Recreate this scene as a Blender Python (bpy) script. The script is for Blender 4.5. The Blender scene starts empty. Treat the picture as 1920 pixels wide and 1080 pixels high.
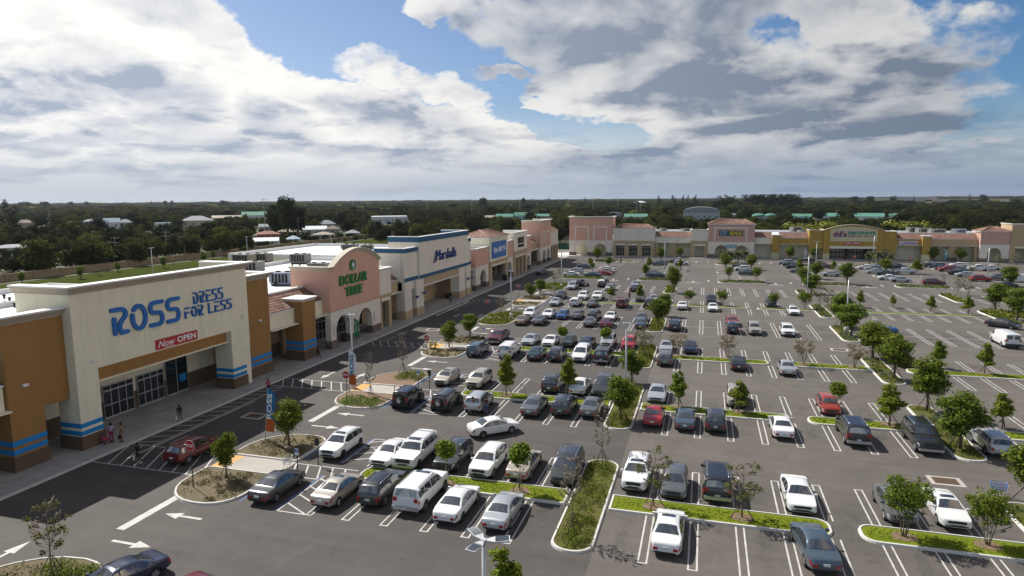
import bpy, bmesh, math, random
import numpy as np
from mathutils import Vector, Matrix
random.seed(7)
scene = bpy.context.scene
COL = scene.collection
R = math.radians

# ------------------------------------------------------------------ camera
CAM_H = 20.42
PITCH, ROLL, YAW, FPX = 0.13428, -0.007324, 0.285058, 1235.15
_cy, _sy, _cp, _sp = math.cos(YAW), math.sin(YAW), math.cos(PITCH), math.sin(PITCH)
_cr, _sr = math.cos(ROLL), math.sin(ROLL)
_R0 = Vector((_cy, _sy, 0)); _F0 = Vector((-_sy*_cp, _cy*_cp, -_sp)); _U0 = Vector((-_sy*_sp, _cy*_sp, _cp))
_RR = _R0*_cr + _U0*_sr            # camera right
_UU = _U0*_cr - _R0*_sr            # camera up
cam_d = bpy.data.cameras.new("camera"); cam = bpy.data.objects.new("camera", cam_d); COL.objects.link(cam)
m = Matrix.Identity(4)
for i in range(3):
    m[i][0] = _RR[i]; m[i][1] = _UU[i]; m[i][2] = -_F0[i]
m[2][3] = CAM_H
cam.matrix_world = m
cam_d.lens = 36*FPX/1920; cam_d.sensor_width = 36; cam_d.clip_start = 0.5; cam_d.clip_end = 40000
scene.camera = cam

def G(px, py, z=0.0):
    """survey helper: spot seen at (px,py) in the 1920x1080 photo, lying at height z -> world x,y"""
    d = _F0*FPX + _RR*(px-960) - _UU*(py-540)
    t = (z-CAM_H)/d.z
    return d.x*t, d.y*t

# ------------------------------------------------------------------ sun, sky, exposure
SUN_DIR = Vector((-0.80, 0.40, 1.02)).normalized()      # towards the sun
sun_d = bpy.data.lights.new("sun", 'SUN'); sun_d.energy = 4.9; sun_d.angle = R(0.5); sun_d.color = (1.0, 0.945, 0.865)
sun = bpy.data.objects.new("sun", sun_d); COL.objects.link(sun)
sun.rotation_euler = SUN_DIR.to_track_quat('Z', 'Y').to_euler(); sun.location = (0, 0, 60)
scene.view_settings.view_transform = 'Standard'; scene.view_settings.look = 'None'
scene.view_settings.exposure = 0.42; scene.view_settings.gamma = 1.0

world = bpy.data.worlds.new("World"); scene.world = world; world.use_nodes = True
nt = world.node_tree; N = nt.nodes; Lk = nt.links; N.clear()
def nd(t, **k):
    n = N.new(t)
    for a, b in k.items(): setattr(n, a, b)
    return n
def mth(op, a, b=None, c=None, clamp=False):
    n = nd('ShaderNodeMath', operation=op); n.use_clamp = clamp
    for i, v in enumerate((a, b, c)):
        if v is None: continue
        if isinstance(v, (int, float)): n.inputs[i].default_value = v
        else: Lk.new(v, n.inputs[i])
    return n.outputs[0]
def ramp01(v, a, b):
    n = nd('ShaderNodeMapRange', interpolation_type='SMOOTHSTEP')
    Lk.new(v, n.inputs[0]); n.inputs[1].default_value = a; n.inputs[2].default_value = b
    return n.outputs[0]
def mixc(f, a, b):
    n = nd('ShaderNodeMix', data_type='RGBA')
    if isinstance(f, (int, float)): n.inputs[0].default_value = f
    else: Lk.new(f, n.inputs[0])
    for i, v in ((6, a), (7, b)):
        if isinstance(v, tuple): n.inputs[i].default_value = (*v, 1)
        else: Lk.new(v, n.inputs[i])
    return n.outputs[2]
SKY_STR = 0.10
sky = nd('ShaderNodeTexSky', sky_type='NISHITA', sun_disc=False)
sky.sun_elevation = math.asin(SUN_DIR.z); sky.sun_rotation = math.atan2(SUN_DIR.x, SUN_DIR.y)
sky.air_density = 1.0; sky.dust_density = 0.6; sky.ozone_density = 2.2; sky.altitude = 0
tc = nd('ShaderNodeTexCoord')
# azimuth (degrees right of the view heading) and elevation of each sky direction
rot = nd('ShaderNodeVectorRotate', rotation_type='Z_AXIS'); Lk.new(tc.outputs['Generated'], rot.inputs['Vector']); rot.inputs['Angle'].default_value = -YAW
sep = nd('ShaderNodeSeparateXYZ'); Lk.new(rot.outputs[0], sep.inputs[0])
az = mth('MULTIPLY', mth('ARCTAN2', sep.outputs[0], sep.outputs[1]), 57.2958)
el = mth('MULTIPLY', mth('ARCSINE', sep.outputs[2]), 57.2958)
elp = mth('MULTIPLY', mth('LOGARITHM', mth('ADD', mth('MAXIMUM', el, -1.0), 4.5), 2.71828), 14.0)
def px2(px, py):      # cloud chart: where on the sky dome a cloud sits
    d = (_F0*FPX + _RR*(px-960) - _UU*(py-540)).normalized()
    x = d.x*_cy + d.y*_sy; y = -d.x*_sy + d.y*_cy
    return math.degrees(math.atan2(x, y)), math.degrees(math.asin(d.z))
# noise that warps the chart so cloud edges billow
cmb = nd('ShaderNodeCombineXYZ'); Lk.new(mth('MULTIPLY', az, 0.05), cmb.inputs[0]); Lk.new(mth('MULTIPLY', elp, 0.085), cmb.inputs[1])
def noise(scale, detail, rough=0.55, off=0.0, vec=None, dist=0.0):
    n = nd('ShaderNodeTexNoise'); n.noise_dimensions = '3D'
    mp = nd('ShaderNodeMapping'); mp.inputs['Location'].default_value = (off, off*0.7, off*0.3)
    Lk.new(vec or cmb.outputs[0], mp.inputs['Vector']); Lk.new(mp.outputs[0], n.inputs['Vector'])
    n.inputs['Scale'].default_value = scale; n.inputs['Detail'].default_value = detail; n.inputs['Roughness'].default_value = rough
    n.inputs['Distortion'].default_value = dist
    return n.outputs['Fac']
big = noise(2.2, 6, 0.58, 3.1, dist=0.3); big2 = noise(2.4, 5, 0.60, 11.7); fine = noise(5.2, 8, 0.60, 5.3)
waz = mth('ADD', az, mth('MULTIPLY', mth('SUBTRACT', big, 0.5), 9.0))
wel = mth('ADD', el, mth('MULTIPLY', mth('SUBTRACT', big2, 0.5), 7.0))
wv = nd('ShaderNodeCombineXYZ'); Lk.new(waz, wv.inputs[0]); Lk.new(wel, wv.inputs[1])
def blob(px, py, rx, ry, tilt=0.0, s=1.0, soft=0.62):
    a, e = px2(px, py); k = 57.2958/FPX
    mp = nd('ShaderNodeMapping', vector_type='TEXTURE'); mp.inputs['Location'].default_value = (a, e, 0)
    mp.inputs['Rotation'].default_value = (0, 0, R(tilt)); mp.inputs['Scale'].default_value = (rx*k, ry*k, 1)
    Lk.new(wv.outputs[0], mp.inputs['Vector'])
    g = nd('ShaderNodeTexGradient', gradient_type='SPHERICAL'); Lk.new(mp.outputs[0], g.inputs[0])
    o = ramp01(g.outputs['Fac'], 0.0, soft)
    return mth('MULTIPLY', o, s)
def total(lst):
    t = lst[0]
    for q in lst[1:]: t = mth('MAXIMUM', t, q)
    return t
cover = total([blob(*b) for b in [
    (90, 60, 440, 170, -18), (330, 50, 220, 110, -12), (60, 260, 620, 190, -10), (420, 220, 420, 120, -14), (640, 215, 330, 120, -12),
    (760, 145, 260, 42, -14), (920, 143, 110, 26, 0), (840, 5, 120, 40, 0), (820, 275, 520, 120, -6), (500, 330, 900, 130, 0),
    (1180, 40, 420, 150, 0), (1150, 120, 330, 130, -14), (1330, 165, 430, 150, -8), (1600, 170, 420, 170, 0), (1780, 100, 210, 100, 20), (1640, 30, 210, 80, -10),
    (1500, 265, 620, 110, 0), (1400, 345, 900, 95, 0), (1110, 190, 230, 70, -15), (1000, 300, 300, 90, -5), (1850, 330, 260, 70, 0), (-500, 150, 500, 300, 0), (2500, 260, 400, 200, 0)]])
clear = total([blob(*b) for b in [(700, 70, 430, 110, -12), (1090, 240, 260, 52, -14), (1880, 60, 210, 190, 0), (1480, 85, 170, 44, -28, 0.62), (1900, 240, 160, 150, 0)]])
dark = total([blob(*b, **({'s': 1.0} if len(b) < 6 else {}), soft=0.85) for b in [
    (1190, 40, 560, 150, 4), (1330, 160, 330, 80, -4), (1430, 195, 380, 66, -4), (1560, 235, 330, 50, 2), (1700, 180, 220, 120, 0, 0.65), (30, 178, 190, 50, 0, 0.8), (290, 195, 190, 62, -18, 0.8),
    (735, 215, 190, 58, -14, 0.85), (480, 270, 420, 30, -3, 0.6), (300, 22, 180, 45, -6, 0.5), (770, 285, 150, 20, 0, 0.7), (120, 262, 300, 20, 0, 0.6), (140, 315, 420, 22, 0, 0.5), (1250, 300, 480, 40, 0, 0.5), (510, 225, 90, 45, -10, 0.7), (1700, 285, 260, 26, 0, 0.6)]])
dens = mth('ADD', mth('SUBTRACT', mth('MULTIPLY', cover, 1.15), mth('MULTIPLY', clear, 0.62)), mth('MULTIPLY', mth('SUBTRACT', fine, 0.5), 1.05))
overhead = ramp01(el, 24.0, 34.0)
behind = mth('MAXIMUM', ramp01(az, 48.0, 72.0), ramp01(mth('MULTIPLY', az, -1.0), 80.0, 110.0))      # unseen sky beside and behind the viewer, cloud added to light the facades
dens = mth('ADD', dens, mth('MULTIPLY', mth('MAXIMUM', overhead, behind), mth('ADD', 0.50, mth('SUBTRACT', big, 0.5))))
alpha = ramp01(dens, 0.36, 0.66)
lowband = ramp01(el, 8.0, 1.0)
alpha = mth('MAXIMUM', alpha, mth('MULTIPLY', lowband, 0.9))
bright = ramp01(az, 44.0, -36.0)      # the sunward side of the sky is brighter
# relief: billows brighten towards the sun and dull away from it
pv = nd('ShaderNodeCombineXYZ'); Lk.new(mth('MULTIPLY', az, 0.05), pv.inputs[0]); Lk.new(mth('MULTIPLY', elp, 0.10), pv.inputs[1])
po = nd('ShaderNodeVectorMath', operation='ADD'); Lk.new(pv.outputs[0], po.inputs[0]); po.inputs[1].default_value = (-0.05, 0.11, 0)
r1 = noise(2.3, 8, 0.56, 21.3, vec=pv.outputs[0], dist=0.25); r2 = noise(2.3, 3, 0.5, 21.3, vec=po.outputs[0], dist=0.25)
relief = mth('SUBTRACT', r2, r1)
edge = ramp01(dens, 0.36, 0.95)
shade = mth('MULTIPLY', dark, mth('ADD', 0.95, mth('MULTIPLY', relief, 2.6)), clamp=True)
soft = mth('MULTIPLY', ramp01(relief, 0.0, 0.22), mth('MULTIPLY', edge, mth('SUBTRACT', 0.62, mth('MULTIPLY', bright, 0.30))))
shade = mth('ADD', shade, soft, clamp=True)
lv = nd('ShaderNodeCombineXYZ'); Lk.new(mth('MULTIPLY', az, 0.085), lv.inputs[0]); Lk.new(mth('MULTIPLY', elp, 0.24), lv.inputs[1])
low = noise(2.0, 7, 0.56, 40.2, vec=lv.outputs[0], dist=0.3)
band = mth('MULTIPLY', ramp01(el, 1.2, 4.0), ramp01(el, 17.0, 8.0))
shade = mth('ADD', shade, mth('MULTIPLY', mth('MULTIPLY', ramp01(low, 0.50, 0.66), band), 0.45), clamp=True)
lit = mixc(bright, (4.9, 5.05, 5.3), (7.8, 7.85, 7.9))
grey = mixc(bright, (1.15, 1.5, 2.15), (3.1, 3.65, 4.75))
ccol = mixc(shade, lit, grey)
hcol = mixc(bright, (0.85, 1.6, 2.9), (3.1, 3.7, 4.6))
ccol = mixc(mth('MULTIPLY', ramp01(el, 6.0, 0.0), 0.8), ccol, hcol)
blue = nd('ShaderNodeMix', data_type='RGBA', blend_type='MULTIPLY'); blue.inputs[0].default_value = 1.0
Lk.new(sky.outputs[0], blue.inputs[6]); Lk.new(mixc(bright, (0.34, 0.50, 0.66), (0.74, 0.72, 0.76)), blue.inputs[7])
overhead_dim = nd('ShaderNodeVectorMath', operation='SCALE'); Lk.new(ccol, overhead_dim.inputs[0]); Lk.new(mth('ADD', 1.0, mth('MULTIPLY', overhead, -0.55)), overhead_dim.inputs['Scale'])  # unseen clouds overhead dimmed to hold down the ambient light
warm = nd('ShaderNodeVectorMath', operation='MULTIPLY'); Lk.new(overhead_dim.outputs[0], warm.inputs[0]); back = mth('MAXIMUM', ramp01(az, 105.0, 150.0), ramp01(mth('MULTIPLY', az, -1.0), 80.0, 110.0)); Lk.new(mixc(behind, (1.03, 1.0, .955), mixc(back, (3.1, 2.4, 1.82), (.85, .95, 1.0))), warm.inputs[1])  # unseen sky on the right brightened and warmed to lift the shaded facades
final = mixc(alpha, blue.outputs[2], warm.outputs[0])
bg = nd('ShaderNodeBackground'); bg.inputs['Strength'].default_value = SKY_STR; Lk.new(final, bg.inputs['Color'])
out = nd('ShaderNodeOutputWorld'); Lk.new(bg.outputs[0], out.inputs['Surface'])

# ------------------------------------------------------------------ small helpers
def tag(o, label=None, cat=None, group=None, kind=None):
    if label: o['label'] = label
    if cat: o['category'] = cat
    if group: o['group'] = group
    if kind: o['kind'] = kind
    return o
def empty(name, loc=(0, 0, 0), rz=0.0):
    o = bpy.data.objects.new(name, None); COL.objects.link(o); o.location = loc; o.rotation_euler = (0, 0, rz); o.empty_display_size = 0.3
    return o
def copy_tree(o, parent=None):
    c = o.copy(); COL.objects.link(c); c.parent = parent
    for ch in o.children: copy_tree(ch, c)
    return c

class MB:
    """collects faces for one mesh object; f maps local (u,v,z) to object space"""
    def __init__(s, f=None): s.v = []; s.F = []; s.mi = []; s.f = f; s.sm = []
    def add(s, vs, fs, mi=0, smooth=False):
        b = len(s.v)
        s.v += [tuple(s.f(*p)) if s.f else tuple(p) for p in vs]
        for q in fs: s.F.append([b+i for i in q]); s.mi.append(mi); s.sm.append(smooth)
        return s
    def box(s, a0, a1, b0, b1, c0, c1, mi=0):
        return s.add([(a0,b0,c0),(a1,b0,c0),(a1,b1,c0),(a0,b1,c0),(a0,b0,c1),(a1,b0,c1),(a1,b1,c1),(a0,b1,c1)],
                     [(0,3,2,1),(4,5,6,7),(0,1,5,4),(1,2,6,5),(2,3,7,6),(3,0,4,7)], mi)
    def hexa(s, p, mi=0):
        return s.add(p, [(0,3,2,1),(4,5,6,7),(0,1,5,4),(1,2,6,5),(2,3,7,6),(3,0,4,7)], mi)
    def frus(s, a0, a1, b0, b1, c0, c1, d, mi=0, da=None):
        """box whose top is wider by d on the sides"""
        return s.hexa([(a0,b0,c0),(a1,b0,c0),(a1,b1,c0),(a0,b1,c0),(a0-d,b0-d,c1),(a1+d,b0-d,c1),(a1+d,b1+d,c1),(a0-d,b1+d,c1)], mi)
    def tube(s, pts, rad, n=8, mi=0, caps=True, sq=None, smooth=True):
        """tube along pts; rad number or list; sq=(axis, factor) squashes"""
        P = [Vector(p) for p in pts]; k = len(P); rs = rad if isinstance(rad, (list, tuple)) else [rad]*k
        vs = []; up = None
        for i in range(k):
            d = (P[min(i+1, k-1)]-P[max(i-1, 0)]).normalized()
            if up is None:
                up = Vector((0, 0, 1)) if abs(d.z) < 0.9 else Vector((1, 0, 0))
            a = d.cross(up).normalized(); b = a.cross(d).normalized(); up = b
            for j in range(n):
                t = 2*math.pi*j/n
                o = a*math.cos(t)*rs[i] + b*math.sin(t)*rs[i]
                if sq is not None: o[sq[0]] *= sq[1]
                vs.append(P[i]+o)
        fs = [(i*n+j, i*n+(j+1) % n, (i+1)*n+(j+1) % n, (i+1)*n+j) for i in range(k-1) for j in range(n)]
        if caps: fs += [tuple(range(n-1, -1, -1)), tuple((k-1)*n+j for j in range(n))]
        return s.add([tuple(v) for v in vs], fs, mi, smooth)
    def lathe(s, prof, n=16, c=(0, 0, 0), axis=2, mi=0, smooth=True):
        """prof: (r, h) list about an axis"""
        vs = []
        for r, h in prof:
            for j in range(n):
                t = 2*math.pi*j/n; p = [r*math.cos(t), r*math.sin(t), h]
                if axis == 0: p = [p[2], p[0], p[1]]
                if axis == 1: p = [p[1], p[2], p[0]]
                vs.append((p[0]+c[0], p[1]+c[1], p[2]+c[2]))
        k = len(prof)
        fs = [(i*n+j, i*n+(j+1) % n, (i+1)*n+(j+1) % n, (i+1)*n+j) for i in range(k-1) for j in range(n)]
        fs += [tuple(range(n-1, -1, -1)), tuple((k-1)*n+j for j in range(n))]
        return s.add(vs, fs, mi, smooth)
    def prism(s, poly, z0, z1, mi=0, mit=None):
        n = len(poly)
        vs = [(x, y, z0) for x, y in poly]+[(x, y, z1) for x, y in poly]
        s.add(vs, [(i, (i+1) % n, n+(i+1) % n, n+i) for i in range(n)], mi)
        s.add([(x, y, z1) for x, y in poly], [tuple(range(n))], mi if mit is None else mit)
        s.add([(x, y, z0) for x, y in poly], [tuple(range(n-1, -1, -1))], mi)
        return s
    def mesh(s, name, mats, recalc=True):
        me = bpy.data.meshes.new(name); me.from_pydata(s.v, [], s.F)
        me.polygons.foreach_set('material_index', s.mi); me.polygons.foreach_set('use_smooth', s.sm)
        for mt in (mats if isinstance(mats, (list, tuple)) else [mats]): me.materials.append(mt)
        if recalc:
            b = bmesh.new(); b.from_mesh(me); bmesh.ops.recalc_face_normals(b, faces=b.faces); b.to_mesh(me); b.free()
        me.update()
        return me
    def build(s, name, mats, parent=None, recalc=True, loc=None):
        o = bpy.data.objects.new(name, s.mesh(name, mats, recalc)); COL.objects.link(o); o.parent = parent
        if loc: o.location = loc
        return o

def mat(name, col, rough=0.7, metal=0.0, vary=0.0, vscale=1.0, bump=0.0, bscale=20.0, spec=0.5, coat=0.0, col2=None, detail=5, emit=None, island=0.0, trans=0.0, streak=0.0, ior=None, objrand=0.0):
    mt = bpy.data.materials.new(name); mt.use_nodes = True
    n = mt.node_tree.nodes; l = mt.node_tree.links; b = n['Principled BSDF']
    b.inputs['Roughness'].default_value = rough; b.inputs['Metallic'].default_value = metal
    b.inputs['Specular IOR Level'].default_value = spec
    if coat: b.inputs['Coat Weight'].default_value = coat; b.inputs['Coat Roughness'].default_value = 0.05
    base = None
    if vary or col2:
        tcn = n.new('ShaderNodeTexCoord'); nz = n.new('ShaderNodeTexNoise'); l.new(tcn.outputs['Object'], nz.inputs['Vector'])
        nz.inputs['Scale'].default_value = vscale; nz.inputs['Detail'].default_value = detail; nz.inputs['Roughness'].default_value = 0.6
        rp = n.new('ShaderNodeMapRange'); l.new(nz.outputs['Fac'], rp.inputs[0]); rp.inputs[1].default_value = 0.3; rp.inputs[2].default_value = 0.7
        mx = n.new('ShaderNodeMix'); mx.data_type = 'RGBA'; l.new(rp.outputs[0], mx.inputs[0])
        c2 = col2 or tuple(min(1, c*(1+vary)) for c in col); c1 = tuple(c*(1-vary) for c in col) if not col2 else col
        mx.inputs[6].default_value = (*c1, 1); mx.inputs[7].default_value = (*c2, 1)
        base = mx.outputs[2]
    if island or objrand:
        if island: g = n.new('ShaderNodeNewGeometry'); src = g.outputs['Random Per Island']; amt = island
        else: g = n.new('ShaderNodeObjectInfo'); src = g.outputs['Random']; amt = objrand
        rp = n.new('ShaderNodeMapRange'); l.new(src, rp.inputs[0]); rp.inputs[3].default_value = 1-amt; rp.inputs[4].default_value = 1+amt
        hs = n.new('ShaderNodeHueSaturation'); l.new(rp.outputs[0], hs.inputs['Value'])
        if base: l.new(base, hs.inputs['Color'])
        else: hs.inputs['Color'].default_value = (*col, 1)
        if island:
            oi = n.new('ShaderNodeObjectInfo'); r2 = n.new('ShaderNodeMapRange'); l.new(oi.outputs['Random'], r2.inputs[0]); r2.inputs[3].default_value = 0.485; r2.inputs[4].default_value = 0.512
            l.new(r2.outputs[0], hs.inputs['Hue'])
        base = hs.outputs[0]
    if streak and base:
        tcn = n.new('ShaderNodeTexCoord'); mp = n.new('ShaderNodeMapping'); mp.inputs['Scale'].default_value = (1.6, 1.6, .14); l.new(tcn.outputs['Object'], mp.inputs[0])
        nz = n.new('ShaderNodeTexNoise'); l.new(mp.outputs[0], nz.inputs['Vector']); nz.inputs['Scale'].default_value = 1.0; nz.inputs['Detail'].default_value = 7; nz.inputs['Roughness'].default_value = .7
        rp = n.new('ShaderNodeMapRange'); l.new(nz.outputs['Fac'], rp.inputs[0]); rp.inputs[1].default_value = .35; rp.inputs[2].default_value = .7; rp.inputs[3].default_value = 1.0; rp.inputs[4].default_value = 1-streak
        vs = n.new('ShaderNodeVectorMath'); vs.operation = 'SCALE'; l.new(base, vs.inputs[0]); l.new(rp.outputs[0], vs.inputs['Scale']); base = vs.outputs[0]
    if ior: b.inputs['IOR'].default_value = ior
    if base: l.new(base, b.inputs['Base Color'])
    else: b.inputs['Base Color'].default_value = (*col, 1)
    if bump:
        tcn = n.new('ShaderNodeTexCoord'); nz = n.new('ShaderNodeTexNoise'); l.new(tcn.outputs['Object'], nz.inputs['Vector']); nz.inputs['Scale'].default_value = bscale; nz.inputs['Detail'].default_value = 4
        bp = n.new('ShaderNodeBump'); bp.inputs['Strength'].default_value = bump; bp.inputs['Distance'].default_value = 0.05
        l.new(nz.outputs['Fac'], bp.inputs['Height']); l.new(bp.outputs[0], b.inputs['Normal'])
    if emit:
        b.inputs['Emission Color'].default_value = (*emit[0], 1); b.inputs['Emission Strength'].default_value = emit[1]
    if trans:
        o = n['Material Output']; tr = n.new('ShaderNodeBsdfTranslucent'); ms = n.new('ShaderNodeMixShader'); ms.inputs[0].default_value = trans
        if base: l.new(base, tr.inputs[0])
        else: tr.inputs[0].default_value = (*col, 1)
        l.new(b.outputs[0], ms.inputs[1]); l.new(tr.outputs[0], ms.inputs[2]); l.new(ms.outputs[0], o.inputs[0])
    return mt

# ------------------------------------------------------------------ materials
M = {}
M['asphalt'] = mat('asphalt', (.05, .05, .05), .85)
M['cream'] = mat('cream_stucco', (.79, .74, .565), .9, vary=.05, vscale=.6, bump=.15, bscale=30, streak=.13)
M['white_stucco'] = mat('white_stucco', (.76, .69, .585), .9, vary=.05, vscale=.5, bump=.15, bscale=30, streak=.13)
M['brown'] = mat('ochre_brown_stucco', (.31, .165, .050), .9, vary=.06, vscale=.5, bump=.15, bscale=30, streak=.13)
M['dbrown'] = mat('dark_brown_stucco', (.125, .082, .05), .9, vary=.08, vscale=.8, bump=.15, bscale=30, streak=.13)
M['tan'] = mat('tan_stucco', (.47, .35, .21), .9, vary=.06, vscale=.6, bump=.15, bscale=30, streak=.13)
M['pink'] = mat('salmon_pink_stucco', (.66, .385, .29), .9, vary=.05, vscale=.5, bump=.15, bscale=30, streak=.13)
M['rose'] = mat('rose_pink_stucco', (.56, .34, .28), .9, vary=.05, vscale=.5, bump=.15, bscale=30, streak=.13)
M['ochre'] = mat('golden_yellow_stucco', (.42, .265, .055), .9, vary=.05, vscale=.5, bump=.15, bscale=30, streak=.13)
M['lcream'] = mat('pale_yellow_stucco', (.56, .50, .32), .9, vary=.05, vscale=.5)
M['stripe'] = mat('bright_blue_paint', (.005, .20, .50), .8, vary=.05, vscale=2)
M['navy'] = mat('teal_blue_paint', (.012, .085, .17), .7, vary=.06, vscale=2)
M['trim'] = mat('white_cap_membrane', (.72, .72, .70), .7, vary=.04, vscale=.8)
M['corn'] = mat('taupe_cornice', (.40, .345, .275), .85, vary=.05, vscale=1)
M['roof'] = mat('white_roof_membrane', (.68, .70, .72), .6, vary=.07, vscale=.25)
M['stone'] = None
M['frame'] = mat('aluminium_frame', (.42, .44, .46), .45, .5)
M['dglass'] = mat('dark_shop_glass', (.012, .016, .02), .06, spec=.9)
M['dark'] = mat('dark_interior', (.02, .018, .016), .9)
M['concrete'] = mat('pale_concrete', (.36, .34, .31), .9, vary=.12, vscale=.45, bump=.1, bscale=12)
M['kerb'] = mat('kerb_concrete', (.52, .51, .48), .85, vary=.12, vscale=1.3, bump=.1, bscale=14)
M['paint'] = mat('road_paint_white', (.56, .55, .53), .75, col2=(.34, .335, .32), vscale=1.6, detail=8)
M['bluepaint'] = mat('road_paint_blue', (.05, .12, .30), .75, vary=.2, vscale=3)
M['tactile'] = mat('tactile_ochre', (.52, .30, .10), .8, vary=.1, vscale=4)
M['grass'] = mat('lawn_grass', (.110, .145, .009), .95, col2=(.145, .175, .014), vscale=.9, bump=.5, bscale=14, detail=9, spec=.12)
M['dryg'] = mat('dry_ground_cover', (.10, .085, .035), .95, col2=(.085, .10, .018), vscale=1.2, bump=.5, bscale=10, detail=9, spec=.12)
M['mulch'] = mat('bark_mulch', (.14, .085, .05), .95, col2=(.22, .16, .11), vscale=7, bump=.6, bscale=22, detail=9)
M['soil'] = mat('sandy_soil', (.15, .115, .075), .95, col2=(.085, .075, .028), vscale=1.7, bump=.4, bscale=14, detail=9)
M['bark'] = mat('tree_bark', (.13, .10, .075), .9, vary=.25, vscale=6)
M['bark2'] = mat('pale_bark', (.155, .125, .095), .9, vary=.2, vscale=6)
M['leafA'] = mat('leaf_mid_green', (.120, .168, .018), .6, island=.55, trans=.35, vary=.25, vscale=.8, spec=.12)
M['leafB'] = mat('leaf_bright_green', (.165, .215, .022), .6, island=.5, trans=.4, vary=.25, vscale=.8, spec=.12)
M['leafC'] = mat('leaf_dark_green', (.026, .045, .012), .6, island=.55, trans=.25, vary=.3, vscale=.6, spec=.12)
M['leafD'] = mat('leaf_olive_tan', (.18, .16, .085), .7, island=.4, trans=.3, vary=.2, vscale=1, spec=.12)
M['leafE'] = mat('leaf_sparse_green', (.12, .13, .04), .7, island=.5, trans=.35, vary=.3, vscale=1, spec=.12)
M['leafP'] = mat('palm_frond', (.07, .085, .03), .6, island=.4, trans=.25, vary=.2, vscale=1, spec=.12)
M['shrub'] = mat('shrub_leaf', (.14, .165, .022), .7, island=.5, trans=.3, vary=.3, vscale=1, spec=.12)
M['shrubs'] = mat('silvery_shrub_leaf', (.13, .16, .12), .7, island=.4, trans=.3, vary=.2, vscale=1, spec=.12)
M['tyre'] = mat('tyre_rubber', (.018, .018, .018), .85)
M['rim'] = mat('alloy_rim', (.55, .56, .58), .35, .1)
M['rimd'] = mat('alloy_rim_inner', (.20, .205, .21), .4, .1)
M['well'] = mat('wheel_well', (.008, .008, .008), .95)
M['plastic'] = mat('black_plastic', (.02, .02, .021), .55)
M['chrome'] = mat('chrome', (.45, .46, .48), .25, .6)
M['glass'] = mat('car_glass', (.030, .036, .040), .04, spec=1.0, ior=1.9)
M['hlamp'] = mat('headlight_lens', (.55, .57, .6), .12, .3, spec=.9)
M['tlamp'] = mat('taillight_lens', (.30, .012, .012), .15, spec=.8)
M['plate'] = mat('licence_plate', (.55, .58, .60), .5)
M['galv'] = mat('painted_steel_pole', (.50, .52, .53), .45, .3, vary=.06, vscale=3)
M['stopred'] = mat('stop_red', (.42, .015, .02), .4)
M['white'] = mat('sign_white', (.75, .75, .75), .5)
M['signblue'] = mat('sign_blue', (.01, .13, .42), .4)
M['dgreen'] = mat('letter_green', (.012, .17, .035), .4)
M['skinA'] = mat('skin_dark', (.14, .07, .045), .6)
M['skinB'] = mat('skin_tan', (.33, .19, .12), .6)

PAINT = {}
def paint(nm, col, metal=.0, rough=.32):
    if nm not in PAINT:
        PAINT[nm] = mat('car_paint_'+nm.replace(' ', '_'), col, rough, metal, coat=.8, vary=.03, vscale=2)
    return PAINT[nm]
for nm, c, me_ in [('white', (.66, .67, .67), 0), ('silver', (.44, .46, .48), .45), ('grey', (.13, .135, .14), .4), ('dark grey', (.045, .048, .052), .35), ('black', (.010, .010, .012), .0),
                   ('beige', (.40, .36, .29), .35), ('champagne', (.42, .385, .335), .4), ('red', (.33, .014, .018), .1), ('dark red', (.115, .010, .016), .2), ('maroon', (.10, .018, .03), .3),
                   ('blue', (.015, .075, .24), .2), ('navy', (.012, .022, .055), .25), ('slate blue', (.07, .10, .135), .35), ('dark green', (.02, .042, .042), .3), ('gold', (.26, .19, .13), .35), ('orange red', (.30, .035, .02), .2)]:
    paint(nm, c, me_)
world.cycles.sampling_method = 'NONE'
# ------------------------------------------------------------------ ground and paving
def sheet(name, poly, z, mt, kind='structure', parent=None, label=None):
    b = MB(); b.add([(x, y, z) for x, y in poly], [tuple(range(len(poly)))])
    o = b.build(name, mt, parent, recalc=False)
    if o.data.polygons[0].normal.z < 0: o.data.flip_normals()
    if kind: o['kind'] = kind
    return o
def rect(x0, y0, x1, y1): return [(x0, y0), (x1, y0), (x1, y1), (x0, y1)]

gm = mat('far_ground', (.035, .05, .02), .95, col2=(.075, .085, .04), vscale=.012, detail=10)
sheet('ground', rect(-9000, -3000, 9000, 16000), -0.06, gm)
# lawn behind the stores
lawn = mat('rear_lawn', (.030, .043, .005), .95, spec=.02, col2=(.052, .062, .010), vscale=.05, bump=.3, bscale=3, detail=10)
sheet('lawn', rect(-170, 20, -99, 340), -0.03, lawn)
sheet('service_road', rect(-99, 20, -88.6, 300), -0.02, mat('service_road', (.16, .15, .135), .9, vary=.2, vscale=.3))

# asphalt: sealed newer surface left of the first line of islands, greyer in the middle
am = bpy.data.materials.new('lot_asphalt'); am.use_nodes = True
n = am.node_tree.nodes; l = am.node_tree.links; b = n['Principled BSDF']; b.inputs['Roughness'].default_value = .8; b.inputs['Specular IOR Level'].default_value = .35
tcn = n.new('ShaderNodeTexCoord')
def anoise(scale, detail, sx=1, sy=1, rough=.6, dist=0):
    mp = n.new('ShaderNodeMapping'); mp.inputs['Scale'].default_value = (sx, sy, 1); l.new(tcn.outputs['Object'], mp.inputs[0])
    z = n.new('ShaderNodeTexNoise'); l.new(mp.outputs[0], z.inputs['Vector']); z.inputs['Scale'].default_value = scale; z.inputs['Detail'].default_value = detail; z.inputs['Roughness'].default_value = rough; z.inputs['Distortion'].default_value = dist
    return z.outputs['Fac']
def amap(v, a, b_, c, d):
    r_ = n.new('ShaderNodeMapRange'); l.new(v, r_.inputs[0])
    for i, q in enumerate((a, b_, c, d)): r_.inputs[i+1].default_value = q
    return r_.outputs[0]
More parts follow.
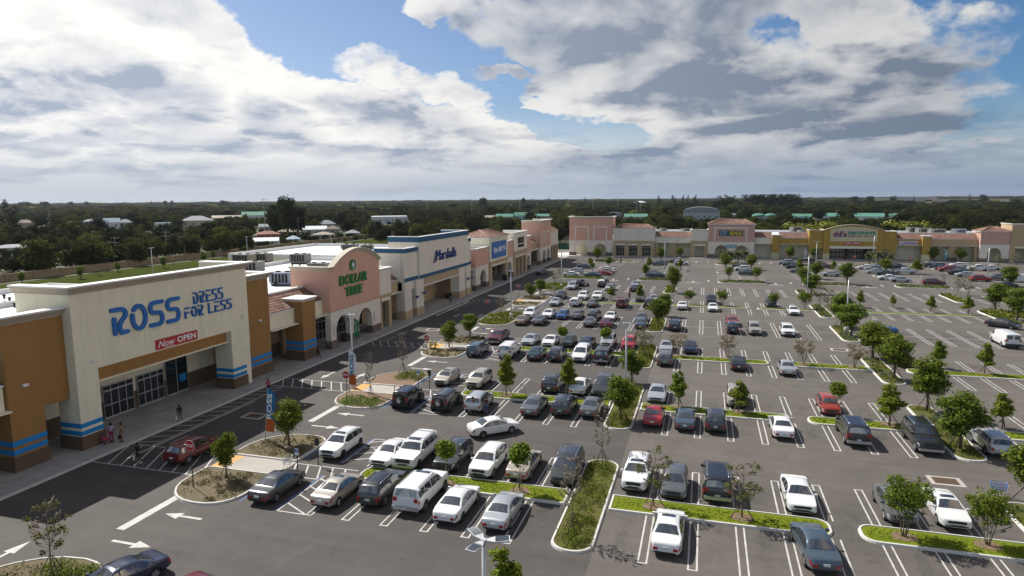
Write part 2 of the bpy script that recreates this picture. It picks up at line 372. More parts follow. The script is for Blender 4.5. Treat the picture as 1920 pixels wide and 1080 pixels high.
def amul(a, b_):
    q = n.new('ShaderNodeMath'); q.operation = 'MULTIPLY'
    for i, v in enumerate((a, b_)):
        if isinstance(v, (int, float)): q.inputs[i].default_value = v
        else: l.new(v, q.inputs[i])
    return q.outputs[0]
sp = n.new('ShaderNodeSeparateXYZ'); l.new(tcn.outputs['Object'], sp.inputs[0])
seam = amap(sp.outputs[0], -5.72, -5.70, 0, 1)
f = amul(amap(anoise(.045, 6, 1, 1), .35, .65, .88, 1.12), amap(anoise(.55, 8, .18, 1.6), .3, .7, .90, 1.12))
f = amul(f, amap(anoise(.32, 10, 1, 1, .7, .8), .38, .62, .9, 1.08))
f = amul(f, amap(anoise(14, 3), .25, .75, .86, 1.14))
f = amul(f, amap(anoise(.85, 6, 1, 1, .5, 1.2), .60, .76, 1.0, .74))
f = amul(f, amap(anoise(.28, 6, 1.4, .5, .6, 2.0), .62, .75, 1.0, 1.22))
mx = n.new('ShaderNodeMix'); mx.data_type = 'RGBA'; l.new(seam, mx.inputs[0]); mx.inputs[6].default_value = (.066, .060, .055, 1); mx.inputs[7].default_value = (.098, .088, .078, 1)
wv_ = n.new('ShaderNodeMath'); wv_.operation = 'SINE'; sc_ = n.new('ShaderNodeMath'); sc_.operation = 'MULTIPLY_ADD'; l.new(sp.outputs[1], sc_.inputs[0]); sc_.inputs[1].default_value = 6.28318/21.65; sc_.inputs[2].default_value = -13.75; l.new(sc_.outputs[0], wv_.inputs[0])
f = amul(f, amap(wv_.outputs[0], -1, 1, .95, 1.07))
# drips under the parked noses: darker patches in the middle of the bays
fx = n.new('ShaderNodeMath'); fx.operation = 'MULTIPLY_ADD'; l.new(sp.outputs[0], fx.inputs[0]); fx.inputs[1].default_value = 1/2.745; fx.inputs[2].default_value = 2.85/2.745+40
fr_ = n.new('ShaderNodeMath'); fr_.operation = 'FRACT'; l.new(fx.outputs[0], fr_.inputs[0]); fd = n.new('ShaderNodeMath'); fd.operation = 'PINGPONG'; l.new(fr_.outputs[0], fd.inputs[0]); fd.inputs[1].default_value = .5
st_ = amul(amul(amap(fd.outputs[0], .26, .42, 0, 1), amap(wv_.outputs[0], .25, -.35, 0, 1)), amap(anoise(.75, 5, 1, .7, .6, 1.0), .47, .62, 0, 1))
f = amul(f, amap(st_, 0, 1, 1.0, .76))
# fine cracks
vo = n.new('ShaderNodeTexVoronoi'); vo.feature = 'DISTANCE_TO_EDGE'; vo.inputs['Scale'].default_value = .16
wn = n.new('ShaderNodeTexNoise'); l.new(tcn.outputs['Object'], wn.inputs['Vector']); wn.inputs['Scale'].default_value = .5; wn.inputs['Detail'].default_value = 6
va = n.new('ShaderNodeMix'); va.data_type = 'RGBA'; va.inputs[0].default_value = .35; l.new(tcn.outputs['Object'], va.inputs[6]); l.new(wn.outputs['Color'], va.inputs[7]); l.new(va.outputs[2], vo.inputs['Vector'])
vm = n.new('ShaderNodeVectorMath'); vm.operation = 'SCALE'; l.new(mx.outputs[2], vm.inputs[0]); l.new(f, vm.inputs['Scale'])
l.new(vm.outputs[0], b.inputs['Base Color'])
nz = n.new('ShaderNodeTexNoise'); l.new(tcn.outputs['Object'], nz.inputs['Vector']); nz.inputs['Scale'].default_value = 18; nz.inputs['Detail'].default_value = 3
bp = n.new('ShaderNodeBump'); bp.inputs['Strength'].default_value = .35; bp.inputs['Distance'].default_value = .02; l.new(nz.outputs['Fac'], bp.inputs['Height']); l.new(bp.outputs[0], b.inputs['Normal'])
sheet('car_park_asphalt', rect(-46.2, -30, 150, 231.5), 0.0, am)
sheet('side_road', rect(-90, 226, -46.2, 262), -0.012, mat('side_road', (.13, .125, .115), .9, vary=.15, vscale=.2))

# pavements in front of the shops
ccm = bpy.data.materials.new('pavement_slabs'); ccm.use_nodes = True
n2 = ccm.node_tree.nodes; l2 = ccm.node_tree.links; b2 = n2['Principled BSDF']; b2.inputs['Roughness'].default_value = .9
t2 = n2.new('ShaderNodeTexCoord'); bk = n2.new('ShaderNodeTexBrick'); bk.offset = 0; l2.new(t2.outputs['Object'], bk.inputs['Vector'])
bk.inputs['Color1'].default_value = (.37, .355, .33, 1); bk.inputs['Color2'].default_value = (.33, .315, .29, 1); bk.inputs['Mortar'].default_value = (.19, .18, .17, 1)
bk.inputs['Scale'].default_value = 1; bk.inputs['Brick Width'].default_value = 2.4; bk.inputs['Row Height'].default_value = 2.4; bk.inputs['Mortar Size'].default_value = .018
z2 = n2.new('ShaderNodeTexNoise'); l2.new(t2.outputs['Object'], z2.inputs['Vector']); z2.inputs['Scale'].default_value = .5; z2.inputs['Detail'].default_value = 9; z2.inputs['Roughness'].default_value = .65
r2 = n2.new('ShaderNodeMapRange'); l2.new(z2.outputs['Fac'], r2.inputs[0]); r2.inputs[1].default_value = .3; r2.inputs[2].default_value = .7; r2.inputs[3].default_value = .72; r2.inputs[4].default_value = 1.12
v2 = n2.new('ShaderNodeVectorMath'); v2.operation = 'SCALE'; l2.new(bk.outputs[0], v2.inputs[0]); l2.new(r2.outputs[0], v2.inputs['Scale']); l2.new(v2.outputs[0], b2.inputs['Base Color'])
pv = MB(); pv.box(-56, -46.35, -20, 231, -.05, .15); pv.box(-56, 130, 231, 242, -.05, .146)
pv.build('shop_pavement', ccm)['kind'] = 'structure'
kb = MB(); kb.box(-46.35, -46.18, -20, 230.8, -.05, .155); kb.box(-46.35, 130, 230.8, 231, -.05, .153)
kb.build('pavement_kerb', M['kerb'])['kind'] = 'structure'

# ------------------------------------------------------------------ painted markings
pm = MB(); ZL = .006
def ln(x0, y0, x1, y1, w=.10, b=pm, z=ZL):
    d = Vector((x1-x0, y1-y0)); L = d.length; d /= L; p = Vector((-d.y, d.x))*w/2
    b.add([(x0-p.x, y0-p.y, z), (x1-p.x, y1-p.y, z), (x1+p.x, y1+p.y, z), (x0+p.x, y0+p.y, z)], [(0, 1, 2, 3)])
def hairpin(x, y0, y1, closed=1, w=.235):
    ln(x-w, y0, x-w, y1); ln(x+w, y0, x+w, y1)
    if closed: ln(x-w+.05, y1-(.05 if y1 > y0 else -.05), x+w-.05, y1-(.05 if y1 > y0 else -.05), z=ZL+.002)
def hairpin_x(y, x0, x1, w=.235):
    ln(x0, y-w, x1, y-w); ln(x0, y+w, x1, y+w); ln(x1-(.05 if x1 > x0 else -.05), y-w+.05, x1-(.05 if x1 > x0 else -.05), y+w-.05, z=ZL+.002)
LEFT = [-21.7, -18.97, -16.23, -13.5, -10.9]
MID = [-2.85+2.745*k for k in range(8)]
RIGHT = [25.05+2.742*k for k in range(8)]
FARR = [52.3+2.742*k for k in range(8)]
#        y at the kerb or strip, y at the open end
ROWS = [(41.15, 35.35), (43.55, 49.0), (62.6, 56.4), (64.95, 70.95), (84.1, 78.4), (86.5, 92.0), (127.0, 121.1), (129.0, 134.9), (17.5, 12.0), (20.0, 26.0)]
DBL = [(101.5, 113.4, 107.3), (143.8, 155.4, 149.6)]
for xs in (LEFT, MID, RIGHT, FARR):
    for x in xs:
        for (a, e) in ROWS: hairpin(x, a, e)
        for (a, e, mid) in DBL: hairpin(x, mid-.15, a); hairpin(x, mid+.15, e)
for (x0, x1) in ((-24.5, -8.6), (-5.4, 19.0), (22.0, 46.5), (49.3, 74)):
    for (a, e, mid) in DBL: ln(x0, mid, x1, mid, .1, z=ZL+.004)
# accessible bays at the building end of every row: blue edge lines and hatched loading aisles
bl = MB()
for (a, e) in ROWS[:8]:
    s = 1 if e > a else -1
    ln(-30.1, a, -30.1, e-s*.5, .12, bl); ln(-26.95, a, -26.95, e, .12, bl)
    ln(-26.75, a, -26.75, e); ln(-24.55, a, -24.55, e); ln(-26.75, e, -24.55, e)
    for k in range(4):
        y = a+s*(.6+1.35*k); ln(-26.7, y, -24.6, y+s*1.15*1.0, .12, z=ZL+.002)
    ln(-24.2, a, -24.2, e); ln(-24.5, e, -24.2, e)
    # wheelchair symbol on the bay
    cx, cy = -28.5, (a+e)/2+s*1.6
    for k in range(14):
        t0, t1 = math.pi*(k*.13), math.pi*((k+1)*.13)
        ln(cx+.45*math.cos(t0), cy+.45*math.sin(t0), cx+.45*math.cos(t1), cy+.45*math.sin(t1), .1, bl, ZL+.003)
    ln(cx, cy, cx, cy+.8, .1, bl, ZL+.001)
def ladder(x0, y0, x1, y1, n, along='y', slant=.6, w=.12, e0=True, e1=True):
    if e0: ln(x0, y0, x0, y1, .1) if along == 'y' else ln(x0, y0, x1, y0, .1)
    if e1: ln(x1, y0, x1, y1, .1) if along == 'y' else ln(x0, y1, x1, y1, .1)
    for k in range(n):
        t = (k+.5)/n
        if along == 'y': y = y0+(y1-y0)*t; ln(x0+.05, y-slant, x1-.05, y+slant, w, z=ZL+.002)
        else: x = x0+(x1-x0)*t; ln(x-slant, y1-.05, x+slant, y0+.05, w, z=ZL+.002)
# crossings in front of the shops
ladder(-46.1, 42.6, -44.3, 61.0, 13, 'y', .35, e0=False)
for y0, y1, xl in ((38.6, 42.6, -46.1), (61.0, 64.0, -46.1), (82.2, 85.2, -46.1), (124.6, 127.6, -46.1)):
    ladder(xl, y0, -36.2, y1, 8, 'x', .9)
ladder(-46.1, 85.4, -44.2, 92.5, 6, 'y', .35, e0=False); ladder(-46.1, 112.5, -44.2, 124.4, 9, 'y', .35, e0=False)
for y0, y1 in ((40.4, 42.6), (61.5, 64.0), (83.0, 85.6)):
    ladder(-30.2, y0, -24.8, y1, 5, 'x', .5)
def arrow(x, y, ang, L=3.0):
    c, s = math.cos(ang), math.sin(ang)
    P = [(-L/2, -.11), (L*.08, -.11), (L*.08, -.42), (L/2, 0), (L*.08, .42), (L*.08, .11), (-L/2, .11)]
    pm.add([(x+a*c-b_*s, y+a*s+b_*c, ZL) for a, b_ in P], [(0, 1, 6), (1, 5, 6), (1, 2, 3), (1, 3, 4), (1, 4, 5)] and [(0, 1, 5, 6), (2, 3, 4)])
PI = math.pi
for yb in (32.9, 53.9, 75.3, 97.3, 117.6, 139):
    ln(-34.75, yb-2.4, -34.75, yb+2.4 if yb < 90 else yb+1.5, .62)
for y0, bars in ((30.2, 1), (51.5, 1), (72.9, 1), (95, 1), (115, 1), (137, 1)):
    arrow(-32.2, y0+2.8, PI, 2.9); arrow(-32.6, y0-.9, 0, 2.9)
for (px, py, up) in ((615, 703, 0), (673, 706, 1), (8, 1040, 1), (858, 591, 0), (900, 592, 1), (968, 534, 1)):
    x, y = G(px, py); arrow(x, y, PI/2 if up else -PI/2, 3.2)
for cx in (-20.2, -.6, 18.3, 37.8, 57):          # far bays: arrows and stop bars
    for yy in (166.5, 217):
        arrow(cx-1.8, yy, -PI/2, 3); arrow(cx+1.8, yy+2, PI/2, 3)
        ln(cx-3.4, yy-2.3 if yy < 200 else yy+4, cx-.2, yy-2.3 if yy < 200 else yy+4, .45)
FARB = [-29.9, -10.4, 9.0, 28.0, 47.6, 67.1]
for cx in FARB:
    for k in range(14):
        y = 171.5+2.742*k
        if cx == -29.9 and y > 208: continue
        hairpin_x(y, cx+.1, cx+5.6); hairpin_x(y, cx-.1, cx-5.6)
    ln(cx, 171.5, cx, 208, .1, z=ZL+.004)
pm.build('painted_road_markings', M['paint'], recalc=False)['kind'] = 'structure'
bl.build('blue_bay_markings', M['bluepaint'], recalc=False)['kind'] = 'structure'

# drains
for (px, py, rz) in ((477, 780, .0), (1773, 902, 0), (1338+0, 3000, 0), (812, 618, 0), (1574, 656, 0)):
    if py > 1080: continue
    x, y = G(px, py); t = empty('storm_drain', (x, y, 0)); tag(t, None, 'drain')
    b = MB(); b.add([(-1.1, -.8, .008), (1.1, -.8, .008), (1.1, .8, .008), (-1.1, .8, .008)], [(0, 1, 2, 3)]); b.build('concrete_apron', M['concrete'], t, recalc=False)
    b = MB()
    b.add([(-.8, -.55, .012), (.8, -.55, .012), (.8, .55, .012), (-.8, .55, .012)], [(0, 1, 2, 3)]); b.build('pit', M['dark'], t, recalc=False)
    b = MB()
    for k in range(11): b.box(-.78+k*.15, -.72+k*.15, -.55, .55, .013, .03)
    b.build('grate', mat('rusty_grate', (.16, .09, .05), .8, .3), t)
    t['label'] = {477: 'square storm drain in the shaded lane in front of the tall cream store', 1773: 'rusty storm drain grate in the aisle beside the white sedan at lower right',
                  812: 'storm drain in the shaded lane by the blue banded store', 1574: 'small drain in the aisle between two tan leafless trees'}[px]

# ------------------------------------------------------------------ islands, strips, shrubs
def rounded(x0, y0, x1, y1, r, rr=None):
    rr = rr or (r, r, r, r); P = []
    for (cx, cy, a0, q) in ((x1, y1, 0, rr[0]), (x0, y1, 90, rr[1]), (x0, y0, 180, rr[2]), (x1, y0, 270, rr[3])):
        sx = -1 if cx == x1 else 1; sy = -1 if cy == y1 else 1
        if q <= .01: P.append((cx, cy)); continue
        for k in range(7):
            a = R(a0+15*k); P.append((cx+sx*q+q*math.cos(a), cy+sy*q+q*math.sin(a)))
    return P
def inset(P, d):
    n_ = len(P); o = []
    for i in range(n_):
        p0, p1, p2 = Vector(P[i-1]), Vector(P[i]), Vector(P[(i+1) % n_])
        a = (p1-p0).normalized(); c = (p2-p1).normalized(); na = Vector((-a.y, a.x)); nc = Vector((-c.y, c.x))
        m_ = (na+nc); m_.normalize(); k = max(.4, m_.dot(na)); o.append((p1.x+m_.x*d/k, p1.y+m_.y*d/k))
    return o
def leafcards(b, cx, cy, z, r, n_, size, h, rnd, mi=0):
    for _ in range(n_):
        a = rnd.uniform(0, 2*PI); q = r*math.sqrt(rnd.random()); e = rnd.random()
        p = Vector((cx+q*math.cos(a), cy+q*math.sin(a), z+h*(1-(q/r)**2*.7)*(.35+.65*e)))
        u = Vector((rnd.gauss(0, 1), rnd.gauss(0, 1), rnd.gauss(0, .7))).normalized(); w = u.cross(Vector((rnd.gauss(0, 1), rnd.gauss(0, 1), rnd.gauss(0, 1)))).normalized()
        s1, s2 = size*rnd.uniform(.6, 1.2), size*rnd.uniform(.4, .9)
        b.add([tuple(p-u*s1), tuple(p-w*s2*.6), tuple(p+u*s1), tuple(p+w*s2)], [(0, 1, 2, 3)], mi)
def inside(P, x, y):
    c = False; j = len(P)-1
    for i in range(len(P)):
        if (P[i][1] > y) != (P[j][1] > y) and x < (P[j][0]-P[i][0])*(y-P[i][1])/(P[j][1]-P[i][1]+1e-9)+P[i][0]: c = not c
        j = i
    return c
ISL = 0
def island(P, fill, plants=None, dens=1.0, name='planting_island'):
    """P counter-clockwise outline of the kerb's outer foot"""
    global ISL
    A = sum(P[i-1][0]*P[i][1]-P[i][0]*P[i-1][1] for i in range(len(P)))
    if A < 0: P = P[::-1]
    I1, I2, I3 = inset(P, .05), inset(P, .17), inset(P, .20); n_ = len(P); k = MB()
    rings = [(P, 0.0), (I1, .135), (I2, .15), (I3, .06)]
    vs = [(x, y, z) for r_, z in rings for x, y in r_]
    k.add(vs, [(i*n_+j, i*n_+(j+1) % n_, (i+1)*n_+(j+1) % n_, (i+1)*n_+j) for i in range(3) for j in range(n_)])
    o = k.build('island_kerb', M['kerb'], recalc=False); o['kind'] = 'structure'
    f_ = MB(); f_.add([(x, y, .10) for x, y in inset(P, .18)], [tuple(range(n_))]); q = f_.build({'grass': 'grass_strip'}.get(fill, 'planting_bed'), M[fill], recalc=False); q['kind'] = 'structure'
    rnd = random.Random(100+ISL); ISL += 1
    xs = [p[0] for p in P]; ys = [p[1] for p in P]; Q = inset(P, .45)
    dist = math.hypot(sum(xs)/n_, sum(ys)/n_)
    if fill == 'grass' or plants == 'tufts':
        b = MB(); area = abs(A)/2; cnt = int(min(5200, area*(70 if dist < 60 else 26 if dist < 100 else 9)))
        for _ in range(cnt):
            x, y = rnd.uniform(min(xs), max(xs)), rnd.uniform(min(ys), max(ys))
            if not inside(Q, x, y): continue
            a = rnd.uniform(0, PI); s_ = rnd.uniform(.05, .11)*(1 if dist < 60 else 1.7); h = rnd.uniform(.02, .05)*(1 if dist < 60 else 1.5)
            b.add([(x-s_*math.cos(a), y-s_*math.sin(a), .10), (x+s_*math.cos(a), y+s_*math.sin(a), .10), (x+rnd.uniform(-.04, .04), y+rnd.uniform(-.04, .04), .10+h)], [(0, 1, 2)])
        if b.F: b.build('grass', M['grassb'], recalc=False)['kind'] = 'stuff'
    if plants and plants != 'tufts':
        b = MB(); area = abs(A)/2
        per = {'dense': 4.6, 'low': 2.3, 'mix': 3.4}[plants]*dens
        cnt = int(area*per); nl = 34 if dist < 70 else 16 if dist < 140 else 7; sz = .07 if dist < 70 else .13 if dist < 140 else .24
        for _ in range(cnt):
            x, y = rnd.uniform(min(xs), max(xs)), rnd.uniform(min(ys), max(ys))
            if not inside(Q, x, y): continue
            leafcards(b, x, y, .10, rnd.uniform(.25, .5), nl, sz, rnd.uniform(.25, .5)*(1.25 if plants == 'dense' else .7), rnd, 1 if (plants == 'mix' and rnd.random() < .35) else 0)
        if b.F: b.build('ground_cover_shrubs', [M['shrub'] if plants != 'low' else M['shrubdry'], M['shrubs']], recalc=False)['kind'] = 'stuff'
M['grassb'] = mat('grass_blades', (.140, .185, .011), .8, island=.12, trans=.3, spec=.1)
M['shrubdry'] = mat('dry_shrub_leaf', (.13, .12, .045), .8, island=.5, trans=.25, vary=.35, vscale=.8)
# building-end islands (two half-moons per bay with a footpath between them)
for (y0, y1, fa, pa, ya, yb_, fb, pb) in [
    (34.6, 40.2, 'soil', 'low', 42.7, 48.2, 'soil', 'low'), (55.9, 61.2, 'mulch', None, 64.1, 70.1, 'mulch', None),
    (77.4, 82.6, 'soil', 'low', 85.6, 91.6, 'soil', 'low'), (100.2, 106.6, 'dryg', 'dense', 106.9, 113.0, 'dryg', 'dense'),
    (119.9, 125.4, 'soil', 'low', 128.2, 134.4, 'soil', 'low'), (142.7, 148.6, 'dryg', 'dense', 148.8, 154.6, 'dryg', 'dense')]:
    island(rounded(-36.4, y0, -30.3, y1, 1, (.2, .3, 3.4, 2.2)), fa, pa); island(rounded(-36.4, ya, -30.3, yb_, 1, (1.6, 3.6, .4, .3)), fb, pb)
    if fa == 'mulch':      # low bright green shrubs on part of the mulch beds
        for (x0, yy0, x1, yy1) in ((-35.2, y0+.5, -31, y0+3.0), (-33.6, yb_-3.6, -30.7, yb_-.5)):
            b = MB(); rnd = random.Random(int(yy0))
            for _ in range(75): leafcards(b, rnd.uniform(x0, x1), rnd.uniform(yy0, yy1), .1, .42, 26, .08, .42, rnd)
            b.build('low_green_shrubs', M['shrubl'] if 'shrubl' in M else M.setdefault('shrubl', mat('bright_shrub_leaf', (.13, .19, .02), .7, island=.4, trans=.35)), recalc=False)['kind'] = 'stuff'
    if fa != 'dryg':
        w_ = MB(); w_.box(-36.0, -30.25, y1+.02, ya-.02, .0, .05); w_.build('footpath', M['concrete'])['kind'] = 'structure'
        t_ = MB(); t_.box(-36.3, -35.0, y1+.06, ya-.06, .0, .056); t_.build('tactile_paving', M['tactile'])['kind'] = 'structure'
island(rounded(-38.6, 15, -30.3, 27.2, 1, (3.2, 4.9, 2, 2)), 'soil', 'low')
b = MB(); rnd = random.Random(3)
for _ in range(150): leafcards(b, rnd.uniform(-35, -31), rnd.uniform(20, 26.4), .1, .42, 30, .08, .4, rnd)
b.build('low_green_shrubs', M['shrubl'], recalc=False)['kind'] = 'stuff'
# lawn strips between facing rows
for (y0, y1) in ((41.15, 43.5), (62.6, 64.9), (84.15, 86.5), (127.0, 129.0)):
    island(rounded(-24.3, y0, -8.5, y1, .1, (.05, .9, .9, .05)), 'grass')
    island(rounded(-5.6, y0, 8.1, y1, .1, (.9, .05, .05, .9)), 'grass')
    island(rounded(9.6, y0, 19.2, y1, .1, (.05, .9, .9, .05)), 'grass')
    island(rounded(23.2, y0, 46.7, y1, .1, (.3, .9, .9, .3)), 'grass')
# long planting islands running across the rows
for k, (x0, x1) in enumerate(((-8.35, -5.72), (19.28, 21.75), (46.8, 49.3))):
    for j, (y0, y1) in enumerate(((13, 27), (35.3, 49.4), (56.6, 71.1), (78.5, 91.6), (101.0, 113.4), (120.5, 135), (143.7, 155.4))):
        pl = 'dense'
        if k == 1: pl = 'mix'
        island(rounded(x0, y0, x1, y1, 1.2), 'dryg', pl, 1.25 if j > 0 else .6)
# islands at the ends of the far bays
for i, cx in enumerate(FARB):
    island(rounded(cx-5.6, 165.0, cx+5.6, 170.4, 1, (2.4, 2.4, 1.5, 1.5)), 'grass' if i in (0, 4) else 'dryg', 'mix')
    if i: island(rounded(cx-5.6, 209.3, cx+5.6, 214.6, 1, (1.5, 1.5, 2.4, 2.4)), 'dryg', 'low')
    else: island(rounded(-34.5, 210.0, -27, 220, 1, (2.0, 2.4, 1.5, 1.5)), 'dryg', 'low')
    if i in (1, 2, 4): island(rounded(cx-5.6, 187.6, cx+5.6, 189.6, .6), 'dryg', None)
island(rounded(-25.0, 211.5, -20.0, 214.5, 1), 'grass')
island(rounded(46.6, 126.6, 76, 134.6, 2), 'dryg', 'dense', .9)
sheet('concrete_forecourt', rect(-60, 232, -40, 246), .158, M['kerb'])
# ------------------------------------------------------------------ shops
def tile_material(name, c1, c2, c3):
    mt = bpy.data.materials.new(name); mt.use_nodes = True; n = mt.node_tree.nodes; l = mt.node_tree.links; b = n['Principled BSDF']; b.inputs['Roughness'].default_value = .85
    g = n.new('ShaderNodeTexCoord'); v = n.new('ShaderNodeTexVoronoi'); v.inputs['Scale'].default_value = 2.6; l.new(g.outputs['Object'], v.inputs['Vector'])
    s = n.new('ShaderNodeSeparateColor'); l.new(v.outputs['Color'], s.inputs[0]); r = n.new('ShaderNodeValToRGB'); l.new(s.outputs[0], r.inputs[0])
    r.color_ramp.elements[0].color = (*c1, 1); r.color_ramp.elements[1].color = (*c2, 1); e = r.color_ramp.elements.new(.55); e.color = (*c3, 1)
    l.new(r.outputs[0], b.inputs['Base Color']); return mt
M['gcorn'] = mat('cream_cornice', (.50, .45, .36), .85, vary=.05, vscale=1)
M['brownred'] = mat('brown_red_stucco', (.12, .05, .03), .9)
M['signdark'] = mat('dark_sign_board', (.01, .03, .05), .5)
M['teal'] = mat('teal_vinyl', (.02, .25, .33), .5)
M['lilac'] = mat('lilac_banner', (.35, .25, .42), .5, col2=(.7, .68, .72), vscale=1.4)
M['gscreen'] = mat('green_windscreen', (.012, .06, .045), .9, vary=.2, vscale=.6)
M['tile'] = tile_material('clay_roof_tiles', (.13, .065, .048), (.28, .185, .14), (.185, .095, .066))
# stone veneer
mt = bpy.data.materials.new('stone_veneer'); mt.use_nodes = True; n = mt.node_tree.nodes; l = mt.node_tree.links; b = n['Principled BSDF']; b.inputs['Roughness'].default_value = .9
g = n.new('ShaderNodeTexCoord'); v = n.new('ShaderNodeTexVoronoi'); v.inputs['Scale'].default_value = 2.3; l.new(g.outputs['Object'], v.inputs['Vector'])
s_ = n.new('ShaderNodeSeparateColor'); l.new(v.outputs['Color'], s_.inputs[0]); r = n.new('ShaderNodeValToRGB'); l.new(s_.outputs[0], r.inputs[0])
r.color_ramp.elements[0].color = (.10, .075, .06, 1); r.color_ramp.elements[1].color = (.24, .19, .16, 1)
v2 = n.new('ShaderNodeTexVoronoi'); v2.feature = 'DISTANCE_TO_EDGE'; v2.inputs['Scale'].default_value = 2.3; l.new(g.outputs['Object'], v2.inputs['Vector'])
q = n.new('ShaderNodeMapRange'); l.new(v2.outputs['Distance'], q.inputs[0]); q.inputs[2].default_value = .06; q.inputs[3].default_value = .35
vm = n.new('ShaderNodeVectorMath'); vm.operation = 'SCALE'; l.new(r.outputs[0], vm.inputs[0]); l.new(q.outputs[0], vm.inputs['Scale']); l.new(vm.outputs[0], b.inputs['Base Color'])
M['stone'] = mt

LF = lambda u, v, z: (-48.6-v, u, z)
FF = lambda u, v, z: (u, 234.0+v, z)
SPLIT = {'pillar_base', 'blue_stripe', 'stone_base', 'lintel', 'column', 'back_wall', 'wing_wall', 'panel_frame_', 'soffit', 'fascia', 'gutter', 'parapet', 'ridge_cap', 'blue_band', 'parapet_cap', 'cornice_', 'inner_membrane'}
class Store:
    def __init__(s, name, label, cat, frame, loc=None):
        s.f = frame; s.parts = {}; u, v = loc
        w = frame(u, v, 0); s.o = Vector((w[0], w[1], .15)); s.t = empty(name, s.o); tag(s.t, label, cat)
        s.fl = lambda a, b_, c: tuple(Vector(frame(a, b_, c))-s.o)
    def mb(s, part, mats, new=False):
        mats = mats if isinstance(mats, tuple) else (mats,)
        new = new or part in SPLIT
        k = (part, mats) if not new else (part, mats, len(s.parts))
        if k not in s.parts: s.parts[k] = MB(s.fl)
        return s.parts[k]
    def done(s):
        for k, b in s.parts.items():
            if b.F: b.build(k[0], [M[x] for x in k[1]], s.t)
        return s.t
def wall(b, u0, u1, z0, z1, v0, v1, op=(), mi=0):
    """wall between v0 and v1 with openings (ua, ub, ztop, arched)"""
    c = u0
    for (ua, ub, zt, arch) in sorted(op):
        if ua > c: b.box(c, ua, v0, v1, z0, z1, mi)
        if not arch: b.box(ua, ub, v0, v1, zt, z1, mi)
        else:
            r = (ub-ua)/2; zs = zt-r; N_ = 14
            P = [(ua+r-r*math.cos(math.pi*k/N_), zs+r*math.sin(math.pi*k/N_)) for k in range(N_+1)]
            for (a, za), (e, ze) in zip(P, P[1:]):
                b.hexa([(a, v0, za), (e, v0, ze), (e, v1, ze), (a, v1, za), (a, v0, z1), (e, v0, z1), (e, v1, z1), (a, v1, z1)], mi)
        c = ub
    if c < u1: b.box(c, u1, v0, v1, z0, z1, mi)
def sweep(b, path, prof, mi=0, closed=False, z=0.0):
    """profile (outward, height) carried along a plan path with mitred corners; outward = right of travel for u0->u1 along the front"""
    n_ = len(path); k = len(prof); vs = []
    for i in range(n_):
        p = Vector(path[i]); a = (p-Vector(path[i-1])).normalized() if (i > 0 or closed) else None; c = (Vector(path[(i+1) % n_])-p).normalized() if (i < n_-1 or closed) else None
        a = a or c; c = c or a
        na, nc = Vector((a.y, -a.x)), Vector((c.y, -c.x)); m_ = (na+nc).normalized(); m_ /= max(.3, m_.dot(na))
        for (o, h) in prof: vs.append((p.x+m_.x*o, p.y+m_.y*o, z+h))
    seg = n_ if closed else n_-1
    fs = [(i*k+j, i*k+(j+1) % k, ((i+1) % n_)*k+(j+1) % k, ((i+1) % n_)*k+j) for i in range(seg) for j in range(k)]
    if not closed: fs += [tuple(range(k-1, -1, -1)), tuple((n_-1)*k+j for j in range(k))]
    b.add(vs, fs, mi)
CORN = [(-.45, 0), (.02, 0), (.08, .02), (.10, .14), (.2, .22), (.42, .5), (.5, .53), (.5, .60), (-.45, .60)]
CAP = [(-.47, .60), (.54, .60), (.54, .72), (-.47, .72)]
SCORN = [(-.3, 0), (.02, 0), (.05, .08), (.22, .25), (.22, .32), (-.3, .32)]
SCAP = [(-.32, .32), (.25, .32), (.25, .40), (-.32, .40)]
def crown(S, path, z, big=True, cm='corn', closed=False, capm='trim'):
    pr, cp = (CORN, CAP) if big else (SCORN, SCAP)
    sweep(S.mb('cornice', cm), path, pr, z=z, closed=closed); sweep(S.mb('parapet_cap', capm), path, cp, z=z, closed=closed)
def upath(u0, u1, v, d): return [(u0, v+d), (u0, v), (u1, v), (u1, v+d)]
def upwalls(S, m_, u0, u1, z0, z1, v, d, t=.45):
    S.mb('return_wall', m_, True).box(u0, u0+t, v+t, v+d, z0, z1); S.mb('return_wall', m_, True).box(u1-t, u1, v+t, v+d, z0, z1)
def tiles(S, u0, u1, v0, z0, v1, z1, hip0=0.0, hip1=0.0, name='tile_roof', side=None):
    """barrel tile slope from the eave (v0,z0) up to (v1,z1)"""
    b = S.mb(name, 'tile', True); nu = int((u1-u0)/.30)*2; nv = max(3, int((v1-v0)/.42)); vs = []; idx = {}
    if (u1-u0) > 40: nu //= 2
    for j in range(nv*2+1):
        jj = (j+1)//2; t = jj/nv if j % 2 == 0 else (jj-.04)/nv
        if j % 2: t = jj/nv-.02/nv
        a, e = u0+hip0*t, u1-hip1*t
        lift = .05 if j % 2 else 0
        for i in range(nu+1):
            u = a+(e-a)*i/nu
            vs.append((u, v0+(v1-v0)*t, z0+(z1-z0)*t+.055*(i % 2)+(.045 if j % 2 == 0 else .0)))
    W = nu+1
    b.add(vs, [(j*W+i, j*W+i+1, (j+1)*W+i+1, (j+1)*W+i) for j in range(nv*2) for i in range(nu)])
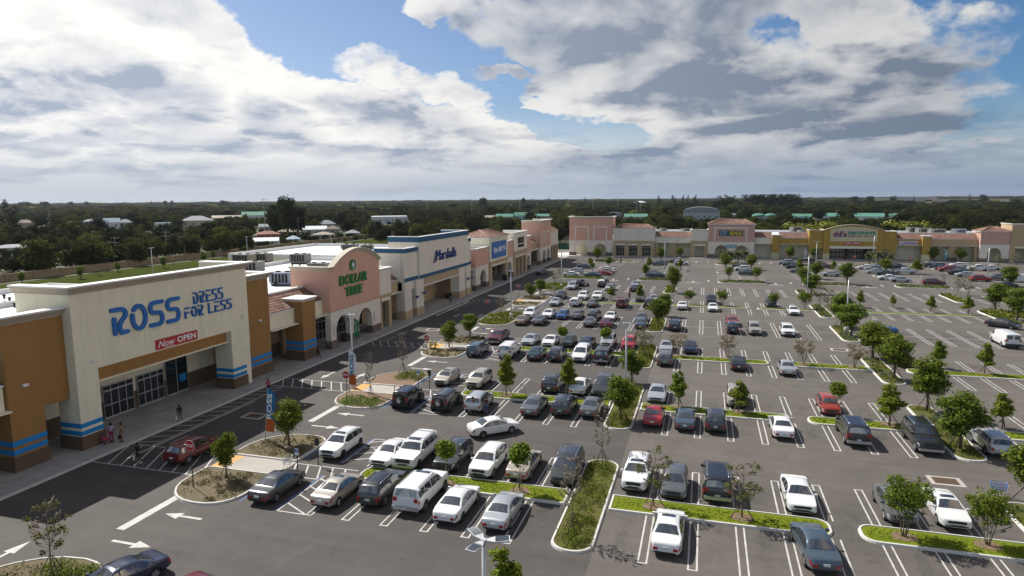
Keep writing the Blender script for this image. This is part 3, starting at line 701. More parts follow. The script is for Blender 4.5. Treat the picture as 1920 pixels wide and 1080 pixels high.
def hip_roof(S, u0, u1, v0, v1, z0, z1, inn=None):
    """four-sided tiled roof"""
    w = (v1-v0)/2 if inn is None else inn; vm = (v0+v1)/2; ov = .35
    u0, u1, v0, v1 = u0-ov, u1+ov, v0-ov, v1+ov
    h = w+ov
    tiles(S, u0, u1, v0, z0, vm, z1, h, h)
    b = S.mb('tile_roof', 'tile', True)
    for (P) in ([(u0, v1, z0), (u0, v0, z0), (u0+h, vm, z1)], [(u1, v0, z0), (u1, v1, z0), (u1-h, vm, z1)]):
        # side slopes as ribbed strips
        A, B_, C = map(Vector, P); k = max(6, int((B_-A).length/.3)); vs = []
        for i in range(k+1):
            t = i/k; q = A.lerp(B_, t); r_ = 1-abs(2*t-1); vs += [tuple(q+Vector((0, 0, .05*(i % 2)))), tuple(q.lerp(Vector((C.x, q.y, C.z)), r_)+Vector((0, 0, .05*(i % 2))))]
        b.add(vs, [(2*i, 2*i+2, 2*i+3, 2*i+1) for i in range(k)])
    b.add([(u0, v1, z0), (u1, v1, z0), (u1-h, vm, z1), (u0+h, vm, z1)], [(0, 1, 2, 3)])
    c = S.mb('ridge_tiles', 'ridge')
    for p, q in (((u0, v0), (u0+h, vm)), ((u1, v0), (u1-h, vm)), ((u0, v1), (u0+h, vm)), ((u1, v1), (u1-h, vm))):
        c.tube([(p[0], p[1], z0+.05), (q[0], q[1], z1+.06)], .11, 6)
    c.tube([(u0+h, vm, z1+.06), (u1-h, vm, z1+.06)], .11, 6)
    sf = S.mb('eave', 'trim'); sf.box(u0+.08, u1-.08, v0+.08, v1-.08, z0-.22, z0-.02)
M['ridge'] = mat('ridge_tile', (.36, .24, .18), .85, vary=.2, vscale=5)
def arcade(S, u0, u1, zc=5.3, up='tan', low='dbrown', zl=1.9, v=5.1, ceil='cream', vf=.5):
    b = S.mb('back_wall', (up, low)); b.box(u0, u1, v, v+.3, zl, 6.9, 0); b.box(u0, u1, v-.03, v+.3, .1, zl, 1)
    c = S.mb('soffit', ceil); c.box(u0+.01, u1-.01, vf+.03, v-.01, zc, zc+.12)
def low_roof(S, u0, u1, tilev=True, fascia='cream', zt=6.85, zb=4.8, vf=1.2, hip1=0):
    b = S.mb('fascia', fascia); b.box(u0, u1, vf, vf+.35, zb, zt); g_ = S.mb('gutter', 'trim'); g_.box(u0, u1, vf-.14, vf+.36, zt+.003, zt+.14)
    tiles(S, u0, u1, vf-.1, zt+.16, 4.1, 8.65)
    S.mb('ridge_cap', 'trim').box(u0, u1, 4.0, 4.45, 8.55, 8.85); S.mb('parapet', 'trim').box(u0, u1, 4.15, 4.4, 6.9, 8.54)
def shopfront(S, u0, u1, z1, n_, v=5.0, kind='entrance_doors', z0=.15, trans=.55, rail=True, fr='frame'):
    """glazed doors or windows in an aluminium frame, a part with the glass as its sub-part"""
    b = MB(S.fl); w = (u1-u0)/n_; t = .07
    b.box(u0, u1, v-.10, v, z1-.09, z1); b.box(u0, u1, v-.10, v, z0, z0+.16); b.box(u0, u1, v-.13, v, z1-trans-.05, z1-trans+.08)
    for i in range(n_+1):
        c = u0+w*i; b.box(max(u0, c-t/2), min(u1, c+t/2), v-.11, v-.002, z0+.01, z1-.01)
    if rail: b.box(u0, u1, v-.108, v-.004, z0+1.25, z0+1.33)
    fo = b.build(kind, M[fr], S.t)
    g_ = MB(S.fl); g_.box(u0+.02, u1-.02, v-.06, v-.03, z0+.05, z1-.05); g_.build('pane', M['dglass'], fo)
    return fo
def text_faces(s, shear=0.0, bold=0.0, font=None):
    cu = bpy.data.curves.new('t', 'FONT'); cu.body = s; cu.size = 1; cu.shear = shear; cu.offset = bold; cu.resolution_u = 3
    o = bpy.data.objects.new('t', cu); COL.objects.link(o); dg = bpy.context.evaluated_depsgraph_get(); dg.update()
    me = bpy.data.meshes.new_from_object(o.evaluated_get(dg)); vs = [tuple(v.co) for v in me.vertices]; fs = [tuple(p.vertices) for p in me.polygons]
    bpy.data.objects.remove(o); bpy.data.meshes.remove(me); bpy.data.curves.remove(cu); return vs, fs
def lettering(f_, s, u0, u1, z0, z1, v, depth, shear=0.0, bold=0.01, mi=0, b=None):
    """text fitted to a measured box on a facade; solid letters of the given depth"""
    vs, fs = text_faces(s, shear, bold); xs = [p[0] for p in vs]; ys = [p[1] for p in vs]
    a, e, c, d = min(xs), max(xs), min(ys), max(ys); b = b or MB(f_)
    P = [(u0+(x-a)/(e-a)*(u1-u0), z0+(y-c)/(d-c)*(z1-z0)) for x, y, _ in vs]
    b.add([(x, v-depth, y) for x, y in P], fs, mi)
    if depth > .01:
        cnt = {}
        for q in fs:
            for i in range(len(q)):
                k = (q[i], q[(i+1) % len(q)]); cnt[k] = cnt.get(k, 0)+1
        ed = [k for k in cnt if (k[1], k[0]) not in cnt]
        vv = []; ff = []
        for (i, j) in ed:
            n0 = len(vv); vv += [(P[i][0], v-depth, P[i][1]), (P[j][0], v-depth, P[j][1]), (P[j][0], v, P[j][1]), (P[i][0], v, P[i][1])]; ff.append((n0, n0+1, n0+2, n0+3))
        b.add(vv, ff, mi)
    return b
def strokes(b, S_, u0, z0, w, h, v, rad, sq=.35):
    """letters drawn as thick round-ended strokes in a unit box"""
    for st in S_:
        P = [(u0+x*w, v, z0+y*h) for x, y in st]; b.tube(P, rad, 8, sq=None)
def arcpts(cx, cy, rx, ry, a0, a1, n_=7): return [(cx+rx*math.cos(R(a0+(a1-a0)*i/n_)), cy+ry*math.sin(R(a0+(a1-a0)*i/n_))) for i in range(n_+1)]
GLY = {
 'R': [[(.12, .62), (.12, 0)], [(0, 1), (.5, 1)]+arcpts(.55, .78, .35, .22, 90, -30)[1:]+[(.5, .42), (.42, .2), (.55, 0), (.95, 0)]],
 'O': [arcpts(.5, .5, .46, .5, 135, -195, 18)],
 'S': [[(.95, 1), (.35, 1)]+arcpts(.32, .77, .27, .23, 90, 270)[1:]+[(.6, .54)]+arcpts(.64, .27, .27, .27, 90, -90)[1:]+[(.02, 0)]],
 'D': [[(.1, .62), (.1, 0), (.3, 0)]+arcpts(.4, .5, .5, .5, -90, 90, 10)+[(.0, 1)]],
 'E': [[(.95, 1), (.1, 1)], [(.8, .52), (.3, .52)], [(.1, .62), (.1, 0), (.95, 0)]],
 'F': [[(.95, 1), (.1, 1)], [(.8, .52), (.3, .52)], [(.1, .62), (.1, 0)]],
 'L': [[(.1, 1), (.1, 0), (.95, 0)]]}
def ribbon(b, P, r, v0, v1):
    """flat round-ended stroke of half width r between depths v0 and v1"""
    P = [Vector(p) for p in P]; n_ = len(P); Lp, Rp = [], []
    for i in range(n_):
        a = (P[i]-P[i-1]).normalized() if i else (P[1]-P[0]).normalized(); c = (P[i+1]-P[i]).normalized() if i < n_-1 else a
        na, nc = Vector((-a.y, a.x)), Vector((-c.y, c.x)); m_ = (na+nc).normalized(); k = min(1.5, 1/max(.3, m_.dot(na))); Lp.append(P[i]+m_*r*k); Rp.append(P[i]-m_*r*k)
    d0, d1 = (P[0]-P[1]).normalized(), (P[-1]-P[-2]).normalized()
    def cap(c, d, s0): a0 = math.atan2(d.y, d.x); return [c+Vector((math.cos(a0+s0*math.pi*(.5-k/6)), math.sin(a0+s0*math.pi*(.5-k/6))))*r for k in range(1, 6)]
    ring = Lp+cap(P[-1], d1, 1)+Rp[::-1]+cap(P[0], d0, 1); m_ = len(ring)
    vs = [(q.x, v0, q.y) for q in ring]+[(q.x, v1, q.y) for q in ring]; j0 = n_+5
    fs = [(i, i+1, m_-1-5-(i+1)-0, m_-1-5-i) for i in range(n_-1)]
    fs += [tuple([n_-1]+list(range(n_, n_+5))+[n_+5]), tuple([m_-6]+list(range(m_-5, m_))+[0])]
    fs += [(i, (i+1) % m_, m_+(i+1) % m_, m_+i) for i in range(m_)]
    b.add(vs, fs)
def strokeword(S, part, s, u0, u1, z0, z1, v, rad, gap=.28, m_='stripe', slant=0.0):
    n_ = len(s); w = (u1-u0)/(n_+gap*(n_-1)); b = MB(S.fl)
    back = MB(S.fl)
    for i, ch in enumerate(s):
        if ch == ' ': continue
        c = u0+i*w*(1+gap)
        for st in GLY[ch]:
            P = [(c+x*w+slant*y, v, z0+y*(z1-z0)) for x, y in st]; ribbon(b, [(q[0], q[2]) for q in P], rad, v-.10, v+.09)
    return b.build(part, M['rossblue'], S.t)
M['rossblue'] = mat('blue_letter', (.002, .125, .42), .4)
M['lsilver'] = mat('letter_return', (.45, .6, .62), .4, .3)
def lamp_sconce(S, u, z, v=0.0):
    b = MB(S.fl); b.box(u-.22, u+.22, v-.2, v-.002, z-.04, z+.12); b.frus(u-.16, u+.16, v-.16, v-.03, z-.1, z-.04, .04); b.build('wall_light', M['trim'], S.t)

# ---- left row, near end
S = Store('shop_building', 'low cream arcade with a clay tile roof at the left edge before the brown pillar', 'shop', LF, (22, 0))
low_roof(S, 8, 35.0, fascia='cream'); arcade(S, 8, 35.05, 4.9)
S.done()
# ---- tall cream store, brown wings
S = Store('shop_building', 'tall cream store with big blue ROSS letters, brown wings and blue striped pillars'.replace('ROSS ', ''), 'shop', LF, (50, 0))
w = S.mb('wall', 'cream'); OPN = [(42.0, 58.3, 6.6, 0)]
wall(w, 40.0, 61.2, .1, 13.1, 0, .5, OPN); upwalls(S, 'cream', 40.0, 61.2, 7.005, 13.1, 0, 5.8, .5); S.mb('side_wall', 'cream').box(40.0, 40.5, 2.21, 5.8, 4.9, 7.0); S.mb('side_wall', 'cream', True).box(60.7, 61.2, 2.21, 5.8, 4.9, 7.0)
S.mb('wall', 'cream').box(40.0, 42.0, .5, 2.2, .1, 7.0); S.mb('wall', 'cream').box(58.3, 60.4, .5, 2.2, .1, 7.0)
crown(S, upath(40.0, 61.2, 0, 5.8), 13.05)
S.mb('inner_membrane', 'trim').box(40.52, 60.68, .5, .56, 7.1, 13.1)
S.mb('header_beam', 'brown').box(42.0, 58.3, .7, 1.1, 5.25, 6.75)
arcade(S, 40.4, 61.2, 5.25, 'cream', 'dbrown')
for (a, e, v0, v1) in ((40.0, 42.0, 0, 2.2), (58.3, 60.4, 0, 2.2)):
    S.mb('pillar_base', 'dbrown').box(a-.1, e+.1, v0-.1, v1+.1, .1, 1.28)
    for z0, z1 in ((1.36, 1.74), (2.0, 2.38)): S.mb('blue_stripe', 'stripe').box(a-.025, e+.025, v0-.025, v1+.025, z0, z1)
for (u0, u1, pa, pe, ret) in ((35.1, 39.98, 35.1, 37.75, 0), (61.22, 66.1, 62.4, 66.1, 1)):
    wb = S.mb('wing_wall', 'brown'); op = [(pe, u1, 4.5, 0)] if not ret else [(u0, pa, 4.5, 0)]
    wall(wb, u0, u1, .1, 11.45, .9, 1.4, op)
    S.mb('wing_roof', 'trim', True).box(u0+(.46 if not ret else 0), u1-(.46 if ret else 0), 1.41, 6.5, 11.25, 11.40)
    if not ret: wb.box(u0, u0+.45, 1.4, 6.5, 6.9, 11.45); wb.box(pa, pe, 1.4, 3.2, .1, 6.9)
    else: wb.box(u1-.45, u1, 1.4, 6.5, 6.9, 11.45); wb.box(pa, pe, 1.4, 3.2, .1, 6.9)
    crown(S, [(u0, 6.5), (u0, .9), (u1, .9)] if not ret else [(u0, .9), (u1, .9), (u1, 6.5)], 11.4)
    S.mb('pillar_base', 'dbrown').box(pa-.1, pe+(.1 if not ret else .1), .8, 3.3, .1, 1.28)
    for z0, z1 in ((1.46, 1.86), (2.12, 2.54)): S.mb('blue_stripe', 'stripe').box(pa-.025, pe+.025, .875, 3.225, z0, z1)
    S.mb('lintel', 'cream').box(*( (pe+.02, u1-.02) if not ret else (u0+.02, pa-.02)), 1.0, 1.6, 4.48, 5.25)
    arcade(S, u0, u1, 5.26, 'tan', 'dbrown', vf=1.0)
shopfront(S, 46.5, 49.9, 3.35, 4); shopfront(S, 50.4, 53.7, 3.35, 4); shopfront(S, 54.0, 57.0, 4.7, 2, kind='display_window', trans=.1, rail=False)
S.mb('poster', 'stripe').box(55.8, 56.7, 4.86, 4.88, 1.3, 2.1)
strokeword(S, 'lettering', 'ROSS', 43.7, 51.25, 9.15, 11.2, -.10, .185, .30)
strokeword(S, 'lettering', 'DRESS', 53.15, 57.3, 10.35, 11.4, -.08, .070, .42)
strokeword(S, 'lettering', 'FOR', 51.9, 54.35, 9.1, 10.05, -.08, .070, .42); strokeword(S, 'lettering', 'LESS', 55.1, 58.5, 9.1, 10.05, -.08, .070, .42)
b = S.mb('banner', 'stopred'); b.box(48.1, 53.4, -.05, -.004, 6.72, 7.68)
lettering(S.fl, 'OPEN', 50.75, 53.15, 6.92, 7.5, -.05, .012, bold=.03).build('banner_text', M['white'], S.t)
lettering(S.fl, 'Now', 48.4, 50.45, 6.9, 7.52, -.05, .012, shear=.35).build('banner_text', M['white'], S.t)
S.mb('banner_text', 'white').box(49.1, 50.4, -.064, -.05, 6.80, 6.84)
for u_, z_ in ((41.6, 7.35), (60.2, 7.9)): lamp_sconce(S, u_, z_)
lamp_sconce(S, 36.4, 6.6, .9); lamp_sconce(S, 64.2, 6.6, .9)
S.done()
# ---- low tiled arcade and brown pillar
S = Store('shop_building', 'low arcade with red tile roof between the cream store and the salmon pink one', 'shop', LF, (72, 0))
low_roof(S, 66.12, 78.0, fascia='cream'); arcade(S, 66.1, 78.6, 4.9, 'tan', 'dbrown')
S.mb('service_door', 'cream').box(70.2, 71.3, 4.98, 5.05, .15, 2.4); S.mb('pilaster', 'tan').box(73.5, 78.4, 4.6, 5.09, .15, 4.85)
S.done()
S = Store('entrance_pillar', 'free standing brown pillar with blue stripes and white cap beside the pink store', 'pillar', LF, (73, 0))
b = S.mb('shaft', 'brown'); b.box(71.4, 74.3, .0, 2.6, .15, 7.75); S.mb('base', 'dbrown').box(71.3, 74.4, -.1, 2.7, .1, 1.3)
crown(S, [(74.3, 2.6), (71.4, 2.6), (71.4, 0), (74.3, 0)], 7.7, False, 'trim', True); S.mb('top', 'trim').box(71.6, 74.1, .2, 2.4, 7.75, 8.05)
for z0, z1 in ((1.5, 1.9), (2.15, 2.6)): S.mb('blue_stripe', 'stripe').box(71.375, 74.325, -.025, 2.625, z0, z1)
S.done()
# ---- salmon store with arched gable
S = Store('shop_building', 'salmon pink store with a curved gable, two arches and green letters', 'shop', LF, (85, 0))
u0, u1 = 77.9, 92.2; ZW = 5.25
wall(S.mb('lower_wall', 'white_stucco'), u0, u1, .1, ZW, 0, .9, [(79.2, 83.2, 4.4, 1), (85.4, 89.5, 4.4, 1)])
# gable outline
def gable(t):
    if t < .06: return 10.95
    if t > .985: return 11.05
    q = (t-.06)/.925; return 10.95+2.15*math.sin(math.pi*q)**.8
K = 40; top = [(u0+(u1-u0)*k/K, gable(k/K)) for k in range(K+1)]
wb = S.mb('upper_wall', 'pink')
for (a, za), (e, ze) in zip(top, top[1:]): wb.hexa([(a, 0, ZW), (e, 0, ZW), (e, .5, ZW), (a, .5, ZW), (a, 0, za), (e, 0, ze), (e, .5, ze), (a, .5, za)])
wb.box(u0, u0+.45, .5, 6.0, ZW, 10.95); wb.box(u1-.45, u1, .5, 6.0, ZW, 10.95)
S.mb('string_course', 'tan').box(u0-.04, u1+.04, -.05, .5, ZW-.003, ZW+.12)
cb = S.mb('cornice', 'gcorn')
vs = []; pr = [(-.5, 0), (.02, 0), (.1, .12), (.34, .38), (.46, .42), (.46, .56), (-.5, .56)]
for i, (a, za) in enumerate(top):
    p = Vector(top[max(0, i-1)]); q = Vector(top[min(K, i+1)]); d = (q-p).normalized(); nn = Vector((-d.y, d.x))
    if i in (0, K): nn = Vector((0, 1))
    ex = -.44 if i == 0 else .44 if i == K else 0
    for o, h in pr: vs.append((a+nn.x*h+ex*(1 if h > .2 else 0), -o, za+nn.y*h))
k = len(pr); cb.add(vs, [(i*k+j, i*k+(j+1) % k, (i+1)*k+(j+1) % k, (i+1)*k+j) for i in range(K) for j in range(k)]+[tuple(range(k-1, -1, -1)), tuple(K*k+j for j in range(k))])
sweep(cb, [(u0, 6.0), (u0, .0)], [(-.45, 0), (.02, 0), (.1, .12), (.34, .38), (.44, .42), (.44, .557), (-.45, .557)], z=10.94)
sweep(cb, [(u1, .5), (u1, 6.0)], [(-.45, 0), (.02, 0), (.1, .12), (.34, .38), (.44, .42), (.44, .557), (-.45, .557)], z=11.0)
for (a, e) in ((u0, 79.2), (83.2, 85.4), (89.5, u1)): S.mb('stone_base', 'stone').box(a-.07, e+.07, -.07, .97, .1, 1.3)
arcade(S, u0, u1, 5.1, 'tan', 'tan', vf=.9); shopfront(S, 80.4, 84.4, 3.4, 4); shopfront(S, 86.5, 90.3, 3.4, 3, kind='display_window')
S.mb('inner_membrane', 'trim').box(u0+.46, u1-.46, .5, .56, 7.0, 10.9)
lettering(S.fl, 'DOLLAR', 80.3, 88.1, 8.58, 9.98, -.02, .22, shear=.12, bold=.035).build('lettering', M['dgreen'], S.t)
lettering(S.fl, 'TREE', 81.8, 86.6, 6.9, 8.2, -.02, .22, shear=.12, bold=.035).build('lettering', M['dgreen'], S.t)
b = MB(S.fl); b.tube([(84.1, -.02, 11.2), (84.1, -.2, 11.2)], .78, 24, smooth=False); e_ = b.build('round_emblem', M['dgreen'], S.t)
b = MB(S.fl); b.add([(84.1, -.215, 11.75), (84.55, -.215, 11.05), (84.2, -.215, 11.05), (84.2, -.215, 10.55), (84.0, -.215, 10.55), (84.0, -.215, 11.05), (83.65, -.215, 11.05)], [(0, 6, 1), (5, 2, 3, 4)]); b.build('emblem_mark', M['white'], e_, recalc=False)
for u_ in (78.6, 90.1): b = MB(S.fl); b.box(u_-.09, u_+.09, -.06, -.002, 1.9, 3.4); b.build('wall_plaque', M['frame'], S.t)
S.done()
M_ = M
# ---- small cream block
def slots_block(lbl, u0, u1, ztop, zmid, slots, upm='white_stucco', lowm='tan', frame=LF, capz=None, sign=None, d=6.0, v=0.0, zlin=4.5, glass=True, corn=False):
    S = Store('shop_building', lbl, 'shop', frame, ((u0+u1)/2, 0))
    S.mb('upper_wall', upm).box(u0, u1, v, v+.5, zmid, ztop); upwalls(S, upm, u0, u1, zmid+.005, ztop, v, d)
    wall(S.mb('lower_wall', lowm), u0, u1, .1, zmid, v+.02, v+.7, [(a, e, zlin, 0) for a, e in slots])
    for a, e in slots: S.mb('lintel', 'cream').box(a-.25, e+.25, v-.1, v+.3, zlin+.004, zlin+.5)
    S.mb('top_roof', 'trim').box(u0+.46, u1-.46, v+.51, v+d, ztop-.5, ztop-.35); crown(S, upath(u0, u1, v, d), ztop-.03, corn, 'trim'); arcade(S, u0, u1, zlin+.55, lowm, lowm, vf=v+.7)
    if glass:
        for a, e in slots: shopfront(S, a+.1, e-.1, 3.8, 2 if e-a < 2.5 else 3, v=4.95)
    S.mb('string_course', lowm).box(u0-.03, u1+.03, v-.05, v+.3, zmid+.003, zmid+.14)
    return S
slots_block('narrow cream block with one tan framed doorway right of the salmon store', 92.25, 96.1, 9.4, 5.4, [(92.9, 95.2)]).done()
S = Store('shop_building', 'low tan arcade with tile roof between the narrow cream block and the blue banded store', 'shop', LF, (99, 0))
low_roof(S, 96.12, 101.0, fascia='tan', zt=6.9, zb=4.7); arcade(S, 96.1, 101.6, 4.9, 'tan', 'tan'); S.done()
# ---- big store with blue bands
S = Store('shop_building', 'large off white store with dark blue cornice bands and blue script letters', 'shop', LF, (119, 0))
ws = 'white_stucco'; NB = [(-.45, 0), (.12, 0), (.12, .9), (-.45, .9)]; NC = [(-.47, .9), (.16, .9), (.16, 1.0), (-.47, 1.0)]
S.mb('wall', ws).box(106.6, 131.6, -.4, .1, 6.5, 13.05); S.mb('return_wall', ws, True).box(106.6, 107.05, .1, 5.6, 5.1, 13.05); S.mb('return_wall', ws, True).box(131.15, 131.6, .1, 5.6, 5.1, 13.05)
sweep(S.mb('blue_band', 'navy'), upath(106.6, 131.6, -.4, 6.0), NB, z=13.0); sweep(S.mb('parapet_cap', 'trim'), upath(106.6, 131.6, -.4, 6.0), NC, z=13.0)
S.mb('inner_membrane', 'trim').box(107.06, 131.14, .1, .16, 7.0, 13)
for (a, e, pth) in ((101.2, 106.58, [(101.2, 5.6), (101.2, 0), (106.58, 0)]), (131.62, 134.1, [(131.62, 0), (134.1, 0), (134.1, 5.6)])):
    b = S.mb('wing_wall', ws, True); b.box(a, e, 0, .45, 6.5, 11.5)
    b.box(*((a, a+.45) if a < 110 else (e-.45, e)), .52, 5.6, 4.9, 11.5)
    sweep(S.mb('blue_band', 'navy'), pth, [(-.45, 0), (.12, 0), (.12, .72), (-.45, .72)], z=11.48); sweep(S.mb('parapet_cap', 'trim'), pth, [(-.47, .72), (.16, .72), (.16, .82), (-.47, .82)], z=11.48)
S.mb('blue_band', 'navy').box(106.5, 131.7, -.5, -.4, 6.55, 7.15); S.mb('blue_band', 'navy').box(101.1, 106.5, -.1, 0, 6.55, 7.15); S.mb('blue_band', 'navy').box(131.7, 134.2, -.1, 0, 6.55, 7.15)
for a, e in ((101.2, 104.0), (105.2, 108.3), (126.2, 129.8), (131.2, 134.1)):
    wl = S.mb('pillar', ws, True); wl.box(a, e, -.3 if a in (105.2, 126.2) else 0.02, 1.6, .1, 6.49)
    S.mb('pillar_base', 'tan').box(a-.06, e+.06, -.36 if a in (105.2, 126.2) else -.06, 1.66, .1, 1.5)
S.mb('slot_header', ws, True).box(104.0, 105.2, .1, .9, 5.0, 6.49); S.mb('slot_header', ws, True).box(129.8, 131.2, .1, .9, 5.0, 6.49)
S.mb('header_beam', 'tan').box(108.3, 126.2, -.25, .4, 5.15, 6.52); S.mb('soffit_trim', 'trim').box(108.3, 126.2, -.3, .5, 4.95, 5.145)
arcade(S, 101.2, 134.1, 5.0, 'tan', 'tan', vf=.9); shopfront(S, 111.0, 118.5, 3.9, 6)
S.mb('ramp_sign', 'dark').box(125.0, 126.0, 1.3, 2.4, .15, 1.2)
lettering(S.fl, 'Marshalls', 113.9, 124.2, 9.05, 11.0, -.42, .2, shear=.15, bold=-.005).build('lettering', M['mblue'] if 'mblue' in M else M.setdefault('mblue', mat('letter_dark_blue', (.008, .04, .20), .4)), S.t)
b = MB(S.fl)
for k in range(4): b.tube([(113.55-.35*k, -.5, 8.75), (114.75-.35*k, -.5, 11.0)], .045, 5)
b.build('letter_swash', M['mblue'], S.t)
for u_, z_ in ((104.0, 3.6), (107.3, 3.9), (129.9, 3.7), (132.4, 3.7)): b = MB(S.fl); b.box(u_-.05, u_+1.0, -.85, -.72, z_-.2, z_+.25); b.box(u_+.3, u_+.4, -.72, 0, z_, z_+.06); b.build('blade_sign', M['mblue'], S.t)
S.done()
# ---- small tiled link, pink arch, blue sign tower, dark letter tower ...
def arch_block(lbl, u0, u1, ztop, arches, pinkm='pink', frame=LF, zmid=5.3, panels=(), d=6.0, corn=False, v=0.0, atop=4.4, name='shop_building', lowm='white_stucco', glass=True):
    S = Store(name, lbl, 'shop', frame, ((u0+u1)/2, 0))
    S.mb('upper_wall', pinkm).box(u0, u1, v, v+.5, zmid, ztop); upwalls(S, pinkm, u0, u1, zmid+.005, ztop, v, d)
    wall(S.mb('lower_wall', lowm), u0, u1, .1, zmid-.002, v, v+.9, [(a, e, atop, 1) for a, e in arches])
    S.mb('top_roof', 'trim').box(u0+.46, u1-.46, v+.51, v+d, ztop-.5, ztop-.35)
    c = u0
    for a, e in list(arches)+[(u1, u1)]:
        S.mb('stone_base', 'stone').box(c-.07, a+.07, v-.07, v+.97, .1, 1.35); c = e
    for a, e, zt in panels:
        b = S.mb('panel_frame', 'white_stucco'); b.box(a, a+.42, v-.08, v, zmid+.3, zt); b.box(e-.42, e, v-.08, v, zmid+.3, zt); b.box(a+.42, e-.42, v-.08, v, zt-.42, zt)
    arcade(S, u0, u1, 5.1, 'tan', 'tan', vf=v+.9)
    if glass:
        for a, e in arches: shopfront(S, a+.6, e+.4, 3.5, 3, v=4.95)
    S.mb('string_course', lowm).box(u0-.03, u1+.03, v-.05, v, zmid, zmid+.12)
    return S
S = Store('shop_building', 'narrow tan link with a scrap of tile roof right of the blue banded store', 'shop', LF, (135.5, 0))
low_roof(S, 134.15, 137.3, fascia='tan', zt=6.9, zb=5.0); b = S.mb('pillar', 'tan'); b.box(136.4, 137.3, 1.2, 1.9, .1, 5.0); arcade(S, 134.2, 137.3, 4.9, 'tan', 'tan'); S.done()
S = arch_block('salmon block with a single arch left of the bright blue sign', 137.35, 146.4, 9.2, [(140.4, 144.4)]); crown(S, upath(137.35, 146.4, 0, 6), 9.17, False, 'trim')
b = S.mb('wall_plaque', 'frame'); b.box(138.6, 138.8, -.06, -.002, 2, 3.4); S.done()
S = Store('shop_building', 'cream tower store with a hipped tile roof and a bright blue sign', 'shop', LF, (154, 0))
u0, u1 = 146.5, 161.2
S.mb('upper_wall', 'cream').box(u0, u1, -.3, .2, 5.55, 11.3); b = S.mb('return_wall', 'cream', True); b.box(u0, u0+.5, .2, 7.5, 5.56, 11.3); b.box(u1-.5, u1, .2, 7.5, 5.56, 11.3); b.box(u0+.5, u1-.5, 7.0, 7.5, 6.9, 11.3)
wall(S.mb('lower_wall', 'tan'), u0, u1, .1, 5.548, -.28, .6, [(148.4, 159.4, 4.5, 0)]); S.mb('lintel', 'cream').box(148.0, 159.7, -.42, .1, 4.504, 4.95)
S.mb('string_course', 'tan').box(u0-.1, u1+.1, -.4, -.3, 5.4, 5.75); hip_roof(S, u0, u1, -.3, 7.5, 11.45, 13.0)
arcade(S, u0, u1, 5.0, 'tan', 'tan', vf=.6); shopfront(S, 151, 158, 3.9, 5)
S.mb('sign_board', 'signblue').box(147.85, 159.5, -.42, -.302, 6.35, 10.3)
lettering(S.fl, 'five', 149.2, 152.6, 7.6, 9.1, -.42, .06, bold=.03).build('lettering', M['white'], S.t); lettering(S.fl, 'BEL\u00b0W', 153.3, 158.6, 7.7, 9.0, -.42, .06, bold=.03).build('lettering', M['white'], S.t)
S.mb('litter_bin', 'dark').box(156.6, 157.6, -1.2, -.3, .15, 1.6); S.done()
S = arch_block('salmon block with one arch right of the bright blue sign', 161.25, 167.0, 9.5, [(162.0, 165.6)], atop=4.3); crown(S, upath(161.25, 167, 0, 6), 9.47, False, 'trim'); S.done()
S = slots_block('cream tower with black stacked letters over three tan slots', 167.05, 180.3, 11.3, 6.5, [(168.7, 171.3), (172.3, 174.9), (176.0, 178.5)], 'cream', 'tan', zlin=4.9, corn=False, v=-.3, d=7)
for a, e in ((170.7, 176.7),):
    lettering(S.fl, 'SHOE', a, e, 8.45, 10.15, -.32, .15, bold=.04).build('lettering', M['dark'], S.t); lettering(S.fl, 'CARNIVAL', a, e, 7.45, 8.2, -.32, .15, bold=.03).build('lettering', M['dark'], S.t)
S.done()
S = arch_block('salmon block with one arch right of the black lettered tower', 180.35, 185.6, 9.6, [(181.4, 184.6)], atop=4.3); crown(S, upath(180.35, 185.6, 0, 6), 9.57, False, 'trim'); S.done()
S = Store('shop_building', 'low yellow tan arcade between the black lettered tower and the tall pink tower', 'shop', LF, (191, 0))
low_roof(S, 185.62, 197.2, fascia='tan', zt=7.1, zb=5.1); arcade(S, 185.6, 197.2, 5.0, 'tan', 'tan'); shopfront(S, 188, 194, 3.9, 4, v=5.0); S.done()
S = arch_block('tall pink tower at the far end of the left row with two arches', 197.25, 211.6, 13.2, [(200.1, 204.4), (206.0, 210.2)], panels=[(198.7, 203.5, 10.4), (205.4, 210.1, 10.4)], d=6)
crown(S, upath(197.25, 211.6, 0, 6), 13.17, True, 'gcorn'); S.done()
S = Store('shop_building', 'cream end block of the left row under a red shed tile roof', 'shop', LF, (218, 0))
S.mb('upper_wall', 'white_stucco').box(211.65, 224, .3, .8, 5.4, 9.7); S.mb('upper_wall', 'white_stucco').box(223.5, 224, .8, 8, 0.1, 9.7)
wall(S.mb('lower_wall', 'tan'), 211.65, 224, .1, 5.398, .3, 1.0, [(213, 215.6, 4.9, 0), (216.8, 219.2, 4.9, 0), (220.6, 223, 4.9, 0)])
for a, e in ((213, 215.6), (216.8, 219.2), (220.6, 223)): S.mb('lintel', 'cream').box(a-.2, e+.2, .2, .6, 4.904, 5.3)
tiles(S, 211.7, 224.2, .1, 9.75, 4.5, 11.6); arcade(S, 211.65, 224, 5.2, 'tan', 'tan', vf=1.0); S.done()
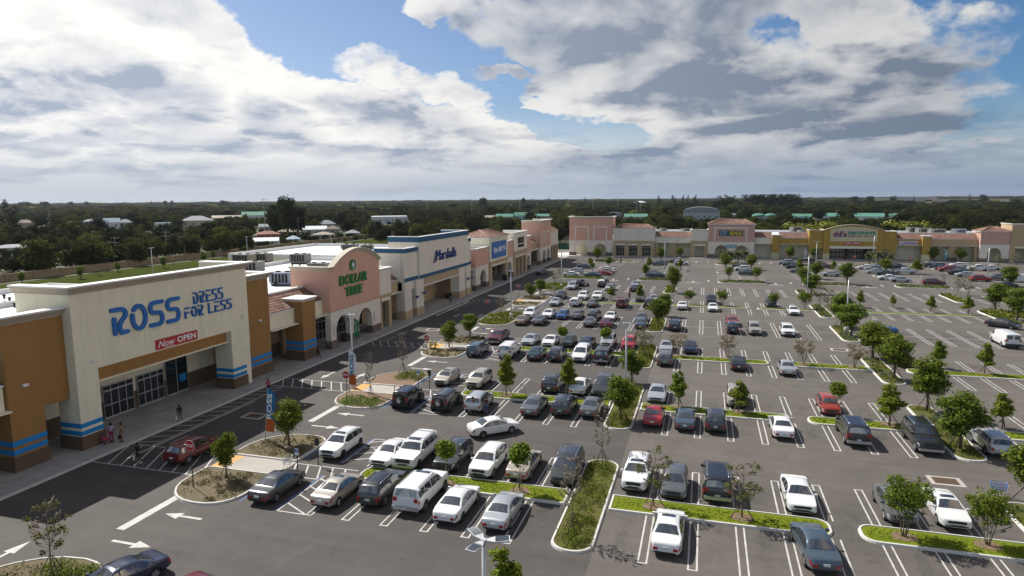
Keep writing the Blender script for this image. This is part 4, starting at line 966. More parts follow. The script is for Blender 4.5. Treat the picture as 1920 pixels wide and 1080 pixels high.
# ---- far row, facing the camera
S = arch_block('tall salmon tower with two framed panels at the left end of the far row', -46.9, -31.4, 13.4, [(-44.5, -40.3), (-37.9, -33.7)], frame=FF, panels=[(-44.9, -39.8, 10.6), (-38.25, -33.35, 10.6)], zmid=5.5, d=7)
crown(S, upath(-46.9, -31.4, 0, 7), 13.37, True, 'gcorn'); S.done()
S = Store('shop_building', 'off white block with three shop doors right of the salmon tower', 'shop', FF, (-24, 0)); u0, u1 = -31.35, -16.7
S.mb('upper_wall', 'white_stucco').box(u0, u1, .3, .8, 5.6, 9.8); S.mb('upper_wall', 'white_stucco').box(u1-.5, u1, .8, 6.5, 6.9, 9.8)
OP = [(-30.1, -27.2), (-25.6, -22.7), (-21.0, -18.1)]
wall(S.mb('lower_wall', 'tan'), u0, u1, .1, 5.598, .3, 1.0, [(a, e, 3.95, 0) for a, e in OP])
for a, e in OP: S.mb('lintel', 'cream').box(a-.3, e+.3, .15, .5, 3.955, 4.45); shopfront(S, a+.1, e-.1, 3.7, 3, v=2.2)
S.mb('shop_wall', 'dark').box(u0+.1, u1-.1, 2.22, 2.4, .1, 5.5)
hip_roof(S, u0+.4, u1-.3, .6, 6.2, 9.95, 11.3); S.done()
def far_low(lbl, u0, u1, fascia, cols=(), low='tan', up='tan', zl=1.9, doors=(), colm='tan', base=None):
    S = Store('shop_building', lbl, 'shop', FF, ((u0+u1)/2, 1)); low_roof(S, u0, u1, fascia=fascia, zt=6.9, zb=4.8); arcade(S, u0, u1, 4.9, up, low, zl)
    for a, e in cols: S.mb('column', colm).box(a, e, 1.1, 1.9, .1, 4.8)
    for a, e in doors: shopfront(S, a, e, 3.6, 3, v=4.95)
    return S
far_low('low white arcade under red tiles between the two left blocks of the far row', -16.68, -4.62, 'white_stucco', [(-16.6, -15.4), (-11.7, -9.5)], doors=[(-14.9, -12.3), (-8.2, -5.8)]).done()
slots_block('small cream block with one wide doorway left of the pink tiled tower', -4.6, 1.05, 9.3, 5.65, [(-3.2, .0)], frame=FF, zlin=4.05, glass=False).done()
S = arch_block('pink tower with hipped tile roof and a dark sign with blue and yellow letters', 1.1, 15.95, 11.2, [(3.4, 7.5), (9.9, 14.0)], 'rose', FF, 5.45, [(2.95, 13.55, 10.45)], d=6.5, v=-.3)
hip_roof(S, 1.1, 15.95, -.3, 6.4, 11.5, 13.1)
S.mb('sign_board', 'signdark').box(4.5, 12.2, -.5, -.382+.08, 7.6, 9.35)
lettering(S.fl, 'CITI', 4.8, 7.0, 7.8, 9.15, -.5, .03, bold=.03).build('lettering', M['ltblue'] if 'ltblue' in M else M.setdefault('ltblue', mat('letter_light_blue', (.22, .42, .62), .4)), S.t)
lettering(S.fl, 'T', 7.15, 8.0, 7.8, 9.15, -.5, .03, bold=.03).build('lettering', M['dgreen'], S.t)
lettering(S.fl, 'RENDS', 8.05, 11.9, 7.8, 9.15, -.5, .03, bold=.03).build('lettering', M.setdefault('lyellow', mat('letter_yellow', (.62, .46, .01), .4)), S.t)
b = S.mb('banner', 'teal'); b.box(7.0, 10.4, -.42, -.31, 3.6, 4.55)
lettering(S.fl, 'NOW', 7.3, 8.5, 3.8, 4.3, -.42, .012, bold=.02).build('banner_text', M['white'], S.t); lettering(S.fl, 'OPEN', 8.8, 10.1, 3.8, 4.3, -.42, .012, bold=.02).build('banner_text', M['white'], S.t)
S.done()
M['ochrecream'] = M['lcream']
far_low('low white fascia arcade between the pink tower and the yellow pillar', 16.0, 21.6, 'white_stucco').done()
def ypillar(lbl, u0, u1, v0=0.0, h=7.75):
    S = Store('entrance_pillar', lbl, 'pillar', FF, ((u0+u1)/2, v0+.9)); S.mb('shaft', 'ochre').box(u0, u1, v0, v0+2, 2.15, h); S.mb('base', 'lcream').box(u0-.06, u1+.06, v0-.06, v0+2.06, .1, 2.15)
    crown(S, [(u1, v0+2), (u0, v0+2), (u0, v0), (u1, v0)], h-.05, False, 'trim', True); S.mb('top', 'trim').box(u0+.2, u1-.2, v0+.2, v0+1.8, h, h+.3); S.done()
ypillar('yellow pillar with white cap left of the yellow discount store', 21.5, 23.7); ypillar('yellow pillar with white cap right of the yellow discount store', 65.5, 67.7)
far_low('low yellow arcade with tile roof left of the curved yellow store front', 23.75, 32.7, 'ochre', low='brownred', up='lcream').done()
S = Store('shop_building', 'yellow store with a curved cream sign panel, purple and green letters', 'shop', FF, (45.7, 0)); u0, u1 = 37.0, 54.4
K = 30; top = [(u0+(u1-u0)*k/K, 9.5+1.75*math.sin(math.pi*k/K)**.9) for k in range(K+1)]
wb = S.mb('wall', 'ochre')
for (a, za), (e, ze) in zip(top, top[1:]): wb.hexa([(a, -.5, 4.62), (e, -.5, 4.62), (e, 0, 4.62), (a, 0, 4.62), (a, -.5, za), (e, -.5, ze), (e, 0, ze), (a, 0, za)])
vs = []; pr = [(-.5, 0), (.04, 0), (.3, .22), (.3, .36), (-.5, .36)]
for i, (a, za) in enumerate(top):
    p = Vector(top[max(0, i-1)]); q = Vector(top[min(K, i+1)]); d = (q-p).normalized(); nn = Vector((-d.y, d.x)) if 0 < i < K else Vector((0, 1))
    for o, h in pr: vs.append((a+nn.x*h+(-.25 if i == 0 else .25 if i == K else 0), -.5-o, za+nn.y*h))
k = len(pr); S.mb('cornice', 'gcorn').add(vs, [(i*k+j, i*k+(j+1) % k, (i+1)*k+(j+1) % k, (i+1)*k+j) for i in range(K) for j in range(k)]+[tuple(range(k-1, -1, -1)), tuple(K*k+j for j in range(k))])
for a, e in ((37.0, 38.9), (52.4, 54.4)): wb.box(a, e, -.48, 1.2, 2.15, 4.62); S.mb('pillar_base', 'lcream').box(a-.06, e+.06, -.54, 1.26, .1, 2.15)
wb.box(37.0, 37.5, 0, 6, 4.63, 9.5); wb.box(53.9, 54.4, 0, 6, 4.63, 9.5)
S.mb('cornice', 'gcorn').box(36.7, 37.5, 0.0, 6, 9.5, 9.86); S.mb('cornice', 'gcorn').box(53.9, 54.7, 0.0, 6, 9.5, 9.86)
# sign panel with curved top
K = 20; pb = S.mb('sign_panel', 'lcream')
for k in range(K):
    a, e = 38.95+13.65*k/K, 38.95+13.65*(k+1)/K; h = lambda x: 9.35+1.45*math.sin(math.pi*(x-37)/17.4)**.9
    pb.hexa([(a, -.56, 6.15), (e, -.56, 6.15), (e, -.5, 6.15), (a, -.5, 6.15), (a, -.56, h(a)), (e, -.56, h(e)), (e, -.5, h(e)), (a, -.5, h(a))])
S.mb('door_beam', 'cream').box(38.9, 52.4, -.6, .3, 3.8, 4.615)
arcade(S, 36.9, 54.4, 4.4, 'lcream', 'brownred', vf=.3); shopfront(S, 39.6, 44.0, 3.6, 4, v=3.0); shopfront(S, 45.0, 49.3, 3.6, 4, v=3.0)
S.mb('shop_wall', 'dark').box(39.3, 52.0, 3.02, 3.2, .1, 4.4)
PUR = M.setdefault('purple', mat('letter_purple', (.17, .015, .17), .4)); TE = M.setdefault('lteal', mat('letter_teal', (.01, .22, .17), .4)); 
lettering(S.fl, "dd's", 39.75, 43.65, 7.55, 9.45, -.56, .12, bold=.035).build('lettering', PUR, S.t)
lettering(S.fl, 'DISCOUNTS', 44.0, 52.0, 8.35, 9.35, -.56, .10, bold=.05).build('lettering', TE, S.t)
[lettering(S.fl, w_, a, e, 7.6, 8.08, -.56, .06, bold=.03).build('lettering', PUR, S.t) for w_, a, e in (('LADIES', 44.0, 46.2), ('KIDS', 46.9, 48.2), ('MEN', 48.9, 50.0), ('SHOES', 50.5, 51.9))]
S.mb('banner', 'stopred').box(43.1, 48.3, -.6, -.5, 5.1, 5.95); lettering(S.fl, 'GRAND', 43.4, 45.2, 5.3, 5.78, -.6, .02, bold=.02).build('banner_text', M['white'], S.t); lettering(S.fl, 'OPENING', 45.6, 48.0, 5.3, 5.78, -.6, .02, bold=.02).build('banner_text', M['white'], S.t)
for a, e, z1 in ((32.75, 36.95, 9.35), (54.45, 58.1, 9.1)):
    wb = S.mb('wing_wall', 'ochre')
    if a < 40: wall(wb, a, e, 2.15, z1, 0, .5, [(34.4, 36.95, 3.7, 0)]); S.mb('pillar_base', 'lcream').box(a-.04, 34.4, -.06, .56, .1, 2.15)
    else: wall(wb, a, e, 2.15, z1, 0, .5, [(54.45, 56.2, 3.7, 0)]); S.mb('pillar_base', 'lcream').box(56.2, e+.04, -.06, .56, .1, 2.15)
    wb.box(*((a, a+.45) if a < 40 else (e-.45, e)), .5, 6, 4.5, z1)
    crown(S, [(a, 6), (a, 0), (e, 0)] if a < 40 else [(a, 0), (e, 0), (e, 6)], z1-.03, False, 'ochre'); arcade(S, a, e, 4.4, 'lcream', 'brownred', vf=.5)
for k in range(5): pass
S.done()
S = far_low('low yellow arcade with a purple and white banner right of the curved store front', 58.15, 65.5, 'ochre', low='brownred', up='lcream')
b = S.mb('banner', 'lilac'); b.box(59.2, 64.4, 1.12, 1.198, 5.2, 6.35); lettering(S.fl, 'cosmetics', 60.6, 64.0, 5.5, 6.1, 1.12, .01, bold=.01).build('banner_text', PUR, S.t)
S.done()
S = far_low('long low tan arcade under a red tile roof at right of the far row', 65.55, 80.95, 'tan', [(67.7, 69.0), (73.0, 75.3), (80.0, 80.9)], colm='tan'); S.mb('stone_base', 'stone').box(72.9, 75.4, 1.0, 2.0, .1, 1.35); S.done()
S = arch_block('small pink block with one arch and tiled hip roof at right of the far row', 81.0, 88.8, 9.3, [(83.0, 86.8)], 'rose', FF, 5.45, d=6, v=-.3, atop=4.5, glass=False); hip_roof(S, 81.0, 88.8, -.3, 6, 9.55, 10.95); S.done()
S = slots_block('tall tan block at the right edge of the far row', 88.85, 108, 11.6, 6.4, [(90.2, 93.0), (95, 98)], 'tan', 'tan', frame=FF, zlin=4.55, v=-.6, corn=False, d=8, glass=False); S.done()
S = arch_block('salmon block beyond the right edge of the photograph', 108.1, 122, 9.6, [(110.5, 114.5), (116, 120)], frame=FF, glass=False) if False else None

# ---- flat roofs behind the facades, roof machines
def flat_roof(lbl, x0, y0, x1, y1, z, ph=.8):
    t = empty('flat_roof_hall', ((x0+x1)/2, (y0+y1)/2, 0)); tag(t, lbl, 'hall'); ox, oy = t.location.x, t.location.y
    b = MB(lambda a, c, d: (a-ox, c-oy, d)); b.box(x0, x1, y0, y1, 0, z); w = b.build('wall', M['cream'], t)
    b = MB(lambda a, c, d: (a-ox, c-oy, d)); b.box(x0+.3, x1-.3, y0+.3, y1-.3, z+.003, z+.05); b.build('roof', M['roof'], t)
    b = MB(lambda a, c, d: (a-ox, c-oy, d)); P = [(x0, y0), (x1, y0), (x1, y1), (x0, y1)]
    sweep(b, P, [(-.3, 0), (.02, 0), (.02, ph), (-.3, ph)], z=z+.001, closed=True); b.build('parapet', M['trim'], t)
    return t
flat_roof('long white flat roof behind the left shops, the near hall', -87, 10, -53.9, 131, 6.9)
flat_roof('white flat roof behind the left shops, the far shallower hall', -109, 131.4, -53.9, 168, 7.3)
flat_roof('white flat roof of the wide rear hall at the left edge', -101, 10, -87.1, 80, 6.8)
flat_roof('narrow white roof behind the far half of the left shops', -74, 168.3, -53.9, 223.5, 7.2)
flat_roof('white flat roof behind the shops of the far row', -46.5, 238.6, 118, 276, 6.9)
def ac_unit(x, y, z, w, d, h, lbl, blue=False, rz=0.0):
    t = empty('rooftop_air_conditioner', (x, y, z), rz); tag(t, lbl, 'air conditioner', 'air conditioners standing on the flat roofs')
    b = MB(); b.box(-w/2, w/2, -d/2, d/2, .25, h); b.build('housing', M['acb'] if blue else M['acg'], t)
    b = MB(); b.box(-w/2+.1, w/2-.1, -d/2+.1, d/2-.1, 0, .249); b.build('curb_frame', M['dark'], t)
    for k in (-1, 1):
        b = MB(); b.lathe([(.42, h+.002), (.42, h+.16), (.36, h+.16), (.36, h+.05), (.05, h+.05)], 14, (k*w*.24, 0, 0)); b.build('fan_guard', M['dark'], t)
    b = MB(); b.box(-w/2-.35, -w/2, -d*.35, d*.35, .5, h*.9); b.build('vent_hood', M['acg'], t)
    b = MB()
    for k in range(5): b.box(-w*.42+k*w*.17, -w*.42+k*w*.17+w*.12, -d/2-.02, -d/2, .5, h-.2)
    b.build('louvres', M['dark'], t)
M['acg'] = mat('ac_housing_grey', (.20, .19, .175), .6, .2, vary=.1, vscale=3); M['acb'] = mat('ac_housing_blue', (.22, .26, .33), .6, .2, vary=.1, vscale=3)
for i, (px, py, w, d, h, lb, bl_) in enumerate([
    (458, 491, 4.2, 2.4, 2.1, 'grey rooftop air conditioner farthest left on the white roof', 0), (491, 487, 4.2, 2.4, 1.9, 'grey rooftop air conditioner second from left behind the cream store', 0),
    (470, 506, 4.6, 2.4, 2.1, 'grey rooftop air conditioner nearest the right end of the cream store parapet', 0), (564, 490, 3.6, 2.6, 2.1, 'dark fronted air conditioner left of the salmon gable', 0),
    (598, 497, 4.0, 2.0, .9, 'low flat air conditioner right behind the salmon store wall', 0), (531, 529, 3.2, 2.6, 2.1, 'blue grey air conditioner beside the salmon store side wall', 1),
    (657, 468, 4.0, 2.4, 1.6, 'grey air conditioner showing above the salmon gable', 0), (690, 467, 3.0, 2.2, 1.3, 'small air conditioner right of the salmon gable', 0),
    (1711, 434, 3.6, 2.6, 2.0, 'boxy grey air conditioner above the right tile roof, leftmost of three', 0), (1731, 435, 4.6, 2.6, 1.9, 'boxy grey air conditioner above the right tile roof, middle of three', 0),
    (1756, 437, 5.2, 2.6, 1.9, 'boxy grey air conditioner above the right tile roof, rightmost of three', 0), (1797, 437, 4.0, 2.6, 1.9, 'blue grey air conditioner left of the small pink block roof', 1),
    (1492, 434, 3.8, 2.6, 2.2, 'air conditioner above the tiles left of the yellow store', 0), (1505, 435, 3.6, 2.2, 1.2, 'low air conditioner beside a taller one left of the yellow store', 0),
    (1285, 433, 2.6, 2.2, 1.4, 'small air conditioner left of the pink tiled tower', 0), (1243, 432, 2.2, 2.2, 1.4, 'small air conditioner behind the low tiles right of the off white block', 0)]):
    x, y = G(px, py, 7.4); ac_unit(x, y, 6.96 if y > 236 or y < 134 else 7.25, w, d, h, lb, bl_, .05*i)
# roof plumbing stubs
b = MB(); rnd = random.Random(5)
stub = None
for k, (px, py) in enumerate([(548, 497), (562, 497), (577, 497), (591, 499), (605, 497), (516, 535), (527, 532), (538, 529), (500, 498), (8, 558), (18, 563), (30, 556), (10, 570), (28, 574), (668, 474), (684, 471)]):
    x, y = G(px, py, 7.1)
    if stub is None:
        bb = MB(); bb.lathe([(.16, 0), (.16, .4), (.26, .45), (.26, .55), (.05, .6)], 10); stub = bb.build('roof_vent', M['dark'], loc=(x, y, 6.95)); o = stub
    else: o = stub.copy(); COL.objects.link(o); o.location = (x, y, 6.95)
    tag(o, 'dark round vent stub on the white flat roof behind the left shops', 'roof vent', 'vent stubs on the white roof')
M['wtan'] = mat('weathered_tan_wall', (.27, .205, .13), .9, vary=.1, vscale=.5)
# perimeter wall behind the lawn
t = empty('boundary_wall', (-175, 190, 0)); tag(t, 'long tan boundary wall with piers between the rear lawn and the trees', 'wall')
b = MB(); b.box(-.15, .15, -190, 170, -.1, 1.85); b.build('wall', M['wtan'], t); b = MB(); b.box(-.25, .25, -190, 170, 1.853, 2.0); b.build('coping', M['wtan'], t)
for k in range(46): b = MB(); b.box(-.32, .32, -188+k*7.8-.3, -188+k*7.8+.3, -.1, 2.15); b.build('pier', M['wtan'], t)
sheet('service_yard', rect(-128, 169, -74.2, 262), -0.008, M['concrete'])
t = empty('chain_fence', (-68, 262, 0)); tag(t, 'dark green screened fence between the two rows of shops', 'fence')
b = MB(); b.box(-26, 20, -.04, .04, .1, 2.6); b.build('screen', M['gscreen'], t)
for k in range(12): b = MB(); b.tube([(-26+k*4.1, 0, 0), (-26+k*4.1, 0, 2.8)], .05, 6); b.build('post', M['galv'], t)
# ------------------------------------------------------------------ vehicles
# profile keys: t from the tail (0) to the nose (1); z heights in metres
VEH = {
 'sedan': dict(L=4.75, W=1.82, wb=(.205, .80), wr=.325, zb=.24, mat_l=(.0,), plan=((0, .80), (.03, .90), (.12, .98), (.3, 1), (.75, 1), (.93, .96), (.98, .90), (1, .80)),
    top=((0, .62), (.012, .90), (.05, .99), (.15, 1.03), (.19, 1.06), (.33, 1.36), (.42, 1.43), (.54, 1.44), (.61, 1.38), (.745, 1.03), (.78, .97), (.92, .85), (.975, .78), (.99, .68), (1, .50)),
    belt=((0, .58), (.03, .86), (.16, .93), (.5, .92), (.745, .90), (.92, .78), (.975, .70), (1, .47)), cab=(.185, .335, .60, .75), win=((.235, .395), (.41, .555), (.57, .735)), roofw=.70),
 'hatch': dict(L=4.3, W=1.76, wb=(.17, .80), wr=.315, zb=.24, plan=((0, .84), (.03, .93), (.1, .98), (.3, 1), (.75, 1), (.93, .96), (.98, .90), (1, .80)),
    top=((0, .70), (.012, .95), (.03, 1.08), (.13, 1.42), (.25, 1.50), (.52, 1.52), (.62, 1.42), (.77, 1.05), (.80, 1.0), (.93, .88), (.975, .81), (.99, .7), (1, .52)),
    belt=((0, .66), (.02, .92), (.16, .98), (.5, .94), (.77, .90), (.92, .78), (.98, .66), (1, .44)), cab=(.03, .13, .61, .77), win=((.09, .235), (.25, .42), (.435, .75)), roofw=.74),
 'suv': dict(L=4.65, W=1.86, wb=(.185, .80), wr=.365, zb=.30, plan=((0, .86), (.03, .95), (.1, .99), (.3, 1), (.75, 1), (.92, .96), (.98, .88), (1, .78)),
    top=((0, .78), (.01, 1.02), (.02, 1.14), (.085, 1.56), (.2, 1.66), (.5, 1.69), (.60, 1.60), (.735, 1.16), (.76, 1.10), (.92, 1.02), (.975, .96), (.99, .86), (1, .60)),
    belt=((0, .74), (.02, 1.02), (.16, 1.07), (.5, 1.04), (.735, 1.02), (.92, .90), (.98, .78), (1, .5)), cab=(.02, .085, .595, .735), win=((.07, .215), (.23, .405), (.42, .715)), roofw=.76, rails=1),
 'big suv': dict(L=5.25, W=1.98, wb=(.19, .815), wr=.395, zb=.36, plan=((0, .92), (.02, .98), (.1, 1), (.8, 1), (.93, .98), (.98, .93), (1, .86)),
    top=((0, .85), (.006, 1.12), (.012, 1.2), (.05, 1.80), (.12, 1.86), (.55, 1.88), (.615, 1.80), (.72, 1.30), (.74, 1.24), (.93, 1.17), (.985, 1.08), (1, .7)),
    belt=((0, .8), (.01, 1.14), (.1, 1.17), (.5, 1.16), (.72, 1.15), (.93, 1.05), (.985, .98), (1, .62)), cab=(.012, .05, .61, .72), win=((.045, .20), (.215, .39), (.405, .55), (.563, .70)), roofw=.82, rails=1),
 'minivan': dict(L=5.0, W=1.95, wb=(.19, .81), wr=.345, zb=.24, plan=((0, .88), (.03, .96), (.1, .99), (.3, 1), (.78, 1), (.93, .94), (.98, .84), (1, .72)),
    top=((0, .78), (.01, 1.05), (.02, 1.16), (.07, 1.62), (.18, 1.72), (.5, 1.74), (.63, 1.62), (.80, 1.12), (.83, 1.05), (.94, .88), (.985, .74), (1, .5)),
    belt=((0, .74), (.02, 1.0), (.16, 1.05), (.5, 1.02), (.8, .98), (.93, .82), (.98, .68), (1, .46)), cab=(.02, .07, .62, .80), win=((.055, .24), (.255, .46), (.475, .62), (.635, .77)), roofw=.78, rails=1),
 'pickup': dict(L=5.7, W=1.98, wb=(.215, .82), wr=.395, zb=.36, plan=((0, .97), (.02, .99), (.1, 1), (.85, 1), (.95, .97), (.985, .92), (1, .86)),
    top=((0, .95), (.004, 1.24), (.02, 1.27), (.385, 1.27), (.39, 1.28), (.402, 1.76), (.46, 1.84), (.62, 1.84), (.66, 1.78), (.735, 1.30), (.75, 1.25), (.94, 1.18), (.985, 1.06), (1, .7)),
    belt=((0, .9), (.01, 1.2), (.38, 1.2), (.5, 1.18), (.74, 1.16), (.94, 1.08), (.985, .98), (1, .64)), cab=(.39, .402, .655, .735), win=((.415, .525), (.54, .715)), roofw=.80, bed=1),
 'jeep': dict(L=4.2, W=1.85, wb=(.19, .79), wr=.40, zb=.42, plan=((0, .88), (.01, .9), (.45, .9), (.75, .88), (.8, .80), (.97, .78), (1, .72)),
    top=((0, .9), (.004, 1.28), (.01, 1.34), (.02, 1.80), (.06, 1.84), (.60, 1.84), (.635, 1.80), (.68, 1.30), (.69, 1.24), (.95, 1.18), (.985, 1.12), (1, .8)),
    belt=((0, .88), (.01, 1.2), (.1, 1.24), (.68, 1.22), (.95, 1.10), (.985, 1.02), (1, .75)), cab=(.01, .02, .632, .68), win=((.05, .30), (.325, .47), (.49, .655)), roofw=.86, spare=1, fender=1),
 'cargo van': dict(L=5.6, W=2.02, wb=(.20, .83), wr=.375, zb=.32, plan=((0, .94), (.01, .97), (.1, 1), (.85, 1), (.95, .94), (.985, .88), (1, .8)),
    top=((0, .95), (.004, 1.4), (.012, 1.9), (.04, 2.03), (.6, 2.05), (.72, 2.0), (.86, 1.36), (.88, 1.28), (.96, 1.1), (.99, .95), (1, .65)),
    belt=((0, .9), (.01, 1.22), (.1, 1.26), (.5, 1.26), (.86, 1.2), (.96, 1.02), (.99, .88), (1, .6)), cab=(.006, .016, .715, .86), win=((.715, .835),), roofw=.84),
}
def rings(V, nt_=46):
    tt = np.linspace(0, 1, 401); k = np.hanning(9); k /= k.sum()
    def cur(key, sm=True):
        a = np.array(V[key]); y = np.interp(tt, a[:, 0], a[:, 1])
        if sm: yp = np.pad(y, 4, mode='edge'); y = np.convolve(yp, k, 'valid')
        return y
    top, belt, plan = cur('top', not V.get('bed')), cur('belt'), cur('plan')
    L, W = V['L'], V['W']; zmax = max(p[1] for p in V['top']); bm = max(p[1] for p in V['belt'])
    def ring(t):
        i = min(400, max(0, t*400)); g = lambda a: float(np.interp(i, np.arange(401), a))
        zt, zl, w = g(top), g(belt), g(plan)*W/2; zt = max(zt, zl+.01); zb = V['zb']+(.10*(abs(t-.5)*2)**6)
        h = min(1, max(0, (zt-zl-.06)/(zmax-bm-.06))); e = w*(.955-(.955-V['roofw'])*h**.9); ze = zt-(.085*h+.018)
        if ze < zl: ze = zl+.004
        zm = zb+(zl-zb)*.55
        return [(0, zb), (w*.80, zb), (w*.955, zb+.06), (w*.995, zb+(zl-zb)*.28), (w, zm), (w*.985, zb+(zl-zb)*.84), (w*.958, zl), (e, ze), (e*.86, ze+.045*h+.012), (e*.45, zt-.008), (0, zt)]
    def S(t, r, off=0.0, side=1):
        P = ring(t); r = min(9.999, max(0, r)); i = int(r); f_ = r-i; a, b_ = P[i], P[i+1]
        x, z = a[0]+(b_[0]-a[0])*f_, a[1]+(b_[1]-a[1])*f_; dx, dz = b_[0]-a[0], b_[1]-a[1]; n_ = math.hypot(dx, dz) or 1
        return (side*(x+off*dz/n_), (t-.5)*L, z-off*dx/n_)
    return ring, S
def grid(b, S, t0, t1, r0, r1, nt_, nr, off, side, mi=0, both=False):
    vs = []
    for i in range(nt_+1):
        for j in range(nr+1): vs.append(S(t0+(t1-t0)*i/nt_, r0+(r1-r0)*j/nr, off, side))
    b.add(vs, [(i*(nr+1)+j, (i+1)*(nr+1)+j, (i+1)*(nr+1)+j+1, i*(nr+1)+j+1) for i in range(nt_) for j in range(nr)], mi, True)
def bool_cut(me, cutter_mb, mats):
    a = bpy.data.objects.new('a', me); cm_ = cutter_mb.mesh('c', mats); c = bpy.data.objects.new('c', cm_); COL.objects.link(a); COL.objects.link(c)
    md = a.modifiers.new('b', 'BOOLEAN'); md.operation = 'DIFFERENCE'; md.object = c; md.solver = 'EXACT'
    dg = bpy.context.evaluated_depsgraph_get(); dg.update(); r = bpy.data.meshes.new_from_object(a.evaluated_get(dg))
    bpy.data.objects.remove(a); bpy.data.objects.remove(c); bpy.data.meshes.remove(me); return r
def make_vehicle(kind, opts=()):
    V = VEH[kind]; ring, S = rings(V); L, W = V['L'], V['W']
    root = empty('parked_car', (0, 0, -500))
    ts = sorted(set([0, .004, .01, .02, .035, .06]+[i/40 for i in range(3, 38)]+[.94, .955, .97, .98, .988, .995, 1]+list(V['cab'])+([.378, .384, .396] if 'bed' in V else [])))
    vs = []; nr = 11; fs = []
    for t in ts:
        P = ring(t)
        for x, z in P: vs.append((x, (t-.5)*L, z))
        for x, z in P[-2:0:-1]: vs.append((-x, (t-.5)*L, z))
    m_ = 2*nr-2
    for i in range(len(ts)-1):
        for j in range(m_): fs.append((i*m_+j, i*m_+(j+1) % m_, (i+1)*m_+(j+1) % m_, (i+1)*m_+j))
    fs += [tuple(range(m_)), tuple((len(ts)-1)*m_+j for j in range(m_-1, -1, -1))]
    b = MB(); b.add(vs, fs, 0, True); me = b.mesh('body', [PAINT['white'], M['well']])
    cut = MB(); wy = [(t-.5)*L for t in V['wb']]; r_ = V['wr']
    for y in wy:
        for s in (-1, 1):
            cut.lathe([(r_+.055, -.24), (r_+.055, .3)], 22, (s*(W/2-.02), y, r_), axis=0, mi=1, smooth=False)
    me = bool_cut(me, cut, [PAINT['white'], M['well']])
    if V.get('bed'):
        cut = MB(); cut.box(-W/2+.16, W/2-.16, -.5*L+.12, -.115*L, .78, 2.2, 1); me = bool_cut(me, cut, [PAINT['white'], M['well']])
    me.set_sharp_from_angle(angle=R(38))
    body = bpy.data.objects.new('body', me); COL.objects.link(body); body.parent = root
    c0, c1, c2, c3 = V['cab']
    # side windows, windscreen, rear window
    for s in (1, -1):
        for (a, e) in V['win']:
            w_ = MB(); grid(w_, S, a, e, 6.10, 6.93, 6, 2, .012, s); w_.build('window', M['glass'], root, recalc=False)
        if V.get('fender'):
            f_ = MB()
            for y in wy: f_.lathe([(r_+.10, -.02), (r_+.17, 0), (r_+.17, .2), (r_+.10, .22)], 18, (s*(W/2-.12)-(.2 if s < 0 else 0), y, r_), axis=0)
            f_.build('fender', M['plastic'], root)
    def cross(t0, t1, k, off, name, m__, pinch=.92):
        w_ = MB(); vs = []; n1, n2 = k, 8
        for i in range(n1+1):
            t = t0+(t1-t0)*i/n1; P = ring(t)
            for j in range(n2+1):
                q = -1+2*j/n2; r = 10-abs(q)*2.92; x, y, z = S(t, r, 0, 1 if q >= 0 else -1)
                vs.append((x*pinch, y, z))
        b_ = MB()
        # push outward along the slope normal
        (xa, ya, za), (xb, yb, zb_) = S(t0, 10), S(t1, 10); d = Vector((0, yb-ya, zb_-za)).normalized(); nn = Vector((0, -d.z, d.y));
        if nn.z < 0: nn = -nn
        b_.add([(x, y+nn.y*off, z+nn.z*off) for x, y, z in vs], [(i*(n2+1)+j, (i+1)*(n2+1)+j, (i+1)*(n2+1)+j+1, i*(n2+1)+j+1) for i in range(n1) for j in range(n2)], 0, True)
        return b_.build(name, m__, root, recalc=False)
    cross(c2+.012, c3-.010, 6, .014, 'windscreen', M['glass'])
    if kind == 'cargo van':
        for s in (-1, 1): w_ = MB(); w_.box(s*.12, s*.72, -L/2-.012, -L/2+.05, 1.28, 1.78) if s > 0 else w_.box(-.72, -.12, -L/2-.012, -L/2+.05, 1.28, 1.78); w_.build('window', M['glass'], root)
    else: cross(c0+(.018 if kind == 'sedan' else .006), c1-.006, 5, .02, 'rear_window', M['glass'], .88)
    if 'sunroof' in opts:
        w_ = MB(); vs = []
        for t in (c2-.10, c2-.03):
            for q in (-1, -.5, .5, 1): x, y, z = S(t, 10-abs(q)*1.6, 0, 1 if q > 0 else -1); vs.append((x*.9, y, z+.03))
        w_.add(vs, [(0, 1, 5, 4), (1, 2, 6, 5), (2, 3, 7, 6)]); w_.build('sunroof', M['glass'], root, recalc=False)
    # lamps
    tall = kind in ('suv', 'big suv', 'minivan', 'hatch', 'jeep')
    for s in (1, -1):
        h = MB(); grid(h, S, .935, .993, 4.7, 5.75, 5, 2, .010, s); h.build('headlight', M['hlamp'], root, recalc=False)
        t_ = MB(); grid(t_, S, .002, .05 if not tall else .035, 4.4, 6.0 if tall else 5.8, 4, 3, .010, s)
        x0 = S(0, 5, 0, 1)[0]; yb = -L/2-.012; z0, z1 = S(0.0, 4.2)[2]+.02, S(.02, 5.9)[2]-.02
        z1 = z0+min(.17, z1-z0)+(.0 if not tall else .10)
        if kind in ('big suv', 'cargo van', 'jeep', 'pickup'): z0, z1 = .98, 1.24
        t_.box(min(s*(x0-.30), s*(x0-.04)), max(s*(x0-.30), s*(x0-.04)), yb, yb+.03, z0, z1) if not tall or kind == 'jeep' or kind == 'big suv' else t_.box(min(s*(x0-.18), s*(x0-.03)), max(s*(x0-.18), s*(x0-.03)), yb, yb+.03, z0, z1)
        t_.build('taillight', M['tlamp'], root, recalc=True)
        x, y, z = S(c3-.035, 6.2, 0, s); m2 = MB(); xs = sorted((x, x+s*.19)); m2.box(xs[0], xs[1], y-.04, y+.09, z+.0, z+.15); m2.build('mirror', PAINT['white'], root)
    # grille, lower intake, plates, bumper trims
    f_ = MB(); yn = L/2; z1 = S(.99, 8)[2]; zf = S(1, 10)[2]
